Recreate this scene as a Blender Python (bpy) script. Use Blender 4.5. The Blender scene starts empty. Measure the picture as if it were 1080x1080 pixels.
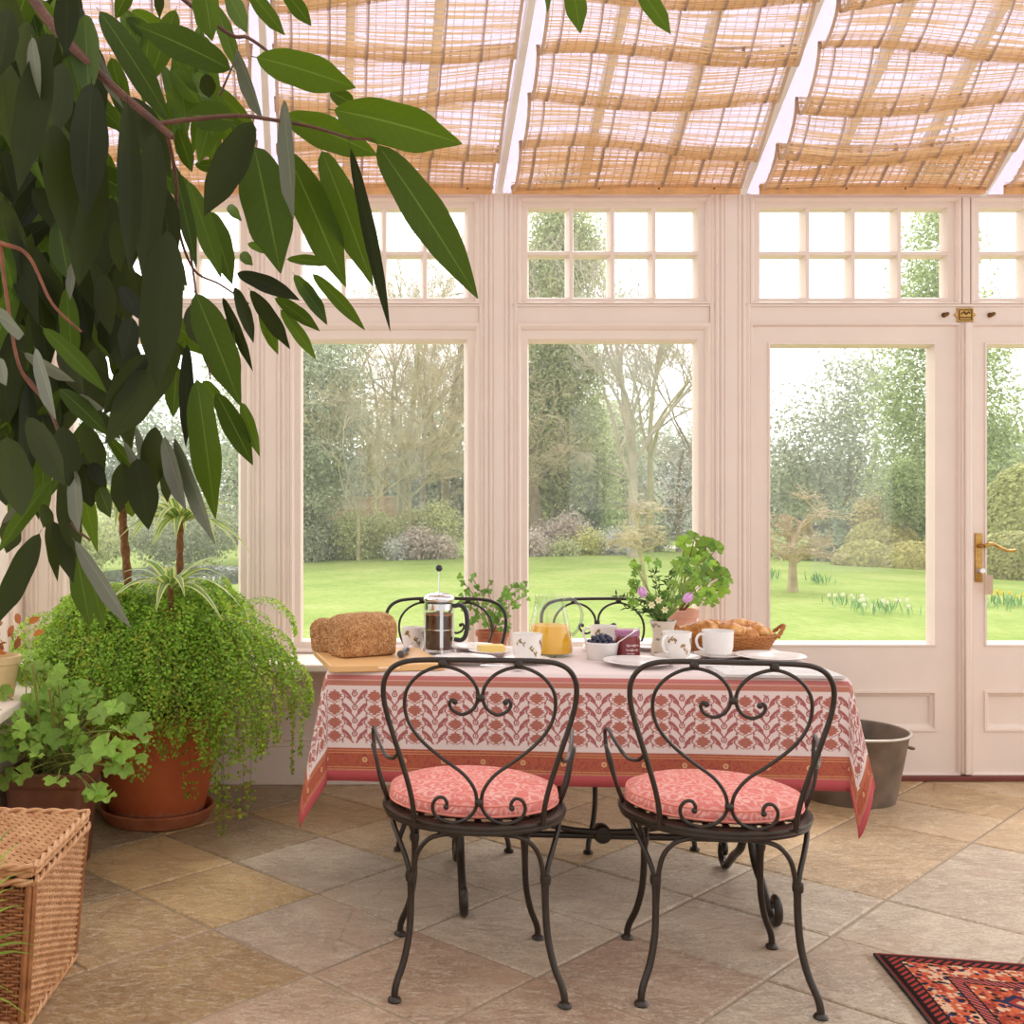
import bpy, math, random
import numpy as np
from mathutils import Vector, Matrix
PI = math.pi
random.seed(11)
rng = np.random.default_rng(11)
SC = bpy.context.scene
COL = SC.collection
F, CX, CY, H = 1150.0, 335.0, 531.0, 1.30      # lens in pixels, principal point, eye height

def at(px, py, d):
    """Point at distance d (metres along +Y) that lies at pixel px, py of the survey of the photograph."""
    return Vector(((px - CX) * d / F, d, H - (py - CY) * d / F))

def lin(r, g, b):
    def f(c):
        c /= 255.0
        return c / 12.92 if c <= 0.04045 else ((c + 0.055) / 1.055) ** 2.4
    return (f(r), f(g), f(b))

# ---------------------------------------------------------------- tags
def tag(o, label=None, cat=None, group=None, kind=None):
    if label: o['label'] = label
    if cat: o['category'] = cat
    if group: o['group'] = group
    if kind: o['kind'] = kind
    return o

def thing(name, loc, label, cat, rz=0.0, group=None):
    o = bpy.data.objects.new(name, None)
    o.empty_display_size = 0.05
    COL.objects.link(o)
    o.location = loc
    o.rotation_euler = (0, 0, rz)
    return tag(o, label, cat, group)

def copy_tree(o, parent=None):
    c = o.copy()
    COL.objects.link(c)
    if parent is not None:
        c.parent = parent
    for ch in list(o.children):
        copy_tree(ch, c)
    return c

# ---------------------------------------------------------------- mesh builder
class M:
    def __init__(s):
        s.v, s.f, s.m, s.uv = [], [], [], {}

    def add(s, verts, faces, mi=0):
        n = len(s.v)
        s.v.extend([tuple(p) for p in verts])
        for f in faces:
            s.f.append(tuple(i + n for i in f)); s.m.append(mi)
        return n

    def box(s, x0, x1, y0, y1, z0, z1, mi=0):
        s.add([(x0, y0, z0), (x1, y0, z0), (x1, y1, z0), (x0, y1, z0), (x0, y0, z1), (x1, y0, z1), (x1, y1, z1), (x0, y1, z1)],
              [(0, 3, 2, 1), (4, 5, 6, 7), (0, 1, 5, 4), (1, 2, 6, 5), (2, 3, 7, 6), (3, 0, 4, 7)], mi)

    def prism(s, poly, z0, z1, mi=0):
        n = len(poly)
        s.add([(x, y, z0) for x, y in poly] + [(x, y, z1) for x, y in poly],
              [tuple(range(n))[::-1], tuple(range(n, 2 * n))] + [(i, (i + 1) % n, n + (i + 1) % n, n + i) for i in range(n)], mi)

    def tube(s, pts, r, n=8, mi=0, closed=False, flat=None):
        P = [Vector(p) for p in pts]
        k = len(P)
        R = r if isinstance(r, (list, tuple)) else [r] * k
        verts = []
        up = None
        for i in range(k):
            if closed:
                t = P[(i + 1) % k] - P[i - 1]
            else:
                t = P[min(i + 1, k - 1)] - P[max(i - 1, 0)]
            if t.length < 1e-9: t = Vector((0, 0, 1))
            t.normalize()
            if up is None:
                up = Vector((0, 0, 1)) if abs(t.z) < 0.9 else Vector((0, 1, 0))
                if flat is not None: up = Vector(flat)
            a = t.cross(up)
            if a.length < 1e-6: a = t.orthogonal()
            a.normalize()
            b = a.cross(t).normalized()
            up = b
            for j in range(n):
                q = 2 * PI * j / n
                verts.append(P[i] + a * (R[i] * math.cos(q)) + b * (R[i] * math.sin(q)))
        faces = []
        for i in range(k if closed else k - 1):
            for j in range(n):
                a0, a1 = i * n + j, i * n + (j + 1) % n
                b0, b1 = ((i + 1) % k) * n + j, ((i + 1) % k) * n + (j + 1) % n
                faces.append((a0, a1, b1, b0))
        if not closed:
            faces.append(tuple(range(n))[::-1])
            faces.append(tuple(range((k - 1) * n, k * n)))
        s.add(verts, faces, mi)

    def lathe(s, prof, n=24, c=(0, 0, 0), mi=0, sx=1.0, sy=1.0):
        """prof: list of (r, z); r = 0 ends close to a point."""
        verts, rows = [], []
        for r, z in prof:
            if r < 1e-6:
                rows.append([len(verts)]); verts.append((c[0], c[1], c[2] + z))
            else:
                rows.append(list(range(len(verts), len(verts) + n)))
                verts.extend([(c[0] + sx * r * math.cos(2 * PI * j / n), c[1] + sy * r * math.sin(2 * PI * j / n), c[2] + z) for j in range(n)])
        faces = []
        for a, b in zip(rows[:-1], rows[1:]):
            if len(a) == 1 and len(b) == 1: continue
            for j in range(n):
                j2 = (j + 1) % n
                if len(a) == 1: faces.append((a[0], b[j2], b[j]))
                elif len(b) == 1: faces.append((a[j], a[j2], b[0]))
                else: faces.append((a[j], a[j2], b[j2], b[j]))
        s.add(verts, faces, mi)

    def ball(s, c, r, nu=14, nv=9, mi=0, sc=(1, 1, 1), rot=None):
        verts, faces = [], []
        c = Vector(c)
        for i in range(nv + 1):
            th = PI * i / nv
            for j in range(nu):
                ph = 2 * PI * j / nu
                p = Vector((r * sc[0] * math.sin(th) * math.cos(ph), r * sc[1] * math.sin(th) * math.sin(ph), -r * sc[2] * math.cos(th)))
                if rot: p = rot @ p
                verts.append(c + p)
        for i in range(nv):
            for j in range(nu):
                j2 = (j + 1) % nu
                faces.append((i * nu + j, i * nu + j2, (i + 1) * nu + j2, (i + 1) * nu + j))
        s.add(verts, faces, mi)

    def grid(s, fn, nu, nv, mi=0, uvfn=None, thick=0.0):
        """fn(i/nu, j/nv) -> point"""
        base = len(s.v)
        for i in range(nu + 1):
            for j in range(nv + 1):
                s.v.append(tuple(fn(i / nu, j / nv)))
        for i in range(nu):
            for j in range(nv):
                a = base + i * (nv + 1) + j
                if uvfn:
                    s.uv[len(s.f)] = [uvfn(i / nu, j / nv), uvfn((i + 1) / nu, j / nv), uvfn((i + 1) / nu, (j + 1) / nv), uvfn(i / nu, (j + 1) / nv)]
                s.f.append((a, a + nv + 1, a + nv + 2, a + 1)); s.m.append(mi)

    def rings(s, rect, loops, mi=0, cap=False):
        """Mitred picture-frame moulding in the XZ plane. rect = x0, x1, z0, z1; loops = (inset, y)."""
        x0, x1, z0, z1 = rect
        verts = []
        for q in loops:
            i, y = q[0], q[1]
            t = q[2] if len(q) > 2 else i
            b = q[3] if len(q) > 3 else i
            verts += [(x0 + i, y, z0 + b), (x1 - i, y, z0 + b), (x1 - i, y, z1 - t), (x0 + i, y, z1 - t)]
        faces = []
        for k in range(len(loops) - 1):
            for j in range(4):
                j2 = (j + 1) % 4
                faces.append((k * 4 + j, k * 4 + j2, k * 4 + 4 + j2, k * 4 + 4 + j))
        if cap:
            k = (len(loops) - 1) * 4
            faces.append((k, k + 1, k + 2, k + 3))
        s.add(verts, faces, mi)

    def obj(s, name, mats, parent=None, world=False, smooth=True, angle=40, bevel=0.0, subsurf=0):
        if not isinstance(mats, (list, tuple)): mats = [mats]
        V = s.v
        if parent is not None and world:
            inv = full(parent).inverted()
            V = [tuple(inv @ Vector(p)) for p in V]
        me = bpy.data.meshes.new(name)
        me.from_pydata(V, [], s.f)
        for m in mats: me.materials.append(m)
        if len(mats) > 1:
            me.polygons.foreach_set('material_index', s.m)
        if s.uv:
            uvl = me.uv_layers.new(name='UVMap')
            for fi, uvs in s.uv.items():
                for li, q in zip(me.polygons[fi].loop_indices, uvs):
                    uvl.data[li].uv = q
        if smooth:
            me.polygons.foreach_set('use_smooth', [True] * len(me.polygons))
            me.set_sharp_from_angle(angle=math.radians(angle))
        me.update()
        o = bpy.data.objects.new(name, me)
        COL.objects.link(o)
        if parent is not None: o.parent = parent
        if bevel > 0:
            b = o.modifiers.new('edge', 'BEVEL'); b.width = bevel; b.segments = 2; b.limit_method = 'ANGLE'; b.angle_limit = math.radians(40)
        if subsurf:
            b = o.modifiers.new('sub', 'SUBSURF'); b.levels = subsurf; b.render_levels = subsurf
        return o

def full(o):
    m = o.matrix_basis.copy()
    while o.parent is not None:
        o = o.parent
        m = o.matrix_basis @ m
    return m

def arr_obj(name, V, Q, mats, parent=None, world=False, mi=None, smooth=False):
    """Mesh from numpy arrays (quads)."""
    if not isinstance(mats, (list, tuple)): mats = [mats]
    V = np.asarray(V, dtype=np.float64)
    if parent is not None and world:
        inv = np.array(full(parent).inverted())
        V = V @ inv[:3, :3].T + inv[:3, 3]
    me = bpy.data.meshes.new(name)
    nv, nq = len(V), len(Q)
    me.vertices.add(nv); me.vertices.foreach_set('co', V.astype(np.float32).ravel())
    me.loops.add(nq * 4); me.loops.foreach_set('vertex_index', np.asarray(Q, dtype=np.int32).ravel())
    me.polygons.add(nq)
    me.polygons.foreach_set('loop_start', np.arange(0, nq * 4, 4, dtype=np.int32))
    try: me.polygons.foreach_set('loop_total', np.full(nq, 4, dtype=np.int32))
    except Exception: pass
    for m in mats: me.materials.append(m)
    if mi is not None: me.polygons.foreach_set('material_index', np.asarray(mi, dtype=np.int32))
    if smooth: me.polygons.foreach_set('use_smooth', [True] * nq)
    me.update(calc_edges=True); me.validate()
    o = bpy.data.objects.new(name, me); COL.objects.link(o)
    if parent is not None: o.parent = parent
    return o

def catmull(pts, n=6, closed=False):
    P = [Vector(p) for p in pts]
    k = len(P); out = []
    for i in range(k if closed else k - 1):
        if closed: a, b, c, d = P[i - 1], P[i], P[(i + 1) % k], P[(i + 2) % k]
        else: a, b, c, d = P[max(i - 1, 0)], P[i], P[i + 1], P[min(i + 2, k - 1)]
        for j in range(n):
            t = j / n
            out.append(0.5 * ((2 * b) + (c - a) * t + (2 * a - 5 * b + 4 * c - d) * t * t + (3 * b - a - 3 * c + d) * t ** 3))
    if not closed: out.append(P[-1])
    return out

# ---------------------------------------------------------------- materials
class NT:
    def __init__(s, name):
        s.mat = bpy.data.materials.new(name); s.mat.use_nodes = True
        s.t = s.mat.node_tree; s.t.nodes.clear()
        s.out = s.t.nodes.new('ShaderNodeOutputMaterial')
    def n(s, typ, **kw):
        nd = s.t.nodes.new(typ)
        for k, v in kw.items(): setattr(nd, k, v)
        return nd
    def l(s, a, b): s.t.links.new(a, b)
    def put(s, sock, v):
        if isinstance(v, bpy.types.NodeSocket): s.l(v, sock)
        elif isinstance(v, (tuple, list)) and len(v) == 3 and sock.type == 'RGBA': sock.default_value = (*v, 1)
        else: sock.default_value = v
    def math(s, op, a, b=0.0, c=None, clamp=False):
        nd = s.n('ShaderNodeMath', operation=op, use_clamp=clamp)
        s.put(nd.inputs[0], a); s.put(nd.inputs[1], b)
        if c is not None: s.put(nd.inputs[2], c)
        return nd.outputs[0]
    def mix(s, fac, a, b, mode='MIX'):
        nd = s.n('ShaderNodeMix', data_type='RGBA', blend_type=mode)
        s.put(nd.inputs[0], fac); s.put(nd.inputs[6], a); s.put(nd.inputs[7], b)
        return nd.outputs[2]
    def coord(s, which='Object', scale=(1, 1, 1), rot=(0, 0, 0), loc=(0, 0, 0)):
        tc = s.n('ShaderNodeTexCoord'); mp = s.n('ShaderNodeMapping')
        mp.inputs['Scale'].default_value = scale; mp.inputs['Rotation'].default_value = rot; mp.inputs['Location'].default_value = loc
        s.l(tc.outputs[which], mp.inputs['Vector'])
        return mp.outputs[0]
    def noise(s, vec, scale, detail=3, rough=0.5, dist=0.0):
        nd = s.n('ShaderNodeTexNoise')
        if vec is not None: s.l(vec, nd.inputs['Vector'])
        nd.inputs['Scale'].default_value = scale; nd.inputs['Detail'].default_value = detail
        nd.inputs['Roughness'].default_value = rough; nd.inputs['Distortion'].default_value = dist
        return nd.outputs['Fac']
    def voronoi(s, vec, scale, feature='F1', rnd=1.0):
        nd = s.n('ShaderNodeTexVoronoi', feature=feature)
        s.l(vec, nd.inputs['Vector']); nd.inputs['Scale'].default_value = scale; nd.inputs['Randomness'].default_value = rnd
        return nd
    def ramp(s, fac, stops, interp='LINEAR'):
        nd = s.n('ShaderNodeValToRGB'); nd.color_ramp.interpolation = interp
        el = nd.color_ramp.elements
        while len(el) < len(stops): el.new(0.5)
        for e, (p, c) in zip(el, stops): e.position = p; e.color = (*c, 1) if len(c) == 3 else c
        s.put(nd.inputs[0], fac)
        return nd.outputs[0]
    def sep(s, vec):
        nd = s.n('ShaderNodeSeparateXYZ'); s.l(vec, nd.inputs[0]); return nd.outputs
    def step(s, v, e, w=0.02):
        """smooth step up at e"""
        return s.math('DIVIDE', s.math('SUBTRACT', v, e - w), 2 * w, clamp=True)
    def band(s, v, a, b, w=0.001):
        return s.math('MULTIPLY', s.step(v, a, w), s.math('SUBTRACT', 1.0, s.step(v, b, w)))
    def bump(s, height, strength=0.3, dist=0.01):
        nd = s.n('ShaderNodeBump'); nd.inputs['Strength'].default_value = strength; nd.inputs['Distance'].default_value = dist
        s.put(nd.inputs['Height'], height); return nd.outputs[0]
    def bsdf(s, color, rough=0.5, metal=0.0, spec=0.5, normal=None, **kw):
        nd = s.n('ShaderNodeBsdfPrincipled')
        s.put(nd.inputs['Base Color'], color); s.put(nd.inputs['Roughness'], rough); s.put(nd.inputs['Metallic'], metal)
        nd.inputs['Specular IOR Level'].default_value = spec
        if normal is not None: s.l(normal, nd.inputs['Normal'])
        for k, v in kw.items(): s.put(nd.inputs[k], v)
        return nd.outputs[0]
    def done(s, sh): s.l(sh, s.out.inputs['Surface']); return s.mat

def mat_plain(name, c, rough=0.5, metal=0.0, spec=0.5, var=0.12, scale=18.0, bump=0.0, c2=None, **kw):
    t = NT(name)
    co = t.coord()
    f = t.noise(co, scale, 4)
    b = c2 if c2 else tuple(max(0, x * (1 - var)) for x in c)
    a = c if c2 else tuple(min(1, x * (1 + var)) for x in c)
    col = t.mix(t.math('MULTIPLY_ADD', f, 2.0, -0.5, clamp=True), b, a)
    nm = t.bump(t.noise(co, scale * 4, 4), bump, 0.01) if bump else None
    return t.done(t.bsdf(col, rough, metal, spec, nm, **kw))

def mat_glass(name, tint=(0.97, 0.98, 0.97), ior=1.45, gloss=1.0):
    """thin sheet glass: see-through with fresnel mirror"""
    t = NT(name)
    lw = t.n('ShaderNodeLayerWeight'); lw.inputs[0].default_value = 0.5
    f0 = ((ior - 1) / (ior + 1)) ** 2
    fr = t.math('MULTIPLY_ADD', t.math('POWER', lw.outputs['Facing'], 5.0), 0.8, f0, clamp=True)
    tr = t.n('ShaderNodeBsdfTransparent'); tr.inputs[0].default_value = (*tint, 1)
    gl = t.n('ShaderNodeBsdfGlossy'); gl.inputs['Roughness'].default_value = 0.02
    gl.inputs['Color'].default_value = (gloss, gloss, gloss, 1)
    mx = t.n('ShaderNodeMixShader')
    t.l(fr, mx.inputs[0]); t.l(tr.outputs[0], mx.inputs[1]); t.l(gl.outputs[0], mx.inputs[2])
    return t.done(mx.outputs[0])

def mat_leaf(name, c, back, trans=0.4, rough=0.4, spec=0.4, var=0.35, vein=None, stripe=None):
    """Leaf: reflecting and light passing through; colour varies from leaf to leaf."""
    t = NT(name)
    g = t.n('ShaderNodeNewGeometry')
    r = g.outputs['Random Per Island']
    c1 = tuple(x * (1 - var) for x in c); c2 = tuple(min(1, x * (1 + var)) for x in c)
    col = t.mix(r, c1, c2)
    b1 = tuple(x * (1 - var) for x in back); b2 = tuple(min(1, x * (1 + var)) for x in back)
    tc = t.mix(r, b1, b2)
    if vein or stripe:
        u = t.sep(t.coord('UV'))
        au = t.math('ABSOLUTE', u[0])
    if vein:
        k = t.math('MULTIPLY', t.math('SUBTRACT', 1.0, t.step(au, 0.035, 0.02)), 0.75)
        lat = t.math('PINGPONG', t.math('MULTIPLY_ADD', u[1], 22.0, t.math('MULTIPLY', au, -4.0)), 1.0)
        lat = t.math('MULTIPLY', t.math('SUBTRACT', 1.0, t.step(lat, 0.10, 0.1)), 0.09)
        k = t.math('MAXIMUM', k, lat)
        col = t.mix(k, col, vein); tc = t.mix(k, tc, tuple(min(1, x * 1.3) for x in vein))
    if stripe:
        k = t.step(au, 0.52, 0.06)
        k2 = t.math('SUBTRACT', 1.0, t.step(au, 0.12, 0.05))
        col = t.mix(k, col, stripe); tc = t.mix(k, tc, stripe)
        col = t.mix(k2, col, (0.55, 0.6, 0.45))
    p = t.bsdf(col, rough, 0.0, spec)
    tl = t.n('ShaderNodeBsdfTranslucent'); t.put(tl.inputs[0], tc)
    mx = t.n('ShaderNodeMixShader'); mx.inputs[0].default_value = trans
    t.l(p, mx.inputs[1]); t.l(tl.outputs[0], mx.inputs[2])
    return t.done(mx.outputs[0])
# ================================================================ camera, world, light
cam = bpy.data.cameras.new('camera'); cam.sensor_width = 36.0; cam.sensor_fit = 'HORIZONTAL'
cam.lens = 36.0 * F / 1080.0
cam.shift_x = (540.0 - CX) / 1080.0
cam.shift_y = -(540.0 - CY) / 1080.0
cam.clip_start = 0.05; cam.clip_end = 300
co_ = bpy.data.objects.new('camera', cam); COL.objects.link(co_)
co_.location = (0, 0, H); co_.rotation_euler = (PI / 2, 0, 0)
SC.camera = co_
SC.view_settings.view_transform = 'Standard'; SC.view_settings.look = 'None'
SC.view_settings.gamma = 1.0; SC.view_settings.use_curve_mapping = False
SC.view_settings.exposure = 0.0

# hazy overcast sky: one bright veil, a little brighter over the garden than behind the house
w = bpy.data.worlds.new('overcast_sky'); SC.world = w; w.use_nodes = True
wn = w.node_tree; wn.nodes.clear()
wo = wn.nodes.new('ShaderNodeOutputWorld'); wb = wn.nodes.new('ShaderNodeBackground')
tc = wn.nodes.new('ShaderNodeTexCoord'); sx = wn.nodes.new('ShaderNodeSeparateXYZ')
wn.links.new(tc.outputs['Generated'], sx.inputs[0])
rp = wn.nodes.new('ShaderNodeValToRGB')
mr = wn.nodes.new('ShaderNodeMapRange'); mr.inputs[1].default_value = -1; mr.inputs[2].default_value = 1
wn.links.new(sx.outputs[1], mr.inputs[0]); wn.links.new(mr.outputs[0], rp.inputs[0])
e = rp.color_ramp.elements
SKY_BACK, SKY_FRONT = 0.36, 1.0
e[0].position = 0.1; e[0].color = (SKY_BACK * 1.0, SKY_BACK * 0.95, SKY_BACK * 0.9, 1)
e[1].position = 0.75; e[1].color = (SKY_FRONT, SKY_FRONT * 0.99, SKY_FRONT * 0.98, 1)
wn.links.new(rp.outputs[0], wb.inputs['Color']); wb.inputs['Strength'].default_value = 3.1
wn.links.new(wb.outputs[0], wo.inputs['Surface'])

# the sun behind thin cloud, high over the garden: wide and soft
sl = bpy.data.lights.new('sun', 'SUN'); sl.energy = 2.0; sl.angle = math.radians(25); sl.color = (1.0, 0.95, 0.85)
so = bpy.data.objects.new('sun', sl); COL.objects.link(so)
so.rotation_euler = (math.radians(-38), math.radians(28), 0)

# ================================================================ materials of the room
PAINT = mat_plain('warm_lit_white_paint', (0.80, 0.675, 0.605), 0.42, var=0.03, scale=6, spec=0.4)  # white paint; the warm pink light from the blinds is put into its colour
PAINT_DOOR = PAINT
THRESH = mat_plain('red_painted_threshold', lin(112, 52, 42), 0.5)
BRASS = mat_plain('aged_brass', (0.50, 0.30, 0.10), 0.32, metal=1.0, var=0.25, scale=60)
BRASS_DARK = mat_plain('dark_brass', (0.16, 0.08, 0.03), 0.4, metal=1.0)
GLASS = mat_glass('window_glass', (0.97, 0.98, 0.965), 1.5)
ROOFGLASS = mat_glass('tinted_roof_glass', (0.635, 0.585, 0.645), 1.45)
IRON = mat_plain('bronze_black_wrought_iron', lin(44, 34, 25), 0.34, metal=0.0, spec=0.42, var=0.25, scale=30, bump=0.05)
STEEL = mat_plain('polished_steel', (0.75, 0.75, 0.76), 0.16, metal=1.0, var=0.05)

def slate_mat():
    t = NT('riven_slate')
    at_ = t.n('ShaderNodeAttribute'); at_.attribute_name = 'stone'
    co = t.coord()
    n1 = t.noise(co, 5.0, 6, 0.6, 0.6); n2 = t.noise(t.coord(rot=(0, 0, 0.6), scale=(1, 1.7, 1)), 26.0, 7, 0.72); n3 = t.noise(co, 2.3, 4, 0.6, 1.2)
    base = at_.outputs['Color']
    dark = t.mix(1.0, base, (0.70, 0.66, 0.63), 'MULTIPLY')
    lite = t.mix(0.55, base, (0.66, 0.56, 0.44))
    rust = t.mix(0.55, base, (0.36, 0.19, 0.11))
    c = t.mix(t.step(n1, 0.50, 0.14), dark, base)
    c = t.mix(t.math('MULTIPLY', t.step(n2, 0.54, 0.05), 0.85), c, lite)
    n4 = t.noise(co, 95.0, 5, 0.7); n5 = t.noise(t.coord(rot=(0, 0, 0.9), scale=(1, 2.2, 1), loc=(4, 2, 0)), 11.0, 6, 0.7, 0.8)
    c = t.mix(t.math('MULTIPLY', t.math('SUBTRACT', 1.0, t.step(n4, 0.44, 0.06)), 0.55), c, t.mix(1.0, base, (0.45, 0.40, 0.36), 'MULTIPLY'))
    c = t.mix(t.math('MULTIPLY', t.step(n5, 0.56, 0.04), 0.62), c, t.mix(1.0, base, (0.62, 0.55, 0.52), 'MULTIPLY'))
    c = t.mix(t.math('MULTIPLY', t.step(n4, 0.60, 0.05), 0.35), c, (0.62, 0.54, 0.45))
    c = t.mix(t.math('MULTIPLY', t.step(n3, 0.57, 0.05), 0.55), c, rust)
    # hairline clefts
    vo = t.voronoi(t.coord(scale=(1, 1.6, 1)), 2.4, 'DISTANCE_TO_EDGE')
    cr = t.math('SUBTRACT', 1.0, t.step(t.math('ADD', vo.outputs['Distance'], t.math('MULTIPLY', n2, 0.02)), 0.018, 0.006))
    c = t.mix(t.math('MULTIPLY', t.math('MULTIPLY', cr, t.step(n3, 0.57, 0.02)), 0.35), c, (0.10, 0.075, 0.055))
    hgt = t.math('ADD', t.math('ADD', t.math('MULTIPLY', n1, 0.8), t.math('MULTIPLY', n5, 0.7)), t.math('MULTIPLY', n2, 0.5))
    rough = t.math('MULTIPLY_ADD', n2, 0.40, 0.16)
    return t.done(t.bsdf(c, rough, 0.0, 0.45, t.bump(hgt, 0.75, 0.025)))
SLATE = slate_mat()
GROUT = mat_plain('pale_grout', lin(150, 132, 112), 0.85, var=0.2, scale=25)

# ================================================================ floor of riven slate flags laid on the diagonal
def build_floor():
    m = M(); cols = []
    S = 0.44; th = math.radians(43.2)
    u = Vector((math.cos(th), math.sin(th), 0)); v = Vector((math.sin(th), -math.cos(th), 0))
    A = Vector((-0.322, 3.337, 0))
    R = random.Random(5)
    used = set()
    def colour(x, y):
        k = R.random()
        if x < -0.15:
            c = R.choice([(206, 170, 116), (210, 176, 122), (192, 160, 114), (202, 166, 112), (174, 150, 118)])
        elif x < 1.0 and y < 3.25:
            c = R.choice([(194, 164, 138), (198, 169, 140), (190, 162, 138), (202, 172, 136), (197, 168, 142)])
        elif y > 4.0:
            c = R.choice([(212, 178, 130), (204, 172, 130), (216, 186, 146)])
        else:
            c = R.choice([(206, 187, 164), (200, 181, 158), (209, 190, 168), (194, 176, 154), (205, 184, 162), (203, 184, 160)])
        k2 = R.uniform(-8, 8); return lin(*[q + k2 for q in c])
    for i in range(-14, 18):
        for j in range(-14, 16):
            if (i, j) in used: continue
            ii = i + 1
            if R.random() < 0.14 and (ii, j) not in used:
                used.add((ii, j)); ii += 1
            p0 = A + u * (S * i) + v * (S * j)
            cc = p0 + u * (S * (ii - i) / 2) + v * (S / 2)
            if not (-2.6 < cc.x < 5.2 and 0.9 < cc.y < 5.6): continue
            g = 0.0045
            L = S * (ii - i)
            dz = R.uniform(-0.0012, 0.0012)
            tilt = [R.uniform(-0.0008, 0.0008) for _ in range(4)]
            loops = []
            for ins, z in ((g, -0.012), (g, -0.004), (g + 0.006, 0.0)):
                jit = [(R.uniform(-0.002, 0.002), R.uniform(-0.002, 0.002)) for _ in range(4)]
                cs = [(ins, ins), (L - ins, ins), (L - ins, S - ins), (ins, S - ins)]
                loops.append([p0 + u * (a + e[0] * (z == 0)) + v * (b + e[1] * (z == 0)) + Vector((0, 0, z + dz + tilt[q] if z > -0.01 else z)) for q, ((a, b), e) in enumerate(zip(cs, jit))])
            vs = [p for lp in loops for p in lp]
            fs = []
            for k in range(2):
                for q in range(4):
                    q2 = (q + 1) % 4
                    fs.append((k * 4 + q, k * 4 + 4 + q, k * 4 + 4 + q2, k * 4 + q2))
            fs.append((8, 11, 10, 9))
            m.add(vs, fs, 0)
            c = colour(cc.x, cc.y)
            cols += [c] * len(fs)
    n_t = len(m.f)
    m.box(-2.6, 5.3, 0.8, 5.35, -0.06, -0.005, 1)
    cols += [(0.3, 0.25, 0.2)] * (len(m.f) - n_t)
    o = m.obj('floor', [SLATE, GROUT], smooth=False)
    ca = o.data.color_attributes.new('stone', 'FLOAT_COLOR', 'CORNER')
    buf = []
    for p, c in zip(o.data.polygons, cols):
        buf += [*c, 1.0] * p.loop_total
    ca.data.foreach_set('color', buf)
    return tag(o, kind='structure')
build_floor()

# ================================================================ the glazed wall
YW = 5.13            # face of the woodwork
YP = 5.17            # panes
BAYS = [(-1.20, -0.313), (-0.13, 0.759), (0.9375, 1.844)]        # outer frames of the fixed windows
DOORS = [(2.032, 3.020), (3.068, 4.056)]
POSTS = [(-1.384, -1.20), (-0.313, -0.13), (0.759, 0.9375), (1.844, 2.032)]
Z_SILL, Z_F0, Z_F1, Z_T0, Z_T1, Z_EAVE = 0.595, 0.60, 2.148, 2.2375, 2.738, 2.755

def cell_boxes(m, xs, zs, holes, y0, y1, mi=0):
    for i in range(len(xs) - 1):
        for j in range(len(zs) - 1):
            cx, cz = (xs[i] + xs[i + 1]) / 2, (zs[j] + zs[j + 1]) / 2
            if any(a < cx < b and c < cz < d for a, b, c, d in holes): continue
            m.box(xs[i], xs[i + 1], y0, y1, zs[j], zs[j + 1], mi)

holes = []
for a, b in BAYS: holes += [(a, b, Z_F0, Z_F1), (a, b, Z_T0, Z_T1)]
for a, b in DOORS: holes += [(a, b, 0.02, Z_F1), (a, b, Z_T0, Z_T1)]
m = M()
xs = sorted({-1.60, 4.4} | {q for ab in BAYS + DOORS for q in ab})
cell_boxes(m, xs, [-0.05, 0.02, Z_F0, Z_F1, Z_T0, Z_T1, Z_EAVE], holes, YW, YW + 0.10)
# beads along the rail between windows and lights over them
m.box(-1.384, 4.3, YW - 0.010, YW, Z_T0 - 0.012, Z_T0 - 0.001)
tag(m.obj('wall_back', PAINT, bevel=0.002), kind='structure')

# dado under the sill, skirting
m = M()
m.box(-1.384, 1.95, 5.055, YW, 0.0, Z_SILL - 0.035)
tag(m.obj('wall_dado', PAINT, bevel=0.003), kind='structure')
m = M()
m.box(-1.384, 1.962, 5.035, 5.055, 0.0, 0.175); m.box(-1.384, 1.962, 5.042, 5.055, 0.175, 0.20); m.box(-1.384, 1.958, 5.048, 5.055, 0.20, 0.212)
tag(m.obj('baseboard_back', PAINT, bevel=0.004), kind='structure')
m = M()
m.box(-1.384, 2.0, 4.76, YW, Z_SILL - 0.035, Z_SILL); m.box(-1.384, 1.96, 5.02, 5.055, Z_SILL - 0.075, Z_SILL - 0.035)
tag(m.obj('trim_1', PAINT, bevel=0.008), kind='structure')

def pilaster(x0, x1, z0, z1, yb):
    """fluted post: reeds and fillets"""
    w_ = x1 - x0
    prof = [(0, 0), (0, 0.010), (0.008, 0.0145), (0.018, 0.010), (0.022, 0.010), (0.024, 0.018), (0.031, 0.0205), (0.038, 0.018), (0.040, 0.0125), (0.045, 0.0125),
            (0.047, 0.019), (0.053, 0.021), (0.059, 0.019), (0.061, 0.0155), (0.064, 0.0155), (0.066, 0.020), (w_ / 2, 0.022)]
    full_ = prof + [(w_ - a, b) for a, b in prof[-2::-1]]
    n = len(full_)
    vs = [(x0 + a, yb - b, z0) for a, b in full_] + [(x0 + a, yb - b, z1) for a, b in full_]
    m = M(); m.add(vs, [(i, i + 1, n + i + 1, n + i) for i in range(n - 1)] + [tuple(range(n, 2 * n))])
    return m
for k, (a, b) in enumerate(POSTS):
    a2, b2 = (a, b) if k else (a + 0.01, b)
    mm = pilaster(a2, b2, Z_SILL - 0.0 if k < 4 else 0, Z_EAVE, YW)
    if k == 3: mm.box(a2, b2, YW - 0.03, YW, 0.0, Z_SILL)
    tag(mm.obj('trim_%d' % (k + 2), PAINT, angle=30), kind='structure')

def pane(name, parent, x0, x1, z0, z1, y=YP):
    q = M(); q.box(x0, x1, y, y + 0.004, z0, z1)
    return q.obj(name, GLASS, parent, smooth=False)

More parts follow.
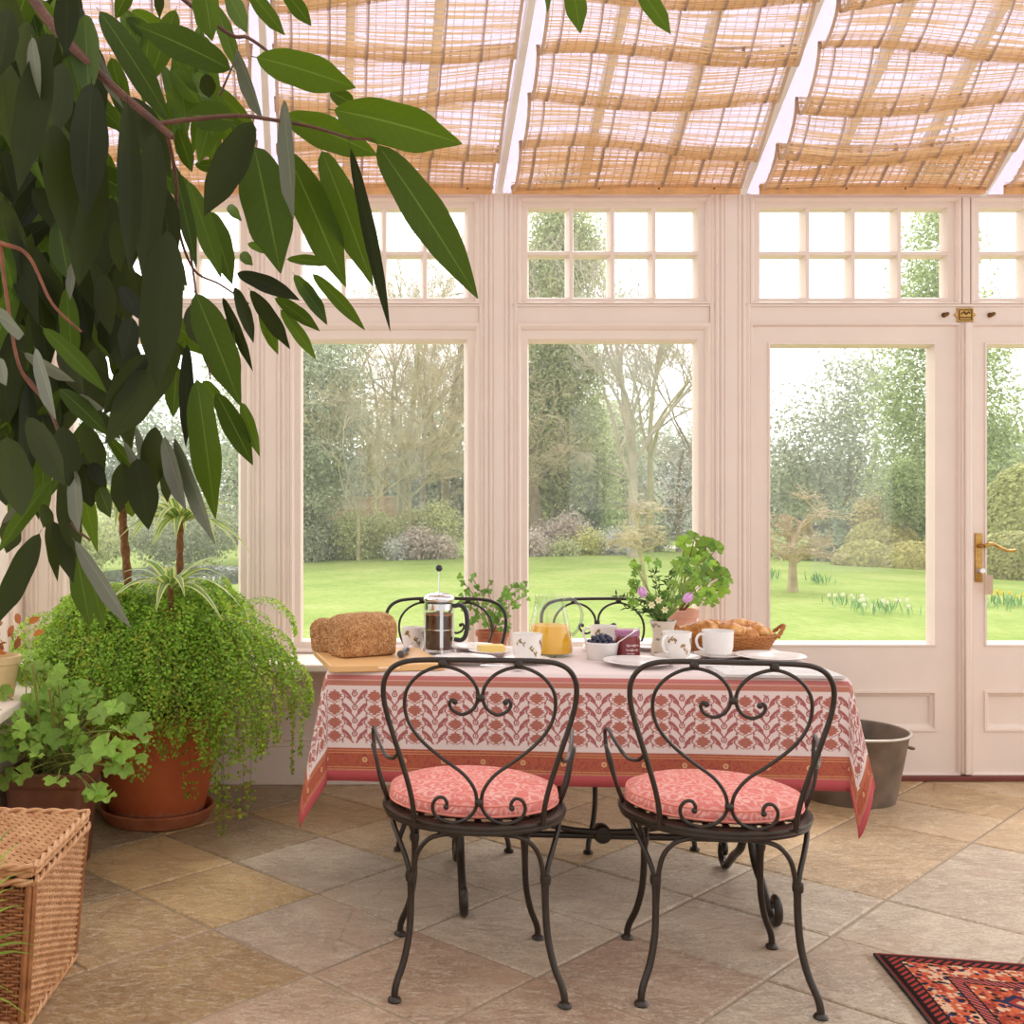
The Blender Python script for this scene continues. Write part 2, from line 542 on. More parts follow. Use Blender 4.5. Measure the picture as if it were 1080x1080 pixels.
FRAME = [(0, YW), (0, YW - 0.014), (0.010, YW - 0.016), (0.020, YW - 0.004), (0.022, YW + 0.006), (0.050, YW + 0.008), (0.056, YW + 0.020), (0.062, YW + 0.034), (0.062, YW + 0.06)]
def window(n, x0, x1, transom=True, main=True):
    g = bpy.data.objects.new('window_%d' % n, None); COL.objects.link(g); g.location = ((x0 + x1) / 2, YW, Z_F0 if main else Z_T0)
    tag(g, kind='structure')
    if main:
        q = M(); q.rings((x0, x1, Z_F0, Z_F1), [(i, y, i * 1.45, i * 0.95) for i, y in FRAME])
        q.obj('window_frame', PAINT, g, True, angle=25)
        pane('pane', g, x0 + 0.05, x1 - 0.05, Z_F0 + 0.04, Z_F1 - 0.07)
    if transom:
        q = M(); q.rings((x0, x1, Z_T0, Z_T1), [(i, y, i * 0.86, i * 0.60) for i, y in FRAME])
        q.obj('transom_frame', PAINT, g, True, angle=25)
        xa, xb, za, zb = x0 + 0.062, x1 - 0.062, Z_T0 + 0.037, Z_T1 - 0.053
        q = M()
        def bar(ax, bx, az, bz):
            q.box(ax, bx, YP - 0.016, YP + 0.03, az, bz)
        wm = 0.017
        for i in range(1, 4):
            c = xa + (xb - xa) * i / 4
            q.prism([(c - wm, YP), (c - 0.008, YP - 0.03), (c + 0.008, YP - 0.03), (c + wm, YP), (c + wm, YP + 0.03), (c - wm, YP + 0.03)], za - 0.01, zb + 0.01)
        c = (za + zb) / 2
        poly = [(c - wm, YP + 0.002), (c - 0.008, YP - 0.027), (c + 0.008, YP - 0.027), (c + wm, YP + 0.002), (c + wm, YP + 0.027), (c - wm, YP + 0.027)]
        q.add([(xa - 0.01, y, z) for z, y in poly] + [(xb + 0.01, y, z) for z, y in poly],
              [tuple(range(6))[::-1], tuple(range(6, 12))] + [(i, (i + 1) % 6, 6 + (i + 1) % 6, 6 + i) for i in range(6)])
        q.obj('glazing_bars', PAINT, g, True, angle=25)
        pane('transom_pane', g, xa - 0.01, xb + 0.01, za - 0.01, zb + 0.01)
    return g
for k, (a, b) in enumerate(BAYS): window(k + 1, a, b)
for k, (a, b) in enumerate(DOORS): window(k + 4, a, b, True, False)

def door(n, x0, x1, handle):
    g = bpy.data.objects.new('door_%d' % n, None); COL.objects.link(g); g.location = ((x0 + x1) / 2, YW, 0.02)
    tag(g, kind='structure')
    # frame round the leaf
    q = M(); q.rings((x0, x1, 0.02, Z_F1), [(0, YW), (0, YW - 0.012), (0.008, YW - 0.014), (0.016, YW + 0.004), (0.016, YW + 0.06)])
    q.obj('door_frame', PAINT, g, True, angle=25)
    a, b = x0 + 0.016, x1 - 0.016
    la, lb = (a + 0.075, b - 0.095) if n == 1 else (a + 0.058, b - 0.075)
    yl = YW + 0.004
    q = M()
    cell_boxes(q, [a, la, lb, b], [0.025, 0.232, 0.415, 0.63, 2.055, Z_F1 - 0.016], [(la, lb, 0.63, 2.055), (la, lb, 0.232, 0.415)], yl, yl + 0.06)
    q.obj('leaf', PAINT, g, True)
    q = M(); q.rings((la, lb, 0.63, 2.055), [(-0.004, yl), (-0.002, yl - 0.006), (0.006, yl - 0.006), (0.010, yl + 0.012), (0.018, yl + 0.03), (0.018, yl + 0.05)])
    q.obj('glazing_bead', PAINT, g, True, angle=25)
    q = M(); q.rings((la, lb, 0.232, 0.415), [(-0.006, yl), (-0.004, yl - 0.007), (0.006, yl - 0.007), (0.012, yl + 0.004), (0.022, yl + 0.010), (0.026, yl + 0.018), (0.040, yl + 0.018)], cap=True)
    q.obj('panel', PAINT, g, True, angle=25)
    pane('pane', g, la + 0.008, lb - 0.008, 0.635, 2.05)
    if handle:
        c = a + 0.026
        q = M()
        q.box(c - 0.018, c + 0.018, yl - 0.008, yl, 0.93, 1.16)
        hp = q.obj('handle_plate', BRASS, g, True, bevel=0.003)
        q = M(); q.tube([(c, yl - 0.004, 1.10), (c, yl - 0.05, 1.10)], 0.010, 12)
        q.tube(catmull([(c, yl - 0.05, 1.10), (c + 0.03, yl - 0.055, 1.112), (c + 0.07, yl - 0.055, 1.094), (c + 0.105, yl - 0.055, 1.08), (c + 0.14, yl - 0.055, 1.082)], 5), [0.009] * 6 + [0.0075] * 15, 10)
        q.obj('lever', BRASS, hp, True)
        q = M(); q.lathe([(0.0, -0.03), (0.012, -0.028), (0.014, -0.01), (0.016, 0.0)], 16)
        ob = q.obj('lock_cylinder', STEEL, hp); ob.location = (c, yl - 0.008, 0.985); ob.rotation_euler = (-PI / 2, 0, 0)
        ob.location = Vector(ob.location) - g.location
        q = M(); q.box(c + 0.004, c + 0.042, yl - 0.045, yl - 0.042, 0.875, 0.965)
        kt = q.obj('key_tag', mat_plain('buff_key_tag', lin(196, 170, 150), 0.6), hp, True)
    return g
door(1, *DOORS[0], False); door(2, *DOORS[1], True)
m = M(); m.box(3.020, 3.068, YW - 0.022, YW + 0.05, 0.03, Z_F1 - 0.0); m.box(3.030, 3.058, YW - 0.034, YW - 0.022, 0.03, Z_F1)
m.box(3.026, 3.062, YW - 0.016, YW, Z_T0, Z_T1)
tag(m.obj('trim_6', PAINT, bevel=0.004), kind='structure')
m = M(); m.box(2.0, 4.3, 5.095, 5.25, 0.0, 0.024)
tag(m.obj('trim_7', THRESH, bevel=0.004), kind='structure')

# brass plate and turn knobs on the rail over the doors
zl = 1.30 + (531 - 332.5) / 224
m = M()
xl = 3.044
pl = [(-0.052, 0.0), (-0.038, 0.012), (-0.038, 0.033), (0.038, 0.033), (0.038, 0.012), (0.052, 0.0), (0.038, -0.012), (0.038, -0.033), (-0.038, -0.033), (-0.038, -0.012)]
n = len(pl)
m.add([(xl + a, YW - 0.001, zl + b) for a, b in pl] + [(xl + a, YW - 0.007, zl + b) for a, b in pl], [tuple(range(n, 2 * n))] + [(i, (i + 1) % n, n + (i + 1) % n, n + i) for i in range(n)])
th = thing('brass_plate', (xl, YW - 0.001, zl), 'small engraved brass plate screwed to the rail above the double doors', 'plate')
m.obj('plate_body', BRASS, th, True, bevel=0.001)
q = M()
q.rings((xl - 0.032, xl + 0.032, zl - 0.026, zl + 0.026), [(0, YW - 0.007), (0.001, YW - 0.010), (0.004, YW - 0.010), (0.005, YW - 0.007)])
for i in range(7): q.ball((xl - 0.022 + i * 0.0073, YW - 0.008, zl - 0.012), 0.0032, 8, 5)
q.tube(catmull([(xl - 0.02, YW - 0.008, zl + 0.004), (xl - 0.008, YW - 0.009, zl + 0.014), (xl + 0.004, YW - 0.009, zl + 0.002), (xl + 0.014, YW - 0.009, zl + 0.014), (xl + 0.022, YW - 0.008, zl + 0.006)], 4), 0.003, 6)
q.obj('raised_ornament', BRASS_DARK, th, True)
for px_, lab in ((994.5, 'dark brass turn knob on the rail, on the window side of the engraved plate'), (1043, 'dark brass turn knob on the rail, on the handle side of the engraved plate')):
    xk = 3.044 + (px_ - 1016.5) / 224
    q = M(); q.lathe([(0.0, 0), (0.012, 0.0), (0.012, 0.003), (0.005, 0.006), (0.005, 0.018), (0, 0.018)], 14)
    t_ = thing('turn_knob', (xk, YW, zl), lab, 'knob', 0, 'turn knobs on the door rail'); 
    o = q.obj('rose', BRASS_DARK, t_); o.rotation_euler = (PI / 2, 0, 0)
    q = M(); q.ball((0, -0.022, 0), 0.013, 12, 8, 0, (1.25, 0.5, 0.75), Matrix.Rotation(math.radians(-22), 4, 'Y'))
    q.obj('thumb_turn', BRASS_DARK, t_)

# ================================================================ side wall on the left, with its deep ledge
XS = -1.384
m = M()
m.box(XS - 0.14, XS, 1.2, YW + 0.1, -0.05, Z_SILL - 0.035)
for y0, y1 in ((1.2, 1.34), (2.40, 2.58), (3.66, 3.84), (4.96, YW + 0.1)):
    m.box(XS - 0.10, XS, y0, y1, Z_SILL, Z_EAVE)
m.box(XS - 0.10, XS, 1.2, YW + 0.1, Z_F1, Z_T0); m.box(XS - 0.10, XS, 1.2, YW + 0.1, Z_T1, Z_EAVE + 0.05)
tag(m.obj('wall_left', PAINT, bevel=0.004), kind='structure')
m = M(); m.box(XS, -1.06, 1.2, 4.76, Z_SILL - 0.035, Z_SILL); m.box(XS, -1.12, 1.2, 5.02, 0.0, Z_SILL - 0.035)
tag(m.obj('trim_8', PAINT, bevel=0.006), kind='structure')
for k, (y0, y1) in enumerate(((1.34, 2.40), (2.58, 3.66), (3.84, 4.96))):
    g = bpy.data.objects.new('window_%d' % (6 + k), None); COL.objects.link(g); g.location = (XS, (y0 + y1) / 2, Z_SILL); tag(g, kind='structure')
    q = M()
    for z0, z1 in ((Z_SILL, Z_F1), (Z_T0, Z_T1)):
        q.box(XS - 0.07, XS - 0.02, y0, y0 + 0.05, z0, z1); q.box(XS - 0.07, XS - 0.02, y1 - 0.05, y1, z0, z1)
        q.box(XS - 0.07, XS - 0.02, y0 + 0.05, y1 - 0.05, z0, z0 + 0.06); q.box(XS - 0.07, XS - 0.02, y0 + 0.05, y1 - 0.05, z1 - 0.06, z1)
    for i in range(1, 4):
        c = y0 + (y1 - y0) * i / 4
        q.box(XS - 0.07, XS - 0.03, c - 0.016, c + 0.016, Z_T0 + 0.06, Z_T1 - 0.06)
    c = (Z_T0 + Z_T1) / 2
    q.box(XS - 0.068, XS - 0.032, y0 + 0.05, y1 - 0.05, c - 0.016, c + 0.016)
    q.obj('window_frame', PAINT, g, True)
    q = M(); q.box(XS - 0.05, XS - 0.046, y0 + 0.04, y1 - 0.04, Z_SILL + 0.05, Z_F1 - 0.05); q.obj('pane', GLASS, g, True, smooth=False)
    q = M(); q.box(XS - 0.05, XS - 0.046, y0 + 0.04, y1 - 0.04, Z_T0 + 0.05, Z_T1 - 0.05); q.obj('transom_pane', GLASS, g, True, smooth=False)

# ================================================================ glass roof with white rafters
SL = 0.692
RAFT = [-1.384, -0.225, 0.851, 1.995, 3.125, 4.25]
Y_TOP = 2.2
ROOF = bpy.data.objects.new('ceiling', None); COL.objects.link(ROOF); ROOF.location = (1.4, YW, Z_EAVE); tag(ROOF, kind='structure')
def zr(y): return Z_EAVE + SL * (YW - y)
def rbar(m, x0, x1, ya, yb, dz0, dz1, mi=0):
    m.add([(x0, ya, zr(ya) + dz0), (x1, ya, zr(ya) + dz0), (x1, yb, zr(yb) + dz0), (x0, yb, zr(yb) + dz0),
           (x0, ya, zr(ya) + dz1), (x1, ya, zr(ya) + dz1), (x1, yb, zr(yb) + dz1), (x0, yb, zr(yb) + dz1)],
          [(0, 1, 2, 3), (7, 6, 5, 4), (4, 5, 1, 0), (5, 6, 2, 1), (6, 7, 3, 2), (7, 4, 0, 3)], mi)
ROOFPAINT = mat_plain('bright_white_roof_paint', (0.86, 0.85, 0.83), 0.45, var=0.02)
for x in RAFT:
    q = M(); rbar(q, x - 0.014, x + 0.014, Y_TOP, YW + 0.03, -0.02, 0.05); q.obj('rafter', ROOFPAINT, ROOF, True, smooth=False)
for a, b in zip(RAFT[:-1], RAFT[1:]):
    for k in (1, 2):
        c = a + (b - a) * k / 3
        q = M(); rbar(q, c - 0.019, c + 0.019, Y_TOP, YW + 0.03, 0.0, 0.05); q.obj('glazing_bar', ROOFPAINT, ROOF, True, smooth=False)
    q = M(); rbar(q, a + 0.014, b - 0.014, Y_TOP, YW + 0.06, 0.050, 0.056); q.obj('roof_pane', ROOFGLASS, ROOF, True, smooth=False)

# ================================================================ bamboo blinds slung under the glass
def bamboo_mat():
    t = NT('split_bamboo_weave')
    uv = t.coord('UV'); s = t.sep(uv)
    u, v = s[0], s[1]
    st = t.coord('UV', scale=(2.2, 210, 1))
    n1 = t.noise(st, 1.0, 2, 0.55)
    st2 = t.coord('UV', scale=(1.3, 30, 1), loc=(3, 1, 0))
    n2 = t.noise(st2, 1.0, 3, 0.6)
    cov = t.step(t.math('ADD', n1, t.math('MULTIPLY_ADD', n2, 0.30, -0.15)), 0.535, 0.03)
    strg = t.math('SUBTRACT', 1.0, t.step(t.math('PINGPONG', t.math('ADD', u, 10.0), 0.0195), 0.0014, 0.0003))
    tape = t.math('SUBTRACT', 1.0, t.step(t.math('PINGPONG', t.math('ADD', u, 10.07), 0.078), 0.0044, 0.0005))
    a = t.math('MAXIMUM', t.math('MAXIMUM', cov, t.math('MULTIPLY', strg, 0.9)), tape)
    hl = t.math('MULTIPLY', t.math('SUBTRACT', 1.0, t.step(t.math('PINGPONG', t.math('MULTIPLY_ADD', n2, 0.004, t.math('ADD', v, 10.0)), 0.0085), 0.0016, 0.0004)), 0.75)
    a = t.math('MAXIMUM', a, hl)
    c = t.ramp(t.math('MULTIPLY_ADD', n1, 1.2, t.math('MULTIPLY', n2, 0.4)), [(0.35, (0.60, 0.33, 0.13)), (0.7, (0.78, 0.50, 0.24)), (0.95, (0.86, 0.64, 0.36))])
    c = t.mix(t.math('MAXIMUM', tape, t.math('MULTIPLY', strg, 0.7)), c, (0.46, 0.34, 0.27))
    df = t.n('ShaderNodeBsdfDiffuse'); t.put(df.inputs[0], c)
    tl = t.n('ShaderNodeBsdfTranslucent'); t.put(tl.inputs[0], c)
    m1 = t.n('ShaderNodeMixShader'); m1.inputs[0].default_value = 0.5
    t.l(df.outputs[0], m1.inputs[1]); t.l(tl.outputs[0], m1.inputs[2])
    tr = t.n('ShaderNodeBsdfTransparent')
    m2 = t.n('ShaderNodeMixShader'); t.put(m2.inputs[0], a)
    t.l(tr.outputs[0], m2.inputs[1]); t.l(m1.outputs[0], m2.inputs[2])
    return t.done(m2.outputs[0])
BAMBOO = bamboo_mat()
TAPE = mat_plain('taupe_edge_tape', lin(190, 160, 138), 0.8)
BATTEN = mat_plain('honey_wood_batten', lin(212, 158, 104), 0.5, var=0.15, scale=20)
SWAGS = [5.03, 4.842, 4.639, 4.448, 4.26, 4.07, 3.88, 3.69, 3.50, 3.31, 3.12]
def blind(k, xa, xb, label, seed):
    R = random.Random(seed)
    g = thing('bamboo_blind', ((xa + xb) / 2, 5.03, zr(5.03) - 0.06), label, 'blind', 0, 'bamboo blinds slung under the roof glass')
    sag = [0.098 + R.uniform(-0.014, 0.018) for _ in SWAGS]; sag[0] = 0.045
    ph = [R.uniform(0, 6) for _ in SWAGS]
    sh = [R.uniform(-0.02, 0.02) for _ in SWAGS]
    tilt = [R.uniform(-0.02, 0.02) for _ in SWAGS]; tilt[0] = 0
    NV = 12
    rows = [(i, j / NV) for i in range(len(SWAGS) - 1) for j in range(NV)] + [(len(SWAGS) - 1, 0.0)]
    nrow = len(rows)
    def P(fu, fv):
        i, t = rows[min(int(round(fv * (nrow - 1))), nrow - 1)]
        i2 = min(i + 1, len(SWAGS) - 1)
        wob = lambda q: 0.012 * math.sin(fu * 5.0 + ph[q]) + tilt[q] * (fu - 0.5) + (0 if q else -0.012 * math.sin(fu * 5.0 + ph[q]))
        y0, y1 = SWAGS[i] + wob(i), SWAGS[i2] + wob(i2)
        # slack cloth: hangs in a belly whose lowest line lies near the wall side
        tt = t
        y = y0 + (y1 - y0) * (tt - 0.12 * math.sin(2 * PI * tt) * 0.8)
        d = -0.055 - sag[i] * (math.sin(PI * tt ** 0.62)) * (0.85 + 0.25 * math.sin(fu * 4 + ph[i]))
        edge = 0.010 * math.sin(PI * tt)
        x = xa + (xb - xa) * fu
        x += (0.5 - fu) * 2 * edge
        return (x, y, zr(y) + d)
    L = [0.0]
    for r in range(1, nrow):
        L.append(L[-1] + 0.024)
    q = M(); NU = 28
    q.grid(P, NU, nrow - 1, 0, lambda a, b: (a * (xb - xa), b * (nrow - 1) * 0.0235 + k * 3.7))
    q.obj('woven_sheet', BAMBOO, g, True, angle=180)
    # each fold is tucked back on itself, two more layers along its belly
    q = M()
    for i in range(len(SWAGS) - 1):
        for ly in (1, 2):
            t0, t1 = (0.0, 0.55 + 0.2 * ly) if i == 0 else (0.06 + 0.03 * ly, 0.30 + 0.06 * ly + R.uniform(-.03, .03))
            def PT(a, b, i=i, ly=ly, t0=t0, t1=t1):
                fv = (i * NV + (t0 + (t1 - t0) * b) * NV) / (nrow - 1)
                r0 = math.floor(fv * (nrow - 1)); fr = fv * (nrow - 1) - r0
                p0, p1 = Vector(P(a, r0 / (nrow - 1))), Vector(P(a, min(1, (r0 + 1) / (nrow - 1))))
                return p0.lerp(p1, fr) + Vector((0, 0, 0.006 * ly))
            q.grid(PT, NU, 7, 0, lambda a, b, i=i, ly=ly: (a * (xb - xa), b * 0.13 + i * 1.3 + ly * 0.37 + k * 2.1))
    q.obj('tucked_folds', BAMBOO, g, True, angle=180)
    for s_ in (0.004, 0.996):
        q = M()
        q.grid(lambda a, b: Vector(P(s_ + (a - 0.5) * 0.014, b)) + Vector((0, 0, -0.003)), 2, nrow - 1, 0)
        q.obj('edge_tape', TAPE, g, True, angle=180)
    q = M()
    q.box(xa + 0.004, xb - 0.004, 5.02, 5.045, zr(5.03) - 0.095, zr(5.03) - 0.052)
    bt = q.obj('bottom_batten', BATTEN, g, True, bevel=0.004)
    for f_ in (0.12, 0.38, 0.64, 0.88):
        q = M(); q.ball((xa + (xb - xa) * f_, 5.0195, zr(5.03) - 0.074), 0.005, 8, 6, 0, (1, .4, 1)); q.obj('screw', BRASS_DARK, bt, True)
    return g
BL = ['bamboo roof blind half hidden behind the hanging fig leaves', 'bamboo roof blind in the bay above the French press window', 'bamboo roof blind between the rafters above the bouquet',
      'bamboo roof blind in the bay above the door without a handle', 'bamboo roof blind in the bay above the door with the brass handle']
for k, (a, b) in enumerate(zip(RAFT[:-1], RAFT[1:])):
    blind(k, a + 0.042, b - 0.042, BL[k], 20 + k)
# ================================================================ fabrics
def cloth_mat():
    t = NT('block_printed_cotton')
    uv = t.coord('UV'); s = t.sep(uv); u, v = s[0], s[1]
    nz = t.noise(uv, 90, 3); nz2 = t.noise(uv, 260, 2)
    wob = t.math('MULTIPLY_ADD', nz, 0.006, -0.003)
    u_, v_ = t.math('ADD', u, wob), t.math('ADD', v, wob)
    ground = t.mix(t.noise(uv, 14, 3), (0.82, 0.665, 0.63), (0.86, 0.74, 0.71))
    red, rust, coral = lin(166, 66, 60), lin(176, 84, 58), lin(196, 70, 76)
    PU, PV, V0, V1 = 0.128, 0.0425, 0.060, 0.230
    # rows of palmettes inside ogee arches; alternate columns are shifted half a step
    U = t.math('DIVIDE', t.math('ADD', u_, 10.0), PU)
    tt = t.math('PINGPONG', U, 0.5)                                   # 0 on palmette axis .. 0.5 on the axis between
    tt = t.math('MULTIPLY', tt, 2.0)
    V = t.math('DIVIDE', t.math('SUBTRACT', v_, V0), PV)
    fv = t.math('FRACT', V)
    # palmette: pointed oval with toothed edge
    oval = t.math('SUBTRACT', 1.0, t.math('POWER', t.math('ABSOLUTE', t.math('MULTIPLY_ADD', fv, 2.3, -1.1)), 1.6))
    teeth = t.math('MULTIPLY', t.math('SINE', t.math('MULTIPLY', fv, 38.0)), 0.055)
    pal = t.step(t.math('SUBTRACT', t.math('ADD', t.math('MULTIPLY', oval, 0.36), teeth), tt), 0.0, 0.03)
    # arches springing from column to column
    def arch(k0, k1, off, wd):
        c = t.math('MULTIPLY_ADD', t.math('POWER', t.math('DIVIDE', t.math('SUBTRACT', tt, k0), k1 - k0, clamp=True), 1.7), 0.62, off)
        d = t.math('ABSOLUTE', t.math('SUBTRACT', t.math('FRACT', t.math('ADD', t.math('SUBTRACT', fv, c), 1.5)), 0.5))
        return t.math('MULTIPLY', t.math('SUBTRACT', 1.0, t.step(d, wd, 0.035)), t.band(tt, k0, k1, 0.01))
    ar = t.math('MAXIMUM', arch(0.36, 0.86, 0.10, 0.15), arch(0.58, 1.0, 0.55, 0.10))
    halo = t.math('SUBTRACT', t.math('MULTIPLY', oval, 0.36), tt)
    ar = t.math('MAXIMUM', ar, t.math('MULTIPLY', t.band(halo, -0.20, -0.12, 0.015), t.step(fv, 0.30, 0.05)))
    # little rings and seeds on the axis between
    dx = t.math('MULTIPLY', t.math('SUBTRACT', tt, 1.0), PU * 0.5); dy = t.math('MULTIPLY', t.math('SUBTRACT', fv, 0.32), PV)
    rr = t.math('SQRT', t.math('ADD', t.math('MULTIPLY', dx, dx), t.math('MULTIPLY', dy, dy)))
    ring = t.band(rr, 0.0055, 0.0095, 0.001)
    seed = t.math('SUBTRACT', 1.0, t.step(rr, 0.003, 0.0008))
    dots = t.math('MULTIPLY', t.band(tt, 0.36, 0.45, 0.02), t.band(fv, 0.72, 0.92, 0.03))
    mot = t.math('MAXIMUM', t.math('MAXIMUM', ar, ring), t.math('MAXIMUM', seed, dots))
    zone = t.band(v_, V0, V1, 0.001)
    worn = t.math('MULTIPLY_ADD', nz2, 0.4, 0.66, clamp=True)
    c = t.mix(t.math('MULTIPLY', t.math('MULTIPLY', mot, zone), worn), ground, red)
    c = t.mix(t.math('MULTIPLY', t.math('MULTIPLY', pal, zone), worn), c, rust)
    # narrow border under the table edge
    spk = t.noise(uv, 420, 2, 0.7)
    st = t.math('MULTIPLY', t.band(v, 0.012, 0.047, 0.0012), t.math('MULTIPLY_ADD', spk, 0.8, 0.45, clamp=True))
    c = t.mix(st, c, t.mix(t.step(v, 0.031, 0.002), lin(190, 92, 84), lin(184, 100, 68)))
    c = t.mix(t.math('MULTIPLY', t.band(v, 0.028, 0.0305, 0.0006), 0.7), c, (0.78, 0.58, 0.50))
    # broad lower border with rosettes
    lb = t.band(v, 0.246, 0.318, 0.0015)
    bc = t.mix(t.step(spk, 0.5, 0.1), lin(178, 84, 70), lin(198, 116, 84))
    bc = t.mix(t.math('MULTIPLY', t.step(t.noise(uv, 75, 2, 0.5, 1.5), 0.57, 0.03), 0.55), bc, lin(150, 70, 76))
    U2 = t.math('MULTIPLY', t.math('SUBTRACT', t.math('FRACT', t.math('DIVIDE', t.math('ADD', u, 10.0), 0.125)), 0.5), 0.125)
    D2 = t.math('SQRT', t.math('ADD', t.math('MULTIPLY', U2, U2), t.math('POWER', t.math('SUBTRACT', v, 0.283), 2.0)))
    bc = t.mix(t.band(D2, 0.0045, 0.0080, 0.0008), bc, lin(232, 196, 150))
    bc = t.mix(t.math('SUBTRACT', 1.0, t.step(D2, 0.0030, 0.0008)), bc, lin(214, 150, 90))
    for a in (0.252, 0.260, 0.306, 0.313):
        bc = t.mix(t.math('MULTIPLY', t.band(v, a, a + 0.0028, 0.0006), 0.7), bc, lin(226, 170, 120))
    c = t.mix(lb, c, bc)
    c = t.mix(t.math('MULTIPLY', t.step(v, 0.318, 0.001), t.math('MULTIPLY_ADD', spk, 0.4, 0.72, clamp=True)), c, coral)
    c = t.mix(t.math('SUBTRACT', 1.0, t.step(v, -0.004, 0.003)), c, t.mix(t.noise(uv, 30, 3), (0.83, 0.70, 0.68), (0.85, 0.76, 0.75)))
    p = t.bsdf(c, 0.85, 0, 0.2, t.bump(t.noise(uv, 900, 1), 0.08, 0.002))
    tl = t.n('ShaderNodeBsdfTranslucent'); t.put(tl.inputs[0], c)
    mx = t.n('ShaderNodeMixShader'); mx.inputs[0].default_value = 0.18
    t.l(p, mx.inputs[1]); t.l(tl.outputs[0], mx.inputs[2])
    return t.done(mx.outputs[0])
CLOTH = cloth_mat()

def damask_mat():
    t = NT('coral_paisley_damask')
    co = t.coord()
    vo = t.voronoi(t.coord(scale=(1, 1, 1)), 21.0); n = t.noise(co, 34, 3, 0.6, 2.2)
    f = t.math('ADD', t.math('MULTIPLY', t.math('PINGPONG', t.math('MULTIPLY', vo.outputs['Distance'], 3.4), 0.5), 1.1), n)
    c = t.mix(t.step(f, 0.82, 0.10), lin(214, 122, 114), lin(222, 160, 150))
    c = t.mix(t.math('MULTIPLY', t.step(n, 0.60, 0.04), 0.45), c, lin(234, 194, 182))
    return t.done(t.bsdf(c, 0.8, 0, 0.2, t.bump(t.noise(co, 500, 2), 0.15, 0.002)))
DAMASK = damask_mat()
PIPING = mat_plain('pale_coral_piping', lin(226, 140, 124), 0.8)

# ================================================================ iron table under its cloth
TZ, TROT = 0.758, math.radians(-4.7)
TC = Vector((0.865, 3.785, 0)); HW, HD = 0.808, 0.34
tb = thing('garden_table', (0.955, 3.66, 0), 'wrought iron garden table with scrolled feet under the printed cloth', 'table', TROT)
TT = Matrix.Rotation(-TROT, 4, 'Z') @ Matrix.Translation(TC - Vector((0.955, 3.66, 0)))
off = (TT @ Vector((0, 0, 0)))
m = M(); m.box(off.x - HW, off.x + HW, off.y - HD, off.y + HD, TZ - 0.026, TZ - 0.002)
m.obj('tabletop', IRON, tb, bevel=0.006)
HB = 0.475
for sx in (-1, 1):
    for sy in (-1, 1):
        x = sx * HB
        pts = [(x, sy * 0.17, TZ - 0.03), (x, sy * 0.155, 0.62), (x, sy * 0.07, 0.44), (x, sy * 0.025, 0.30), (x, sy * 0.03, 0.215), (x, sy * 0.075, 0.135), (x, sy * 0.15, 0.085), (x, sy * 0.205, 0.045), (x, sy * 0.25, 0.016),
               (x, sy * 0.285, 0.018), (x, sy * 0.303, 0.045), (x, sy * 0.296, 0.078), (x, sy * 0.272, 0.088), (x, sy * 0.256, 0.070), (x, sy * 0.264, 0.054)]
        q = M(); c = catmull(pts, 5)
        q.tube(c, [0.0135] * (len(c) - 20) + [0.0135 - 0.0035 * i / 19 for i in range(20)], 10)
        q.obj('leg', IRON, tb)
q = M()
q.tube([(-HB - 0.02, 0, 0.185), (HB + 0.02, 0, 0.185)], 0.0115, 10)
q.tube(catmull([(-HB, 0.0, 0.33), (-HB * 0.7, -0.012, 0.262), (-HB * 0.3, -0.016, 0.214), (0, -0.016, 0.203), (HB * 0.3, -0.016, 0.214), (HB * 0.7, -0.012, 0.262), (HB, 0.0, 0.33)], 6), 0.0095, 10)
for sx in (-1, 1): q.ball((sx * (HB + 0.025), 0, 0.185), 0.020, 12, 8)
q.obj('stretcher', IRON, tb)
q = M(); q.lathe([(0, -0.035), (0.020, -0.033), (0.030, -0.026), (0.031, -0.018), (0.031, 0.014), (0.026, 0.022), (0, 0.024)], 20)
o = q.obj('boss', IRON, tb); o.location = (0.0, 0.0, 0.192); o.rotation_euler = (PI / 2, 0, 0)

